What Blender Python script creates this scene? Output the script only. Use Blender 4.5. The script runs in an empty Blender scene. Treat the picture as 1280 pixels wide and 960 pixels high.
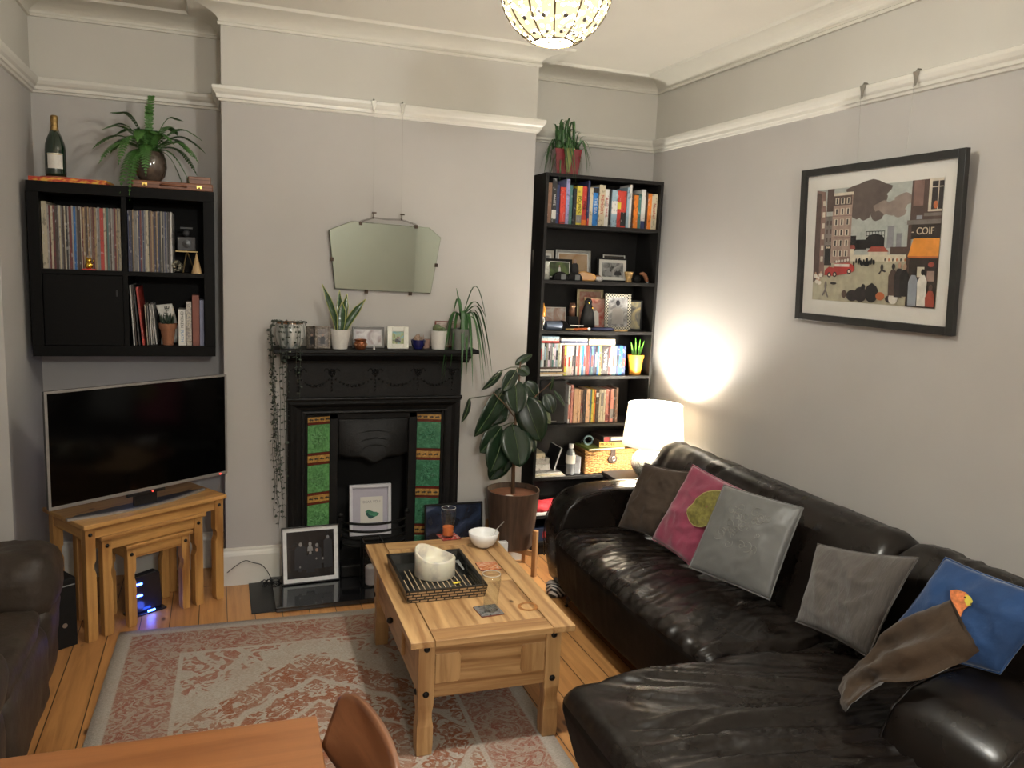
import bpy, bmesh, math, random
from mathutils import Vector, Matrix, noise, Euler
random.seed(7)
scn = bpy.context.scene
COL = scn.collection
PI = math.pi
R = math.radians

# ------------------------------------------------------------------ camera
CAM = Vector((-0.0321, -4.5746, 1.8236)); YAW, PITCH, ROLL, FPX = 0.3524, -0.1441, 0.0412, 1011.7112
fw = Vector((math.sin(YAW)*math.cos(PITCH), math.cos(YAW)*math.cos(PITCH), math.sin(PITCH)))
r0 = Vector((math.cos(YAW), -math.sin(YAW), 0)); u0 = r0.cross(fw)
RT = math.cos(ROLL)*r0 + math.sin(ROLL)*u0; UP = -math.sin(ROLL)*r0 + math.cos(ROLL)*u0
cd = bpy.data.cameras.new('camera'); cam = bpy.data.objects.new('camera', cd); COL.objects.link(cam)
cam.matrix_world = Matrix(((RT.x, UP.x, -fw.x, CAM.x), (RT.y, UP.y, -fw.y, CAM.y), (RT.z, UP.z, -fw.z, CAM.z), (0, 0, 0, 1)))
cd.sensor_fit = 'HORIZONTAL'; cd.sensor_width = 36; cd.lens = FPX/1280*36; cd.clip_start = .05
scn.camera = cam

def px(u, v, ax, val):
    """measured photo point on a known plane of the room -> world point"""
    d = fw + RT*((u-640)/FPX) - UP*((v-480)/FPX); i = 'xyz'.index(ax)
    return CAM + d*((val-CAM[i])/d[i])

# ------------------------------------------------------------------ materials
MATS = {}
def nodes(name):
    m = bpy.data.materials.new(name); m.use_nodes = True; nt = m.node_tree
    b = nt.nodes['Principled BSDF']; return m, nt, b
def N(nt, t, **k):
    n = nt.nodes.new(t)
    for a, v in k.items(): setattr(n, a, v)
    return n
def coords(nt, scale=(1, 1, 1), rot=(0, 0, 0), kind='Object'):
    tc = N(nt, 'ShaderNodeTexCoord'); mp = N(nt, 'ShaderNodeMapping')
    mp.inputs['Scale'].default_value = scale; mp.inputs['Rotation'].default_value = rot
    nt.links.new(tc.outputs[kind], mp.inputs[0]); return mp.outputs[0]
def noise_n(nt, vec, scale, detail=3, rough=.55, dist=0):
    n = N(nt, 'ShaderNodeTexNoise'); n.inputs['Scale'].default_value = scale; n.inputs['Detail'].default_value = detail
    n.inputs['Roughness'].default_value = rough; n.inputs['Distortion'].default_value = dist
    nt.links.new(vec, n.inputs['Vector']); return n.outputs['Fac']
def ramp(nt, fac, stops, interp='LINEAR'):
    r = N(nt, 'ShaderNodeValToRGB'); e = r.color_ramp.elements; r.color_ramp.interpolation = interp
    while len(e) < len(stops): e.new(.5)
    for el, (p, c) in zip(e, stops): el.position = p; el.color = (*c, 1) if len(c) == 3 else c
    nt.links.new(fac, r.inputs[0]); return r.outputs[0]
def mixc(nt, fac, a, b, mode='MIX'):
    n = N(nt, 'ShaderNodeMix', data_type='RGBA', blend_type=mode)
    for s, v in ((0, fac), (6, a), (7, b)):
        if isinstance(v, (int, float)): n.inputs[s].default_value = v
        elif isinstance(v, tuple): n.inputs[s].default_value = (*v, 1)
        else: nt.links.new(v, n.inputs[s])
    return n.outputs[2]
def bump(nt, b, h, strength=.3, dist=.01):
    n = N(nt, 'ShaderNodeBump'); n.inputs['Strength'].default_value = strength; n.inputs['Distance'].default_value = dist
    nt.links.new(h, n.inputs['Height']); nt.links.new(n.outputs[0], b.inputs['Normal'])
def math_n(nt, op, a, b=None):
    n = N(nt, 'ShaderNodeMath', operation=op)
    for i, v in enumerate((a, b)):
        if v is None: continue
        if isinstance(v, (int, float)): n.inputs[i].default_value = v
        else: nt.links.new(v, n.inputs[i])
    return n.outputs[0]
def srgb(r, g, b): return tuple(((c/255+.055)/1.055)**2.4 if c > 10 else c/255/12.92 for c in (r, g, b))

def M(name, col, rough=.6, metal=0, var=.12, vs=18, bmp=0, bs=60, coat=0, stretch=(1, 1, 1), spec=None):
    """plain procedural surface: colour with a slight noise variation, optional bump"""
    if name in MATS: return MATS[name]
    m, nt, b = nodes(name); v = coords(nt, stretch)
    f = noise_n(nt, v, vs, 4)
    d = tuple(c*(1-var) for c in col); l = tuple(min(1, c*(1+var)) for c in col)
    nt.links.new(ramp(nt, f, [(.3, d), (.7, l)]), b.inputs['Base Color'])
    b.inputs['Roughness'].default_value = rough; b.inputs['Metallic'].default_value = metal
    if coat: b.inputs['Coat Weight'].default_value = coat; b.inputs['Coat Roughness'].default_value = .08
    if spec is not None: b.inputs['Specular IOR Level'].default_value = spec
    if bmp: bump(nt, b, noise_n(nt, v, bs, 5), bmp, .004)
    MATS[name] = m; return m

def pine(name, base, dark, axis, rough=.42, sc=1.0):
    """pine with grain running along an axis, knots as small dark rings"""
    if name in MATS: return MATS[name]
    m, nt, b = nodes(name)
    st = [14*sc]*3; st['xyz'.index(axis)] = 1.1*sc
    v = coords(nt, tuple(st))
    f = noise_n(nt, v, 1.6, 6, .62, .6); w = N(nt, 'ShaderNodeTexWave', wave_type='RINGS', rings_direction='XYZ'[('xyz'.index(axis)+1) % 3])
    w.inputs['Scale'].default_value = .35; w.inputs['Distortion'].default_value = 7; w.inputs['Detail'].default_value = 2; w.inputs['Detail Scale'].default_value = 1.2
    nt.links.new(v, w.inputs['Vector'])
    c1 = ramp(nt, f, [(.30, dark), (.55, base), (.75, tuple(min(1, c*1.18) for c in base))])
    c2 = ramp(nt, w.outputs['Fac'], [(0, (1, 1, 1)), (.78, (.97, .95, .92)), (1, (.58, .46, .36))])
    c = mixc(nt, .75, c1, c2, 'MULTIPLY')
    st2 = [3.2]*3; st2['xyz'.index(axis)] = 1.9
    vo = N(nt, 'ShaderNodeTexVoronoi', feature='F1'); vo.inputs['Scale'].default_value = 1.9; nt.links.new(coords(nt, tuple(st2)), vo.inputs['Vector'])
    k = ramp(nt, vo.outputs['Distance'], [(.03, (1, 1, 1)), (.07, (0, 0, 0))])
    c = mixc(nt, k, c, tuple(x*.35 for x in dark))
    nt.links.new(c, b.inputs['Base Color']); b.inputs['Roughness'].default_value = rough
    b.inputs['Coat Weight'].default_value = .15; b.inputs['Coat Roughness'].default_value = .3
    bump(nt, b, f, .12, .002); MATS[name] = m; return m

def emis(name, col, s):
    if name in MATS: return MATS[name]
    m, nt, b = nodes(name); b.inputs['Base Color'].default_value = (*col, 1); b.inputs['Emission Color'].default_value = (*col, 1)
    b.inputs['Emission Strength'].default_value = s; MATS[name] = m; return m

def bulb_mat(name, col, s):
    m, nt, b = nodes(name); e = N(nt, 'ShaderNodeEmission'); e.inputs[0].default_value = (*col, 1); e.inputs[1].default_value = s
    t = N(nt, 'ShaderNodeBsdfTransparent'); a = N(nt, 'ShaderNodeAddShader'); nt.links.new(e.outputs[0], a.inputs[0]); nt.links.new(t.outputs[0], a.inputs[1]); nt.links.new(a.outputs[0], nt.nodes['Material Output'].inputs[0]); return m

def glass(name, col=(1, 1, 1), rough=0.0, ior=1.45):
    if name in MATS: return MATS[name]
    m, nt, b = nodes(name); out = nt.nodes['Material Output']
    g = N(nt, 'ShaderNodeBsdfGlossy'); g.inputs['Roughness'].default_value = .02
    t = N(nt, 'ShaderNodeBsdfTransparent'); t.inputs[0].default_value = (*col, 1)
    fr = N(nt, 'ShaderNodeLayerWeight'); fr.inputs[0].default_value = .5
    k = math_n(nt, 'ADD', math_n(nt, 'MULTIPLY', math_n(nt, 'POWER', fr.outputs['Facing'], 4), .55 if ior > 1.3 else .25), .035 if ior > 1.3 else .015)
    mx = N(nt, 'ShaderNodeMixShader'); nt.links.new(k, mx.inputs[0]); nt.links.new(t.outputs[0], mx.inputs[1]); nt.links.new(g.outputs[0], mx.inputs[2])
    nt.links.new(mx.outputs[0], out.inputs[0]); MATS[name] = m; return m

def wall_mat():
    m, nt, b = nodes('wall_paint')
    geo = N(nt, 'ShaderNodeNewGeometry'); sx = N(nt, 'ShaderNodeSeparateXYZ'); nt.links.new(geo.outputs['Position'], sx.inputs[0])
    up = math_n(nt, 'GREATER_THAN', sx.outputs[2], 2.62)
    c = mixc(nt, up, (.455, .436, .412), (.58, .56, .505))
    f = noise_n(nt, coords(nt), 2.2, 4); c2 = ramp(nt, f, [(.3, (.95, .95, .95)), (.7, (1, 1, 1))])
    nt.links.new(mixc(nt, 1, c, c2, 'MULTIPLY'), b.inputs['Base Color']); b.inputs['Roughness'].default_value = .75
    b.inputs['Specular IOR Level'].default_value = .25
    bump(nt, b, noise_n(nt, coords(nt), 9, 6, .6), .18, .006); return m
WALL = wall_mat()
CEIL = M('ceiling_paint', (.66, .63, .55), .8, var=.02, vs=3)
TRIM = M('cream_trim_paint', (.66, .64, .575), .38, var=.03, vs=5, bmp=.1, bs=25)

def floor_mat():
    m, nt, b = nodes('pine_floorboards')
    v = coords(nt, rot=(0, 0, PI/2))
    br = N(nt, 'ShaderNodeTexBrick'); br.offset = .37; nt.links.new(v, br.inputs['Vector'])
    br.inputs['Scale'].default_value = 1; br.inputs['Brick Width'].default_value = 2.7; br.inputs['Row Height'].default_value = .135
    br.inputs['Mortar Size'].default_value = .0022; br.inputs['Mortar Smooth'].default_value = .2; br.inputs['Bias'].default_value = 0
    br.inputs['Color1'].default_value = (.54, .27, .095, 1); br.inputs['Color2'].default_value = (.44, .205, .068, 1); br.inputs['Mortar'].default_value = (.035, .018, .008, 1)
    f = noise_n(nt, coords(nt, (22, 1.5, 1)), 1.4, 6, .6, .8)
    g = ramp(nt, f, [(.3, (.62, .55, .5)), (.6, (1, 1, 1))])
    c = mixc(nt, .8, br.outputs['Color'], g, 'MULTIPLY')
    vo = N(nt, 'ShaderNodeTexVoronoi'); vo.inputs['Scale'].default_value = 1.0; nt.links.new(coords(nt, (7, 3.2, 1)), vo.inputs['Vector'])
    k = ramp(nt, vo.outputs['Distance'], [(.05, (1, 1, 1)), (.10, (0, 0, 0))]); c = mixc(nt, k, c, (.10, .04, .015))
    nt.links.new(c, b.inputs['Base Color']); b.inputs['Roughness'].default_value = .38
    bump(nt, b, br.outputs['Fac'], -.4, .003); return m
FLOOR = floor_mat()

def leather(name, col, rough=.34, bs=55, st=.35):
    if name in MATS: return MATS[name]
    m, nt, b = nodes(name); v = coords(nt)
    f = noise_n(nt, v, 7, 5); nt.links.new(ramp(nt, f, [(.3, tuple(c*.7 for c in col)), (.7, tuple(c*1.35 for c in col))]), b.inputs['Base Color'])
    nt.links.new(ramp(nt, noise_n(nt, v, 5, 4), [(.3, (rough-.06,)*3), (.7, (rough+.12,)*3)]), b.inputs['Roughness'])
    vo = N(nt, 'ShaderNodeTexVoronoi', feature='DISTANCE_TO_EDGE'); vo.inputs['Scale'].default_value = 260; nt.links.new(v, vo.inputs['Vector'])
    h = math_n(nt, 'ADD', math_n(nt, 'MULTIPLY', vo.outputs['Distance'], .12), noise_n(nt, v, bs, 5))
    bump(nt, b, h, st, .004); b.inputs['Specular IOR Level'].default_value = .38; MATS[name] = m; return m
SOFA = leather('dark_brown_sofa_leather', (.0075, .0052, .0040), .27, 40, .07)
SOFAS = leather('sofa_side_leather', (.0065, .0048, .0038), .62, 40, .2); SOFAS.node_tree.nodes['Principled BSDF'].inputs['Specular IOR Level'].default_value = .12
SOFA2 = leather('worn_brown_leather', (.035, .025, .018), .48, 45, .5)

def rug_mat():
    m, nt, b = nodes('faded_persian_rug')
    tc = N(nt, 'ShaderNodeTexCoord'); sx = N(nt, 'ShaderNodeSeparateXYZ'); nt.links.new(tc.outputs['Object'], sx.inputs[0])
    ax = math_n(nt, 'ABSOLUTE', sx.outputs[0]); ay = math_n(nt, 'ABSOLUTE', sx.outputs[1])
    cb = N(nt, 'ShaderNodeCombineXYZ'); nt.links.new(ax, cb.inputs[0]); nt.links.new(ay, cb.inputs[1]); sym = cb.outputs[0]
    beige, terra, pale = (.36, .285, .23), (.265, .10, .052), (.41, .37, .315)
    # distance to edge, for borders (rug half sizes .86 x 1.25)
    ex = math_n(nt, 'SUBTRACT', .86, ax); ey = math_n(nt, 'SUBTRACT', 1.25, ay); ed = math_n(nt, 'MINIMUM', ex, ey)
    def orn(scale, lo, hi, d=2.2):
        n = N(nt, 'ShaderNodeTexNoise'); n.inputs['Scale'].default_value = scale; n.inputs['Detail'].default_value = 1.5; n.inputs['Distortion'].default_value = d
        nt.links.new(sym, n.inputs['Vector']); return ramp(nt, n.outputs['Fac'], [(lo, (0, 0, 0)), (hi, (1, 1, 1))])
    o1 = orn(9, .46, .49, 3); o2 = orn(15, .535, .56, 3); o3 = orn(30, .50, .55, 2.5); o4 = orn(13, .49, .53, 3.5)
    r = math_n(nt, 'ADD', math_n(nt, 'MULTIPLY', ax, .95), ay)
    wob = math_n(nt, 'ADD', r, math_n(nt, 'MULTIPLY', math_n(nt, 'SUBTRACT', noise_n(nt, sym, 9, 1, .5, 1), .5), .22)); wob = math_n(nt, 'MULTIPLY', wob, .5)
    inner = ramp(nt, wob, [(.43, (1, 1, 1)), (.434, (0, 0, 0))]); outer = ramp(nt, wob, [(.51, (0, 0, 0)), (.514, (1, 1, 1))])
    arc = math_n(nt, 'ABSOLUTE', math_n(nt, 'SUBTRACT', math_n(nt, 'PINGPONG', math_n(nt, 'ADD', r, math_n(nt, 'MULTIPLY', noise_n(nt, sym, 3, 1), .3)), .22), .11)); arcl = ramp(nt, arc, [(.012, (1, 1, 1)), (.02, (0, 0, 0))])
    c_in = mixc(nt, o2, terra, pale); c_in = mixc(nt, arcl, c_in, pale); c_out = mixc(nt, o1, (.30, .13, .09), pale)
    fld = mixc(nt, inner, mixc(nt, mixc(nt, .35, (0, 0, 0), o3), pale, beige), c_in); fld = mixc(nt, outer, fld, c_out); fld = mixc(nt, mixc(nt, .35, (0, 0, 0), o3), fld, beige)
    brd = mixc(nt, o4, (.28, .115, .08), beige); brd = mixc(nt, mixc(nt, .6, (0, 0, 0), o3), brd, mixc(nt, .5, pale, terra))
    isb = ramp(nt, ed, [(.299, (1, 1, 1)), (.300, (0, 0, 0))]); line = ramp(nt, ed, [(.285, (0, 0, 0)), (.288, (1, 1, 1)), (.305, (1, 1, 1)), (.308, (0, 0, 0))])
    c = mixc(nt, isb, fld, brd); c = mixc(nt, line, c, pale)
    l2 = ramp(nt, ed, [(.06, (1, 1, 1)), (.064, (0, 0, 0))]); c = mixc(nt, l2, c, (.40, .365, .32))
    # wear
    w = ramp(nt, noise_n(nt, tc.outputs['Object'], 5, 6, .7), [(.44, (0, 0, 0)), (.70, (1, 1, 1))]); c = mixc(nt, mixc(nt, .6, (0, 0, 0), w), c, beige)
    sp = ramp(nt, noise_n(nt, coords(nt, (90, 240, 1)), 1, 3, .7), [(.38, (.72, .68, .66)), (.6, (1, 1, 1))]); c = mixc(nt, .8, c, sp, 'MULTIPLY')
    nt.links.new(c, b.inputs['Base Color']); b.inputs['Roughness'].default_value = .95; b.inputs['Specular IOR Level'].default_value = .1
    bump(nt, b, noise_n(nt, tc.outputs['Object'], 300, 2), .5, .004); return m

def photo(name, cols, scale=6, mono=False):
    """the picture printed inside a small frame: soft blotches of its own colours"""
    if name in MATS: return MATS[name]
    m, nt, b = nodes(name); f = noise_n(nt, coords(nt), scale, 3, .5, 1.2)
    k = len(cols); nt.links.new(ramp(nt, f, [(.30+.42*i/(k-1), c) for i, c in enumerate(cols)]), b.inputs['Base Color'])
    b.inputs['Roughness'].default_value = .25; b.inputs['Coat Weight'].default_value = .5; b.inputs['Coat Roughness'].default_value = .05; MATS[name] = m; return m

BLACKW = M('black_brown_laminate', (.0030, .0027, .0025), .55, spec=.12, var=.3, vs=30, stretch=(1, 1, 14))
SHELFB = M('black_brown_bookcase_laminate', (.011, .010, .0095), .42, spec=.3, var=.25, vs=30, stretch=(14, 1, 1))
IRON = M('black_cast_iron', (.0045, .0042, .0040), .5, 0, spec=.25, var=.3, vs=25, bmp=.35, bs=140)
BLACKG = M('gloss_black_granite', (.008, .008, .009), .07, var=.5, vs=200, coat=.4)
BLACKM = M('matt_black', (.007, .007, .007), .6, spec=.25)
BLACKP = M('black_plastic', (.010, .010, .011), .3)
SILV = M('brushed_silver', (.50, .48, .45), .3, .9)
WHITEP = M('white_gloss_paint', (.70, .70, .69), .35)
CERW = M('white_ceramic', (.74, .73, .71), .18, var=.03, coat=.5)
PAPER = M('paper_pages', (.66, .60, .48), .85, var=.1, vs=120, stretch=(1, 1, 8))
PINE = {a: pine('waxed_pine_'+a, (.47, .285, .125), (.27, .135, .048), a) for a in 'xyz'}
PINE2 = {a: pine('honey_pine_'+a, (.50, .27, .085), (.31, .145, .042), a) for a in 'xyz'}
STUD = M('black_iron_stud', (.012, .011, .010), .4, .6)
SOIL = M('potting_soil', (.05, .03, .018), .95, bmp=.8, bs=60)
LEAFD = M('dark_rubber_leaf', (.008, .024, .010), .30, var=.35, vs=9, coat=.2)
LEAFG = M('fresh_green_leaf', (.065, .19, .035), .4, var=.3, vs=14)
LEAFM = M('mid_green_leaf', (.035, .105, .028), .42, var=.35, vs=14)
FERN = M('fern_green', (.055, .15, .03), .5, var=.35, vs=20)

# ------------------------------------------------------------------ mesh builder
class B:
    def __init__(s): s.bm = bmesh.new(); s.mi = 0
    def _f(s, vs):
        try: f = s.bm.faces.new(vs); f.material_index = s.mi; return f
        except ValueError: return None
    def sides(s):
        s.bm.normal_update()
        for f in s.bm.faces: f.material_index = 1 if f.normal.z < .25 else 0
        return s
    def box(s, x0, y0, z0, x1, y1, z1, X=None):
        P = [Vector((x, y, z)) for z in (z0, z1) for y in (y0, y1) for x in (x0, x1)]
        if X: P = [X @ p for p in P]
        v = [s.bm.verts.new(p) for p in P]
        for q in ((0, 2, 3, 1), (4, 5, 7, 6), (0, 1, 5, 4), (2, 6, 7, 3), (0, 4, 6, 2), (1, 3, 7, 5)): s._f([v[i] for i in q])
        return s
    def hexa(s, P):
        v = [s.bm.verts.new(p) for p in P]
        for q in ((0, 2, 3, 1), (4, 5, 7, 6), (0, 1, 5, 4), (2, 6, 7, 3), (0, 4, 6, 2), (1, 3, 7, 5)): s._f([v[i] for i in q])
        return s
    def prism(s, pts, a, b, plane='xy', X=None):
        def mk(p, w):
            q = {'xy': (p[0], p[1], w), 'xz': (p[0], w, p[1]), 'yz': (w, p[0], p[1])}[plane]; q = Vector(q); return X @ q if X else q
        A = [s.bm.verts.new(mk(p, a)) for p in pts]; C = [s.bm.verts.new(mk(p, b)) for p in pts]; n = len(pts)
        s._f(A[::-1]); s._f(C)
        for i in range(n): s._f([A[i], A[(i+1) % n], C[(i+1) % n], C[i]])
        return s
    def lathe(s, prof, seg=28, c=(0, 0, 0), X=None, sx=1, sy=1, a0=0, a1=2*PI, cap=True):
        full = abs(a1-a0-2*PI) < 1e-6; n = seg if full else seg+1; rings = []
        for r, z in prof:
            row = []
            for i in range(n):
                a = a0+(a1-a0)*i/seg; p = Vector((c[0]+r*sx*math.cos(a), c[1]+r*sy*math.sin(a), c[2]+z)); row.append(s.bm.verts.new(X @ p if X else p))
            rings.append(row)
        for A, C in zip(rings, rings[1:]):
            for i in range(n if full else n-1): s._f([A[i], A[(i+1) % n], C[(i+1) % n], C[i]])
        if full and cap:
            if prof[0][0] > 1e-5: s._f(rings[0][::-1])
            if prof[-1][0] > 1e-5: s._f(rings[-1])
        return s
    def tube(s, pts, r, seg=8, closed=False):
        pts = [Vector(p) for p in pts]; n = len(pts); rr = r if isinstance(r, (list, tuple)) else [r]*n; rings = []
        up = Vector((0, 0, 1))
        for i, p in enumerate(pts):
            a = pts[i-1] if (i or closed) else p; b = pts[(i+1) % n] if (i < n-1 or closed) else p
            t = (b-a).normalized() if (b-a).length > 1e-9 else Vector((0, 0, 1))
            ref = up if abs(t.dot(up)) < .95 else Vector((1, 0, 0)); x = t.cross(ref).normalized(); y = x.cross(t)
            rings.append([s.bm.verts.new(p+rr[i]*(math.cos(2*PI*k/seg)*x+math.sin(2*PI*k/seg)*y)) for k in range(seg)])
        for i in range(n if closed else n-1):
            A, C = rings[i], rings[(i+1) % n]
            for k in range(seg): s._f([A[k], A[(k+1) % seg], C[(k+1) % seg], C[k]])
        if not closed: s._f(rings[0][::-1]); s._f(rings[-1])
        return s
    def ball(s, c, r, sx=1, sy=1, sz=1, seg=14, X=None):
        prof = [(r*math.sin(PI*i/10), -r*sz*math.cos(PI*i/10)) for i in range(11)]; prof[0] = (0, -r*sz); prof[-1] = (0, r*sz)
        return s.lathe(prof, seg, c, X, sx, sy)
    def grid(s, fn, nu, nv, flip=False):
        V = [[s.bm.verts.new(fn(i/nu, j/nv)) for j in range(nv+1)] for i in range(nu+1)]
        for i in range(nu):
            for j in range(nv):
                q = [V[i][j], V[i+1][j], V[i+1][j+1], V[i][j+1]]; s._f(q[::-1] if flip else q)
        return s
    def leaf(s, pts, wid, nrm=(0, 0, 1), fold=.15, thick=0):
        """blade along pts; wid = half widths; slight V fold"""
        pts = [Vector(p) for p in pts]; rows = []; nrm = Vector(nrm)
        for i, p in enumerate(pts):
            t = (pts[min(i+1, len(pts)-1)]-pts[max(i-1, 0)]).normalized(); sd = t.cross(nrm)
            sd = sd.normalized() if sd.length > 1e-4 else Vector((1, 0, 0)); nn = sd.cross(t).normalized(); w = wid[i]
            rows.append([s.bm.verts.new(q) for q in (p-sd*w+nn*w*fold, p, p+sd*w+nn*w*fold)])
        for A, C in zip(rows, rows[1:]):
            for k in (0, 1): s._f([A[k], A[k+1], C[k+1], C[k]])
        return s
    def quad(s, pts): s._f([s.bm.verts.new(Vector(p)) for p in pts]); return s
    def split(s, name, mat, parent=None, **k):
        """every loose piece becomes an object of its own"""
        s.bm.verts.ensure_lookup_table(); seen = set(); out = []
        for v in s.bm.verts:
            if v in seen: continue
            st, isl = [v], []
            seen.add(v)
            while st:
                q = st.pop(); isl.append(q)
                for e in q.link_edges:
                    o = e.other_vert(q)
                    if o not in seen: seen.add(o); st.append(o)
            b = B(); mp = {q: b.bm.verts.new(q.co) for q in isl}; fs = set(f for q in isl for f in q.link_faces)
            for f in fs: nf = b.bm.faces.new([mp[q] for q in f.verts]); nf.material_index = f.material_index
            out.append(b.build(name, mat, parent, **k))
        s.bm.free(); return out
    def build(s, name, mat, parent=None, smooth=False, bev=0, seg=2, loc=None, weld=False, solid=0):
        if weld: bmesh.ops.remove_doubles(s.bm, verts=s.bm.verts, dist=1e-5)
        bmesh.ops.recalc_face_normals(s.bm, faces=s.bm.faces) if not solid else None
        me = bpy.data.meshes.new(name); s.bm.to_mesh(me); s.bm.free()
        o = bpy.data.objects.new(name, me); COL.objects.link(o)
        for m in (mat if isinstance(mat, (list, tuple)) else [mat]): me.materials.append(m)
        if smooth:
            for p in me.polygons: p.use_smooth = True
        if bev:
            b = o.modifiers.new('edge', 'BEVEL'); b.width = bev; b.segments = seg; b.limit_method = 'ANGLE'; b.angle_limit = R(40)
        if solid:
            q = o.modifiers.new('thickness', 'SOLIDIFY'); q.thickness = solid
        if smooth and (bev or smooth == 'auto'):
            me.set_sharp_from_angle(angle=R(35))
        if parent: o.parent = parent
        if loc: o.location = loc
        return o

def tag(o, label, cat, group=None, kind=None):
    if label: o['label'] = label
    if cat: o['category'] = cat
    if group: o['group'] = group
    if kind: o['kind'] = kind
    return o
def thing(name, label, cat, loc=(0, 0, 0), rz=0, group=None, rx=0, ry=0):
    o = bpy.data.objects.new(name, None); COL.objects.link(o); o.empty_display_size = .05
    o.location = loc; o.rotation_euler = (rx, ry, rz); return tag(o, label, cat, group)
def struct(name, b, mat, **k): o = b.build(name, mat, **k); o['kind'] = 'structure'; return o
def text_mesh(txt, size, name='lettering', depth=.0006):
    c = bpy.data.curves.new(name, 'FONT'); c.body = txt; c.size = size; c.extrude = depth; c.align_x = 'CENTER'; c.align_y = 'CENTER'
    o = bpy.data.objects.new(name, c); COL.objects.link(o); bpy.context.view_layer.update()
    me = bpy.data.meshes.new_from_object(o.evaluated_get(bpy.context.evaluated_depsgraph_get())); COL.objects.unlink(o); bpy.data.objects.remove(o)
    n = bpy.data.objects.new(name, me); COL.objects.link(n); return n
def lettering(txt, size, mat, parent, loc, rot=(PI/2, 0, 0)):
    o = text_mesh(txt, size); o.data.materials.clear(); o.data.materials.append(mat); o.parent = parent; o.location = loc; o.rotation_euler = rot; return o

def soft_box(x0, x1, y0, y1, z0, z1, r, step=.03, disp=None, warp=None):
    """rounded upholstered block with its own fine surface grid"""
    b = B(); lo, hi = Vector((x0, y0, z0)), Vector((x1, y1, z1)); il, ih = lo+Vector((r,)*3), hi-Vector((r,)*3)
    n = [max(2, int(round((hi[i]-lo[i])/step))) for i in range(3)]; V = {}
    def vert(i, j, k):
        key = (i, j, k)
        if key in V: return V[key]
        p = Vector((lo[0]+(hi[0]-lo[0])*i/n[0], lo[1]+(hi[1]-lo[1])*j/n[1], lo[2]+(hi[2]-lo[2])*k/n[2]))
        q = Vector([min(max(p[a], il[a]), ih[a]) for a in range(3)]); d = p-q
        if d.length > 1e-9:
            nn = d.normalized(); p = q+nn*r
        else: nn = Vector((0, 0, 1))
        if disp: p = p+nn*disp(p, nn)
        if warp: p = warp(p)
        V[key] = b.bm.verts.new(p); return V[key]
    for a in range(3):
        u, w = (a+1) % 3, (a+2) % 3
        for side in (0, n[a]):
            for i in range(n[u]):
                for j in range(n[w]):
                    def at(ii, jj):
                        c = [0, 0, 0]; c[a] = side; c[u] = ii; c[w] = jj; return vert(*c)
                    q = [at(i, j), at(i+1, j), at(i+1, j+1), at(i, j+1)]
                    b._f(q if side else q[::-1])
    return b
def fbm(p, s=1, sx=1, sy=1, sz=1, o=4): return noise.fractal(Vector((p[0]*sx, p[1]*sy, p[2]*sz))*s, .6, 2.0, o)
def smooth_path(P, k=6):
    P = [Vector(p) for p in P]; out = []
    for i in range(len(P)-1):
        a, b_, c, d = P[max(i-1, 0)], P[i], P[i+1], P[min(i+2, len(P)-1)]
        for j in range(k):
            t = j/k; out.append(.5*((2*b_)+(c-a)*t+(2*a-5*b_+4*c-d)*t*t+(3*b_-a-3*c+d)*t**3))
    return out+[P[-1]]
def crease(p, s, sx=1, sy=1, sz=1, sh=3.6, o=0):
    q = Vector((p[0]*sx, p[1]*sy, p[2]*sz))*s+Vector((o, o*.7, o*1.3)); q = q+Vector((noise.noise(q*.55), noise.noise(q*.55+Vector((5, 3, 1))), 0))*1.3
    return max(0, 1-abs(noise.noise(q))*sh)
def ridge(p, s, sx=1, sy=1, sz=1):
    q = Vector((p[0]*sx, p[1]*sy, p[2]*sz))*s; q = q+Vector((noise.noise(q*.6), noise.noise(q*.6+Vector((5, 3, 1))), 0))*1.1
    return 1-abs(noise.noise(q))*2.2

# ------------------------------------------------------------------ room shell
HC = 3.053; XL, XR, AY, W = -.913, 2.700, .309, 1.736; XN, YN, YB = -1.75, -.48, -7.2
b = B(); b.box(XN-.1, YB-.1, -.1, XR+.1, AY+.1, 0); struct('floor', b, FLOOR)
b = B(); b.box(XN-.1, YB-.1, HC, XR+.1, AY+.1, HC+.1); struct('ceiling', b, CEIL)
b = B(); b.box(XR, YB-.1, 0, XR+.1, AY+.1, HC); struct('wall_right', b, WALL)
b = B(); b.box(XL-.1, AY, 0, XR, AY+.1, HC); struct('wall_back', b, WALL)
b = B(); b.box(XN-.1, YN, 0, XL, AY+.1, HC); b.box(XN-.1, YB, 0, XN, YN, HC); struct('wall_left', b, WALL)
b = B(); b.box(XN-.1, YB-.1, 0, XR, YB, HC); struct('wall_front', b, WALL)
b = B()   # chimney breast with the fire opening cut into it
b.box(0, 0, 0, .545, AY, HC); b.box(1.075, 0, 0, W, AY, HC); b.box(.545, 0, .93, 1.075, AY, HC); struct('wall_breast', b, WALL, weld=False)

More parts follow.
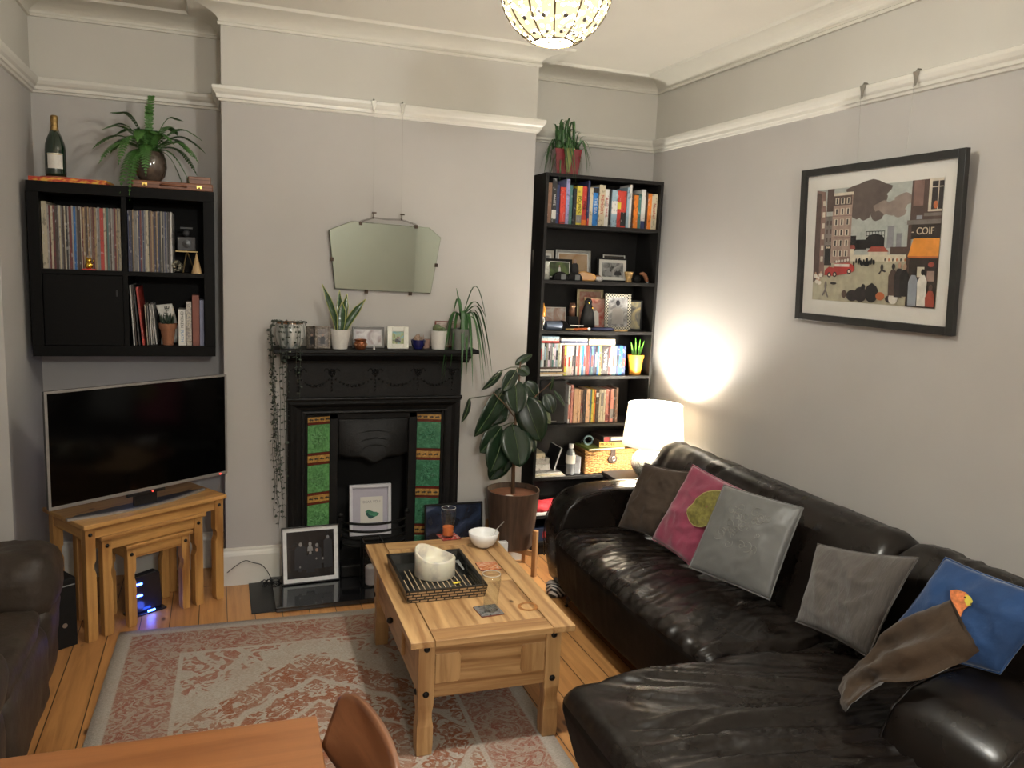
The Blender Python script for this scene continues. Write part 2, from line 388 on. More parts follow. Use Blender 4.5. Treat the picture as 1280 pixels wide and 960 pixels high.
PATH = [(XN, YB), (XN, YN), (XL, YN), (XL, AY), (0, AY), (0, 0), (W, 0), (W, AY), (XR, AY), (XR, YB)]
def offs(i, d):
    P = [Vector(p) for p in PATH]; p = P[i]; ns = []
    for a, c in ((i-1, i), (i, i+1)):
        if a < 0 or c >= len(P): continue
        t = (P[c]-P[a]).normalized(); ns.append(Vector((t.y, -t.x)))
    if len(ns) == 1: return p+ns[0]*d
    n = ns[0]+ns[1]; return p+n/n.dot(ns[0])*d
def sweep(prof, i0, i1):
    b = B(); rows = []
    for i in range(i0, i1+1): rows.append([b.bm.verts.new((*offs(i, d), z)) for d, z in prof])
    for A, C in zip(rows, rows[1:]):
        for k in range(len(prof)): b._f([A[k], A[(k+1) % len(prof)], C[(k+1) % len(prof)], C[k]])
    b._f(rows[0]); b._f(rows[-1][::-1]); return b
rail = [(0, 2.600), (.012, 2.603), (.016, 2.613), (.024, 2.617), (.026, 2.632), (.036, 2.642), (.044, 2.658), (.046, 2.672), (.040, 2.676), (0, 2.676)]
struct('trim_1', sweep(rail, 0, 9), TRIM)
cov = [(0, 2.972), (.014, 2.972), (.016, 2.984), (.010, 2.990)]+[(.010+.145*(1-math.cos(a)), 2.990+.050*math.sin(a)) for a in [PI/2*i/8 for i in range(1, 9)]]+[(.160, 3.046), (.166, 3.053), (0, 3.053)]
struct('trim_2', sweep(cov, 0, 9), M('cornice_paint', (.62, .595, .52), .6, var=.03, vs=5))
skb = [(0, 0), (.022, 0), (.022, .170), (.018, .185), (.012, .195), (.012, .205), (0, .212)]
struct('baseboard_left', sweep(skb, 0, 3), TRIM); struct('baseboard_back_left', sweep(skb, 3, 4), TRIM)
b = B()
for x0, x1 in ((-.022, .318), (1.312, 1.758)): b.prism([(-y, z) for y, z in skb][::-1], x0, x1, 'yz')
struct('baseboard_breast', b, TRIM)
struct('baseboard_right', sweep(skb, 8, 9), TRIM)

# ------------------------------------------------------------------ rug
b = B(); b.mi = 0
cs = [(-.523, -.492), (1.225, -.580), (1.165, -3.05), (-.52, -2.98)]
rug = soft_box(-.862, .862, -1.255, 1.255, 0, .009, .004, .05).build('rug', rug_mat(), smooth=True)
rug.location = (.337, -1.775, .0005); rug.rotation_euler = (0, 0, R(-1.6))
tag(rug, 'faded terracotta and beige patterned rug spread on the floorboards under the coffee table', 'rug')

# ------------------------------------------------------------------ frames
def pframe(name, label, w, h, loc, rz=0, lean=0, fm=BLACKM, border=.018, depth=.018, mount=None, mw=0, pic=None, cat='picture frame', group=None, art=None, gl=True):
    t = thing(name, label, cat, loc, rz, group, rx=-lean)
    b = B(); ow, iw = w/2, w/2-border
    b.box(-ow, -depth, 0, -iw, 0, h); b.box(iw, -depth, 0, ow, 0, h); b.box(-iw, -depth, 0, iw, 0, border); b.box(-iw, -depth, h-border, iw, 0, h)
    b.box(-iw, -.003, border, iw, 0, h-border); b.build('frame', fm, t, bev=min(.002, border*.15))
    if mount:
        b = B(); b.box(-iw, -.006, border, iw, -.003, h-border); b.build('mount', mount, t)
    x = iw-mw; z0, z1 = border+mw, h-border-mw
    if pic:
        b = B(); b.box(-x, -.0075, z0, x, -.006, z1); b.build('picture', pic, t)
    if art: art(t, x, z0, z1)
    return t
def people(t, items, name='figures', y=-.0085):
    """flat printed figures: (x, z, head r, head mat idx, body mat idx, body h, body w)"""
    b = B()
    mats = [M('print_skin', (.32, .21, .16), .4), M('print_dark', (.015, .015, .018), .4), M('print_white', (.62, .6, .56), .4), M('print_grey', (.2, .2, .2), .4), M('print_red', (.45, .06, .05), .4), M('print_pale_grey', (.22, .21, .20), .4)]
    for k, (x, z, r, hm, bmi, bh, bw) in enumerate(items):
        yy = y-.0002*k; n = 12; b.mi = bmi
        b.prism([(x-bw/2, z-r-bh), (x+bw/2, z-r-bh), (x+bw/2*.9, z-r*1.8), (x+bw*.2, z-r*.7), (x-bw*.2, z-r*.7), (x-bw/2*.9, z-r*1.8)], yy, yy+.0003, 'xz')
        b.mi = hm; b.prism([(x+r*.8*math.cos(2*PI*i/n), z+r*math.sin(2*PI*i/n)) for i in range(n)], yy-.0004, yy, 'xz')
    return b.build(name, mats, t)
OFFW = M('off_white_mount', (.62, .60, .55), .8, var=.02)

# ------------------------------------------------------------------ big framed print on the right wall
PW_, PH_ = .925, .715
def big_art(t, x, z0, z1):
    wd, ht = 2*x, z1-z0
    cols = dict(sky=(.36, .38, .35), ground=(.38, .35, .25), wall=(.55, .50, .38), brown=(.085, .055, .045), brick=(.20, .12, .10), pink=(.30, .21, .17), grey=(.16, .14, .125), win=(.52, .46, .36), smoke=(.10, .075, .065), smoke2=(.24, .19, .16), black=(.015, .014, .014), tower=(.22, .22, .23), roof=(.28, .06, .04), orange=(.62, .24, .04), red=(.36, .035, .03), cream=(.55, .50, .38), skin=(.42, .26, .18), white=(.60, .57, .50), dark=(.03, .025, .025), shop=(.035, .026, .022), gblue=(.25, .27, .30), ginger=(.42, .12, .04))
    names = list(cols); mats = [M('print_ink_'+n, cols[n], .35, var=.18, vs=25) for n in names]
    b = B(); k = [0]
    def poly(pts, c):
        b.mi = names.index(c); k[0] += 1; y = -.0076-.00003*k[0]
        b.prism([(-x+u*wd, z1-v*ht) for u, v in pts], y, y+.0003, 'xz')
    def rect(u0, v0, u1, v1, c): poly([(u0, v1), (u1, v1), (u1, v0), (u0, v0)], c)
    def blob(u, v, ru, rv, c, n=16, j=0): poly([(u+ru*(1+j*math.sin(5*a))*math.cos(a), v-rv*(1+j*math.cos(4*a+1))*math.sin(a)) for a in [2*PI*i/n for i in range(n)]], c)
    rect(0, 0, 1, .62, 'sky'); rect(0, .60, 1, 1, 'ground')
    for u, v, ru, rv, c in ((.45, .05, .18, .09, 'smoke'), (.38, .15, .10, .12, 'smoke'), (.50, .13, .10, .10, 'smoke'), (.57, .20, .07, .06, 'smoke2'), (.66, .20, .09, .06, 'smoke2'), (.73, .14, .07, .05, 'smoke2'), (.43, .24, .05, .05, 'smoke'), (.70, .24, .05, .04, 'smoke2'), (.53, .26, .05, .04, 'smoke')): blob(u, v, ru, rv, c, 18, .12)
    rect(.28, .42, .37, .55, 'black'); rect(.36, .455, .46, .54, 'black'); blob(.525, .46, .075, .05, 'black', 18); rect(.45, .46, .60, .53, 'black')
    for i in range(7): rect(.452+.024*i, .385, .456+.024*i, .46, 'black')
    rect(.45, .385, .60, .391, 'black'); rect(.45, .42, .60, .425, 'black')
    for i in range(5): rect(.285+.02*i, .44, .288+.02*i, .47, 'black')
    rect(.62, .35, .67, .53, 'tower'); rect(.69, .41, .73, .54, 'tower'); rect(.65, .52, .78, .58, 'brown')
    rect(.28, .53, .36, .60, 'cream'); poly([(.27, .535), (.30, .50), (.36, .50), (.37, .535)], 'roof'); poly([(.47, .56), (.50, .515), (.60, .515), (.64, .56)], 'roof'); rect(.48, .56, .63, .59, 'win')
    rect(.28, .585, .80, .64, 'wall')
    poly([(0, 0), (.08, .02), (.10, .25), (.10, .78), (0, .84)], 'brick'); poly([(0, .02), (.045, .04), (.055, .8), (0, .84)], 'brown')
    for i in range(6): rect(.062, .10+.1*i, .085, .145+.1*i, 'win')
    rect(.09, .24, .17, .66, 'grey'); rect(.10, .50, .165, .68, 'black')
    for i in range(2):
        for j in range(3): rect(.105+.032*i, .28+.075*j, .120+.032*i, .32+.075*j, 'brown')
    rect(.155, .06, .325, .66, 'pink'); rect(.15, .04, .33, .065, 'win'); rect(.16, .065, .32, .15, 'brown'); rect(.10, .0, .16, .20, 'brown')
    for i in range(3):
        for j in range(6):
            u, v = .175+.05*i, .085+.092*j; rect(u, v, u+.032, v+.055, 'win'); rect(u+.009, v+.004, u+.023, v+.052, 'dark')
    rect(.155, .24, .325, .246, 'brick'); rect(.155, .43, .325, .436, 'brick'); rect(.24, .60, .33, .67, 'brick')
    rect(.785, 0, 1, .40, 'brown'); rect(.80, 0, .87, .20, 'brick'); rect(.765, .31, 1, .345, 'grey'); rect(.88, .26, 1, .285, 'grey'); rect(.905, 0, 1, .25, 'win'); rect(.925, .02, .965, .235, 'dark'); rect(.972, .02, 1, .235, 'dark'); blob(.955, .20, .015, .03, 'ginger'); rect(.915, .06, 1, .068, 'win')
    rect(.775, .345, 1, .46, 'shop'); rect(.79, .58, 1, 1, 'shop'); rect(.775, .345, .80, .85, 'brown')
    poly([(.785, .60), (.82, .455), (1, .455), (1, .60)], 'orange'); rect(.79, .595, 1, .61, 'ginger')
    rect(.86, .68, .91, .76, 'cream'); blob(.955, .66, .022, .02, 'roof'); rect(.93, .71, .98, .79, 'pink')
    rect(.83, .275, .87, .305, 'gblue')
    # fire engine
    poly([(.11, .77), (.115, .72), (.15, .69), (.19, .70), (.20, .66), (.33, .655), (.37, .68), (.375, .715), (.36, .735), (.20, .775)], 'red'); rect(.20, .665, .33, .69, 'white'); poly([(.19, .64), (.33, .625), (.335, .635), (.195, .652)], 'grey')
    for u, v in ((.155, .765), (.205, .76), (.33, .73)): blob(u, v, .018, .024, 'dark'); blob(u, v, .009, .012, 'cream')
    for i in range(5): blob(.215+.025*i, .645-.004*i, .008, .012, 'white')
    rr = random.Random(3)
    for i in range(26): u = .365+rr.random()*.17; v = .63+rr.random()*.035; blob(u, v, .007, .022, 'black', 8)
    for i in range(6): blob(.62+.03*i, .625, .005, .014, 'ginger' if i % 2 else 'dark', 8)
    blob(.60, .69, .012, .03, 'dark', 8); poly([(.575, .74), (.60, .70), (.635, .72), (.625, .73), (.60, .72), (.585, .75)], 'dark')
    for u, v in ((.03, .78), (.055, .80), (.08, .77), (.045, .83), (.07, .84)): blob(u, v, .018, .02, 'white', 8); blob(u, v-.025, .008, .012, 'skin', 8)
    blob(.13, .86, .012, .04, 'grey', 8); poly([(.10, .95), (.13, .88), (.16, .97), (.15, .97), (.13, .92), (.11, .96)], 'grey'); blob(.20, .84, .03, .012, 'dark', 8)
    # spectators seen from behind along the bottom and at the right
    for u, v, ru, rv, c in ((.30, .93, .022, .035, 'brown'), (.36, .92, .02, .03, 'dark'), (.37, .97, .05, .05, 'dark'), (.42, .90, .022, .03, 'dark'), (.44, .96, .055, .065, 'dark'), (.46, .86, .016, .028, 'black'), (.53, .85, .016, .028, 'black'), (.53, .95, .055, .08, 'black'), (.60, .93, .035, .035, 'ginger'), (.67, .95, .03, .03, 'dark'), (.72, .86, .03, .05, 'white'), (.70, .95, .035, .05, 'white')):
        v = min(v, .99-rv); blob(u, v, ru, rv, c, 14)
    for u, v, h, c, hc in ((.69, .70, .22, 'brown', 'dark'), (.735, .69, .24, 'dark', 'skin'), (.775, .70, .22, 'black', 'skin'), (.84, .74, .25, 'gblue', 'dark'), (.905, .74, .25, 'white', 'black'), (.965, .86, .13, 'roof', 'brown')):
        blob(u, v-.02, .013, .025, hc, 12); v2 = min(v+h, 1); poly([(u-.03, v2), (u+.028, v2), (u+.032, v+.05), (u+.014, v+.005), (u-.014, v+.005), (u-.034, v+.06)], c)
    b.build('print', mats, t)
    lettering('- COIF', .040, M('print_ink_lettering', (.52, .44, .32), .5), t, (x-.085, -.0125, z1-.40*ht))
    lettering('BAR', .013, M('print_ink_lettering', (.52, .44, .32), .5), t, (-x+.133*wd, -.0125, z1-.52*ht))
pp = pframe('framed_print', 'large black framed print of a street with a red fire engine on the right wall', PW_, PH_, (2.689, -1.728, 1.625), rz=-PI/2, lean=-.052, fm=M('dark_frame_wood', (.018, .018, .017), .4, var=.3), border=.033, depth=.024, mount=OFFW, mw=.068, art=big_art, cat='picture')
b = B(); b.box(-PW_/2+.034, -.0145, .034, PW_/2-.034, -.0135, PH_-.034); b.build('glazing', glass('picture_glass', (1, 1, 1), ior=1.25), pp)
def hook(loc, rz, label, group):
    t = thing('picture_hook', label, 'hook', loc, rz, group)
    b = B(); b.prism([(-.018, .028), (.018, .028), (.009, 0), (.005, -.028), (-.005, -.028), (-.009, 0)], -.052, -.049, 'xz')
    b.tube([(0, -.05, .026), (0, -.045, .036), (0, -.03, .036), (0, -.022, .030)], .004, 6); b.build('hook_plate', M('dull_nickel', (.33, .31, .27), .4, .7), t, smooth='auto')
    b = B(); b.tube([(0, -.048, -.026), (0, -.060, -.034), (0, -.058, -.022)], .003, 6); b.build('hook_tip', SILV, t); return t
for y, z, l in ((-1.596, 2.648, 'silver rail hook on the right wall holding the left wire of the street print'), (-1.889, 2.648, 'silver rail hook on the right wall holding the right wire of the street print')):
    hook((2.70, y, z), -PI/2, l, 'hooks above the street print')
for (y0, y1, l) in ((-1.596, -1.61, 'thin wire running from the left rail hook down to the street print'), (-1.889, -1.88, 'thin wire running from the right rail hook down to the street print')):
    b = B(); b.tube([(2.644, y0, 2.622), (2.650, y1, 2.30)], .0009, 5); tag(b.build('hanging_wire', M('nylon_wire', (.35, .33, .29), .3)), l, 'wire', 'wires of the street print')

# ------------------------------------------------------------------ mirror
def mirror_mat():
    m, nt, b2 = nodes('old_mirror_glass'); b2.inputs['Metallic'].default_value = 1; b2.inputs['Roughness'].default_value = .03
    b2.inputs['Base Color'].default_value = (.50, .56, .48, 1); return m
t = thing('wall_mirror', 'mirror with clipped corners hanging by a chain above the mantelpiece', 'mirror', (.853, -.018, 1.655), 0, rx=.045)
out = [(-.274, .008), (.270, -.004), (.318, .314), (.247, .368), (-.188, .379), (-.311, .326)]
b = B(); b.prism(out, -.008, 0, 'xz'); b.build('mirror_plate', mirror_mat(), t, bev=.006, seg=1)
b = B(); b.prism([(x*1.0, z) for x, z in out], .0005, .006, 'xz'); b.build('backing_board', BLACKM, t)
b = B()
for x, z in ((-.14, .372), (.17, .370), (-.10, -.001), (.15, -.006), (-.292, .17), (.294, .16)): b.box(x-.009, -.011, z-.012, x+.009, .002, z+.008)
b.build('mirror_clip', M('dark_bronze', (.05, .035, .025), .4, .8), t)
b = B(); cp = [Vector((-.14, -.006, .380)), Vector((-.068, -.008, .404)), Vector((0, -.008, .398)), Vector((.085, -.008, .402)), Vector((.17, -.006, .378))]
for a, c in zip(cp, cp[1:]):
    n = max(2, int((c-a).length/.010))
    for i in range(n):
        p = a.lerp(c, (i+.5)/n); b.tube([p+Vector((.006*math.cos(q), (0 if i % 2 else .003*math.sin(q)), .0035*math.sin(q))) for q in [2*PI*k/8 for k in range(8)]], .0011, 4, True)
b.build('chain', M('dark_bronze', (.05, .035, .025), .4, .8), t)
for x, l in ((.775, 'left'), (.932, 'right')):
    hook((x, 0, 2.648), 0, 'silver rail hook on the chimney breast holding the %s wire of the mirror' % l, 'hooks above the mirror')
    b = B(); b.tube([(x, -.058, 2.620), (x+.006, -.046, 2.075)], .0009, 5)
    tag(b.build('hanging_wire', M('nylon_wire', (.35, .33, .29), .3)), 'thin %s wire from the rail down to the chain of the mirror' % l, 'wire', 'wires of the mirror')
    b = B(); b.tube([(x+.006, -.046, 2.085), (x+.006, -.056, 2.070), (x+.006, -.050, 2.052), (x+.006, -.042, 2.058)], .003, 6)
    b.box(x-.002, -.054, 2.080, x+.022, -.044, 2.088)
    tag(b.build('s_hook', M('dark_bronze', (.05, .035, .025), .4, .8)), 'small dark %s hook linking the mirror chain to its wire' % l, 'hook', 'small hooks on the mirror chain')

# ------------------------------------------------------------------ fireplace
FX0, FX1, FC = .325, 1.303, .814
t = thing('fireplace', 'black cast iron fireplace with green tiled cheeks and a moulded mantel shelf', 'fireplace', (0, 0, 0))
b = B(); b.prism([(-.215, 1.322), (-.220, 1.328), (-.220, 1.340), (-.214, 1.345), (0, 1.345), (0, 1.322)][::-1], .244, 1.366, 'yz'); b.build('mantel_shelf', IRON, t, bev=.003)
b = B(); b.prism([(0, 1.322), (-.190, 1.322), (-.192, 1.312), (-.175, 1.306), (-.155, 1.290), (-.135, 1.282), (-.120, 1.272), (-.118, 1.262), (0, 1.262)], .290, 1.335, 'yz'); b.build('cornice_moulding', IRON, t)
b = B(); b.box(FX0, -.085, 1.065, FX1, 0, 1.265); b.build('frieze', IRON, t, bev=.002)
b = B()
def beads(p, q, sag, n=11, r=.0055):
    for i in range(n+1):
        s = i/n; x = p[0]+(q[0]-p[0])*s; z = p[1]+(q[1]-p[1])*s-sag*4*s*(1-s); b.ball((x, -.088, z), r*(1.3 if 3 < i < n-3 else 1), seg=8)
knots = [FX0+.055, .56, .80, 1.045, FX1-.055]
for a, c in zip(knots, knots[1:]): beads((a, 1.185), (c, 1.185), .055)
for kx in knots:
    for q in range(7): b.ball((kx+.014*math.cos(2*PI*q/7), -.088, 1.205+.014*math.sin(2*PI*q/7)), .007, seg=8)
    b.ball((kx, -.090, 1.205), .009, seg=8)
    for q in range(4): b.ball((kx, -.088, 1.165-.020*q), .0055, seg=8)
    for q in (-1, 1): b.tube([(kx+q*.012, -.087, 1.215), (kx+q*.03, -.087, 1.228), (kx+q*.042, -.087, 1.212)], .003, 5)
b.build('frieze_garland', IRON, t, smooth=True)
b = B(); b.tube([(FX0-.004, -.092, 1.058), (FX1+.004, -.092, 1.058)], .011, 10); b.box(FX0-.002, -.090, 1.040, FX1+.002, 0, 1.060); b.build('bead_moulding', IRON, t, smooth='auto')
# outer frame: jambs and lintel with a stepped, hollowed profile
prof = [(0, 0), (0, -.082), (.016, -.090), (.030, -.084), (.048, -.070), (.075, -.062), (.078, -.072), (.090, -.074), (.094, -.064), (.104, -.060), (.104, 0)]
b = B(); rows = []
zt = 1.042
pth = lambda d: [(FX0+d, .032), (FX0+d, zt-d*.72), (FX1-d, zt-d*.72), (FX1-d, .032)]
for d, y in prof: rows.append([b.bm.verts.new((x, y, z)) for x, z in pth(d)])
for i in range(len(prof)):
    A, C = rows[i], rows[(i+1) % len(prof)]
    for k in range(3): b._f([A[k], A[k+1], C[k+1], C[k]])
for k in (0, 3): b._f([r_[k] for r_ in rows])
b.build('outer_frame', IRON, t)
OX0, OX1 = .560, 1.058
GT = {}
def tile_mat(nm, col):
    m, nt, bb = nodes(nm); v = coords(nt); f = noise_n(nt, v, 30, 2, .5, 2.2)
    nt.links.new(ramp(nt, f, [(.32, tuple(c*.75 for c in col)), (.5, col), (.68, tuple(min(1, c*1.3+.01) for c in col))]), bb.inputs['Base Color'])
    bb.inputs['Roughness'].default_value = .22; bb.inputs['Coat Weight'].default_value = .25; bump(nt, bb, f, .5, .004); return m
TL_, TR_ = tile_mat('green_tile_bright', (.085, .235, .080)), tile_mat('green_tile_deep', (.042, .165, .088))
TB = tile_mat('amber_border_tile', (.36, .20, .055)); TM = M('maroon_border_tile', (.10, .018, .012), .2, coat=.4); TLK = M('dark_leaf_glaze', (.02, .015, .01), .3)
def cheek(s, gm):
    xo, xi = (FX0+.106, OX0) if s < 0 else (FX1-.106, OX1); yo, yi = -.056, -.018
    def pt(u, z, off=0): return Vector((xo+(xi-xo)*u, yo+(yi-yo)*u-off, z))
    def slab(u0, u1, z0, z1, d0, d1): return [pt(u, z, d) for z in (z0, z1) for d in (d0, d1) for u in (u0, u1)]
    z = .950
    rws = [('b', .026), ('m', .016)]
    b = B(); b.hexa(slab(0, 1, .032, .962, -.006, 0)); b.build('tile_backing', IRON, t)
    for k in range(5):
        if k == 0: seqs = [('B', .030), ('M', .014)]
        else: seqs = [('M', .015), ('B', .040), ('M', .015)]
        for kind, h in seqs:
            z -= h; q = B(); q.hexa(slab(.02, .98, z+.0008, z+h-.0008, 0, .006)); o = q.build('border_tile', TB if kind == 'B' else TM, t)
            if kind == 'B':
                q = B()
                for i in range(4):
                    c = pt(.14+.24*i, z+h/2, .0065); dx = pt(1, 0)-pt(0, 0); dx = dx.normalized()
                    q.quad([c-dx*.011, c+Vector((0, 0, -.007)), c+dx*.011, c+Vector((0, 0, .007))]); q.quad([c+dx*.004, c+dx*.012+Vector((0, 0, -.009)), c+dx*.018, c+dx*.010+Vector((0, 0, .004))])
                q.build('leaf_motif', TLK, o)
        h = .160
        z -= h
        if z < .03: h += z-.032; z = .032
        if h < .02: break
        q = B(); q.hexa(slab(.02, .98, z+.001, z+h-.001, 0, .006)); o = q.build('green_tile', gm, t, bev=.0015)
        q = B(); cx_, cz_ = .5, z+h/2; dx = (pt(1, 0)-pt(0, 0)).normalized(); rr = random.Random(k+10*(s > 0))
        for fl in range(5):
            a0 = rr.random()*6; cc = pt(.5, cz_, .0065)+dx*(.030*math.cos(fl*1.256+k))+Vector((0, 0, .030*math.sin(fl*1.256+k)))
            for p_ in range(6):
                a = a0+p_*PI/3; e = cc+dx*.011*math.cos(a)+Vector((0, 0, .011*math.sin(a))); q.ball(e, .0065, sy=.35, seg=7)
            q.ball(cc, .005, sy=.6, seg=7)
        for a_ in range(3):
            a = a_*2.1+k; q.tube([pt(.5, cz_, .007), pt(.5, cz_, .007)+dx*.030*math.cos(a+.5)+Vector((0, 0, .03*math.sin(a+.5))), pt(.5, cz_, .007)+dx*.052*math.cos(a)+Vector((0, 0, .055*math.sin(a)))], .003, 5)
        q.build('relief_flowers', gm, o, smooth=True)
cheek(-1, TL_); cheek(1, TR_)
# inner surround, hood and fire box
b = B(); b.box(OX0, -.022, .032, OX0+.045, .02, .962); b.box(OX1-.045, -.022, .032, OX1, .02, .962); b.box(OX0, -.022, .93, OX1, .02, .962); b.build('inner_frame', IRON, t, bev=.003)
b = B()
hx0, hx1, hz1, hz0 = OX0+.045, OX1-.045, .93, .715
def hood(u, v):
    x = hx0+(hx1-hx0)*u; c = 1-(2*u-1)**2; bottom = hz0-.035*math.exp(-((u-.5)/.16)**2)-.0*c+.01*math.cos(6*PI*u)*.6; z = hz1+(bottom-hz1)*v
    return Vector((x, -.012-.055*c*math.sin(v*PI/2)**1.3, z))
b.grid(hood, 30, 16); ho = b.build('hood', IRON, t, smooth=True, solid=.006)
b = B()
for rr_, zz in ((.17, .80), (.125, .775), (.085, .75)):
    pts = []
    for i in range(25):
        a = PI*i/24; x = FC-.003+rr_*1.15*math.cos(a); z = .708+rr_*.95*math.sin(a)*(.95); u = (x-hx0)/(hx1-hx0)
        if 0 < u < 1: v = (hz1-z)/(hz1-hz0); p = hood(u, min(1, max(0, v))); pts.append((x, p.y-.003, z))
    b.tube(pts, .0035, 6)
b.build('hood_relief', IRON, ho, smooth=True)
b = B(); b.box(OX0+.006, .235, .032, OX1-.006, .245, .93); b.box(OX0+.004, .02, .032, OX0+.014, .235, .93); b.box(OX1-.014, .02, .032, OX1-.004, .235, .93); b.box(OX0+.004, .02, .915, OX1-.004, .235, .925)
b.box(OX0+.014, .02, .032, OX1-.014, .235, .17); b.build('fire_box', M('soot_black', (.006, .0055, .005), .9), t)
b = B()
def bar(z, rad=.0065, bow=.10):
    return [(FC-.195+.39*u, -.030-bow*math.sin(PI*u)**.6, z+.000) for u in [i/16 for i in range(17)]]
for z in (.335, .290, .245, .200): b.tube(bar(z), .0075, 8)
b.build('grate_bars', IRON, t, smooth=True)
b = B()
for x in (FC-.195, FC+.195): b.box(x-.012, -.05, .032, x+.012, -.02, .36); b.ball((x, -.035, .372), .016)
b.split('grate_upright', IRON, t)
b = B(); b.box(FC-.20, -.13, .032, FC+.20, -.024, .10); b.build('ash_pan_cover', IRON, t, bev=.006)

# hearth
b = B(); b.box(.118, -.432, 0, 1.52, -.001, .006); tag(b.build('hearth_tiles', M('black_slate_tile', (.012, .012, .013), .5, var=.2)), 'flat black tiled strip set in the floor around the raised hearth slab', 'hearth')
b = B(); b.box(.238, -.455, .0062, 1.405, -.001, .031); tag(b.build('hearth_slab', BLACKG, bev=.002), 'polished black stone hearth slab in front of the fireplace', 'hearth')

# ------------------------------------------------------------------ things on the hearth
def band_art(t, x, z0, z1):
    people(t, [(-.055, .215, .012, 5, 1, .13, .07), (-.003, .215, .011, 5, 3, .03, .03), (.035, .205, .011, 5, 1, .12, .05), (.095, .245, .010, 3, 1, .16, .05), (-.003, .165, .009, 5, 1, .10, .045), (.033, .178, .010, 0, 1, .02, .02), (.03, .13, .006, 5, 1, .02, .02), (.065, .128, .007, 5, 1, .02, .02), (-.06, .09, .006, 3, 1, .02, .02)])
pframe('framed_photo', 'square framed dark photograph of four people with white mount, leaning beside the fireplace', .315, .315, (.447, -.150, .0315), rz=R(3), lean=.17, fm=BLACKP, border=.006, depth=.02, mount=WHITEP, mw=.022, pic=photo('dark_group_photo', [(.008, .008, .009), (.014, .013, .014), (.03, .028, .027)], 9), cat='picture', art=band_art)
def cab_art(t, x, z0, z1):
    b = B(); b.box(-.058, -.0085, .07, .075, -.0075, .225); b.build('card', M('cream_card', (.62, .60, .54), .8, var=.02), t)
    b = B(); mats = [M('cabbage_green', (.05, .20, .11), .6, var=.4, vs=50), M('cabbage_dark', (.015, .07, .06), .6, var=.3)]
    rr = random.Random(2)
    for i in range(16):
        a = rr.random()*2*PI; r_ = rr.random()*.02; cx, cz = .008+r_*1.4*math.cos(a), .125+r_*math.sin(a)*.9; b.mi = i % 3 == 1
        b.prism([(cx+.018*(1+.15*math.sin(5*q))*math.cos(q), cz+.012*(1+.15*math.cos(4*q))*math.sin(q)) for q in [2*PI*k/14 for k in range(14)]], -.0088-.0001*i, -.0086, 'xz')
    b.build('cabbage_drawing', mats, t)
    lettering('DEAR YOU', .021, M('pencil_grey', (.25, .24, .24), .8), t, (.008, -.0095, .195))
pframe('framed_card', 'white box frame with a green cabbage drawing standing inside the fire grate', .245, .30, (.803, .020, .2250), rz=0, lean=.10, fm=M('white_frame_paint', (.58, .57, .60), .5, var=.03), border=.018, depth=.022, mount=M('lilac_grey_mount', (.42, .40, .46), .8, var=.03), mw=.03, cat='picture', art=cab_art)
b = B(); b.box(.615, -.05, .17, 1.0, .17, .2245); tag(b.build('coal_bed', M('soot_black', (.006, .0055, .005), .9)), 'black bed of the grate under the cabbage picture', 'grate')
pframe('framed_canvas', 'black framed dark blue cloudy picture leaning at the right of the fireplace', .352, .400, (1.268, -.16, .0315), rz=R(0), lean=.10, fm=BLACKM, border=.009, depth=.02, pic=photo('night_sky_print', [(.006, .008, .012), (.012, .018, .035), (.03, .045, .09), (.20, .23, .30)], 5), cat='picture')
# glass lantern with candle, and a jar
t = thing('glass_lantern', 'square glass lantern with a white candle standing on the hearth before the grate', 'lantern', (.765, -.255, .0315))
b = B()
for x in (-.052, .052):
    for y in (-.052, .052): b.box(x-.003, y-.003, 0, x+.003, y+.003, .26)
for z in (.0, .256): b.box(-.055, -.055, z, .055, -.049, z+.005); b.box(-.055, .049, z, .055, .055, z+.005); b.box(-.055, -.049, z, -.049, .049, z+.005); b.box(.049, -.049, z, .055, .049, z+.005)
b.box(-.049, -.049, .0, .049, .049, .003); b.build('lantern_frame', IRON, t)
b = B(); b.box(-.050, -.0505, .006, .050, -.0495, .254); b.box(.0495, -.050, .006, .0505, .050, .254); b.box(-.0505, -.050, .006, -.0495, .050, .254); b.box(-.050, .0495, .006, .050, .0505, .254); b.build('pane', glass('thin_glass', (.96, .96, .95)), t)
b = B(); b.lathe([(.034, .004), (.035, .10), (.030, .106), (.012, .102), (0, .102)], 24); tag(b.build('pillar_candle', M('lilac_grey_wax', (.46, .42, .42), .5), loc=(.765, -.255, .0315), smooth='auto'), 'pale pillar candle inside the square glass lantern', 'candle')
t = thing('glass_jar', 'small clear glass jar with cream wax on the hearth behind the coffee table corner', 'jar', (.865, -.345, .0315))
b = B(); b.lathe([(.001, .001), (.034, .001), (.038, .008), (.038, .080), (.034, .088), (.036, .094), (.034, .094), (.032, .088), (.036, .080), (.036, .010), (.001, .004)], 28); b.build('jar_glass', glass('thin_glass'), t, smooth=True)
b = B(); b.lathe([(0, .005), (.034, .005), (.034, .050), (0, .050)], 28); b.build('wax', M('cream_wax', (.60, .55, .42), .5), t, smooth='auto')
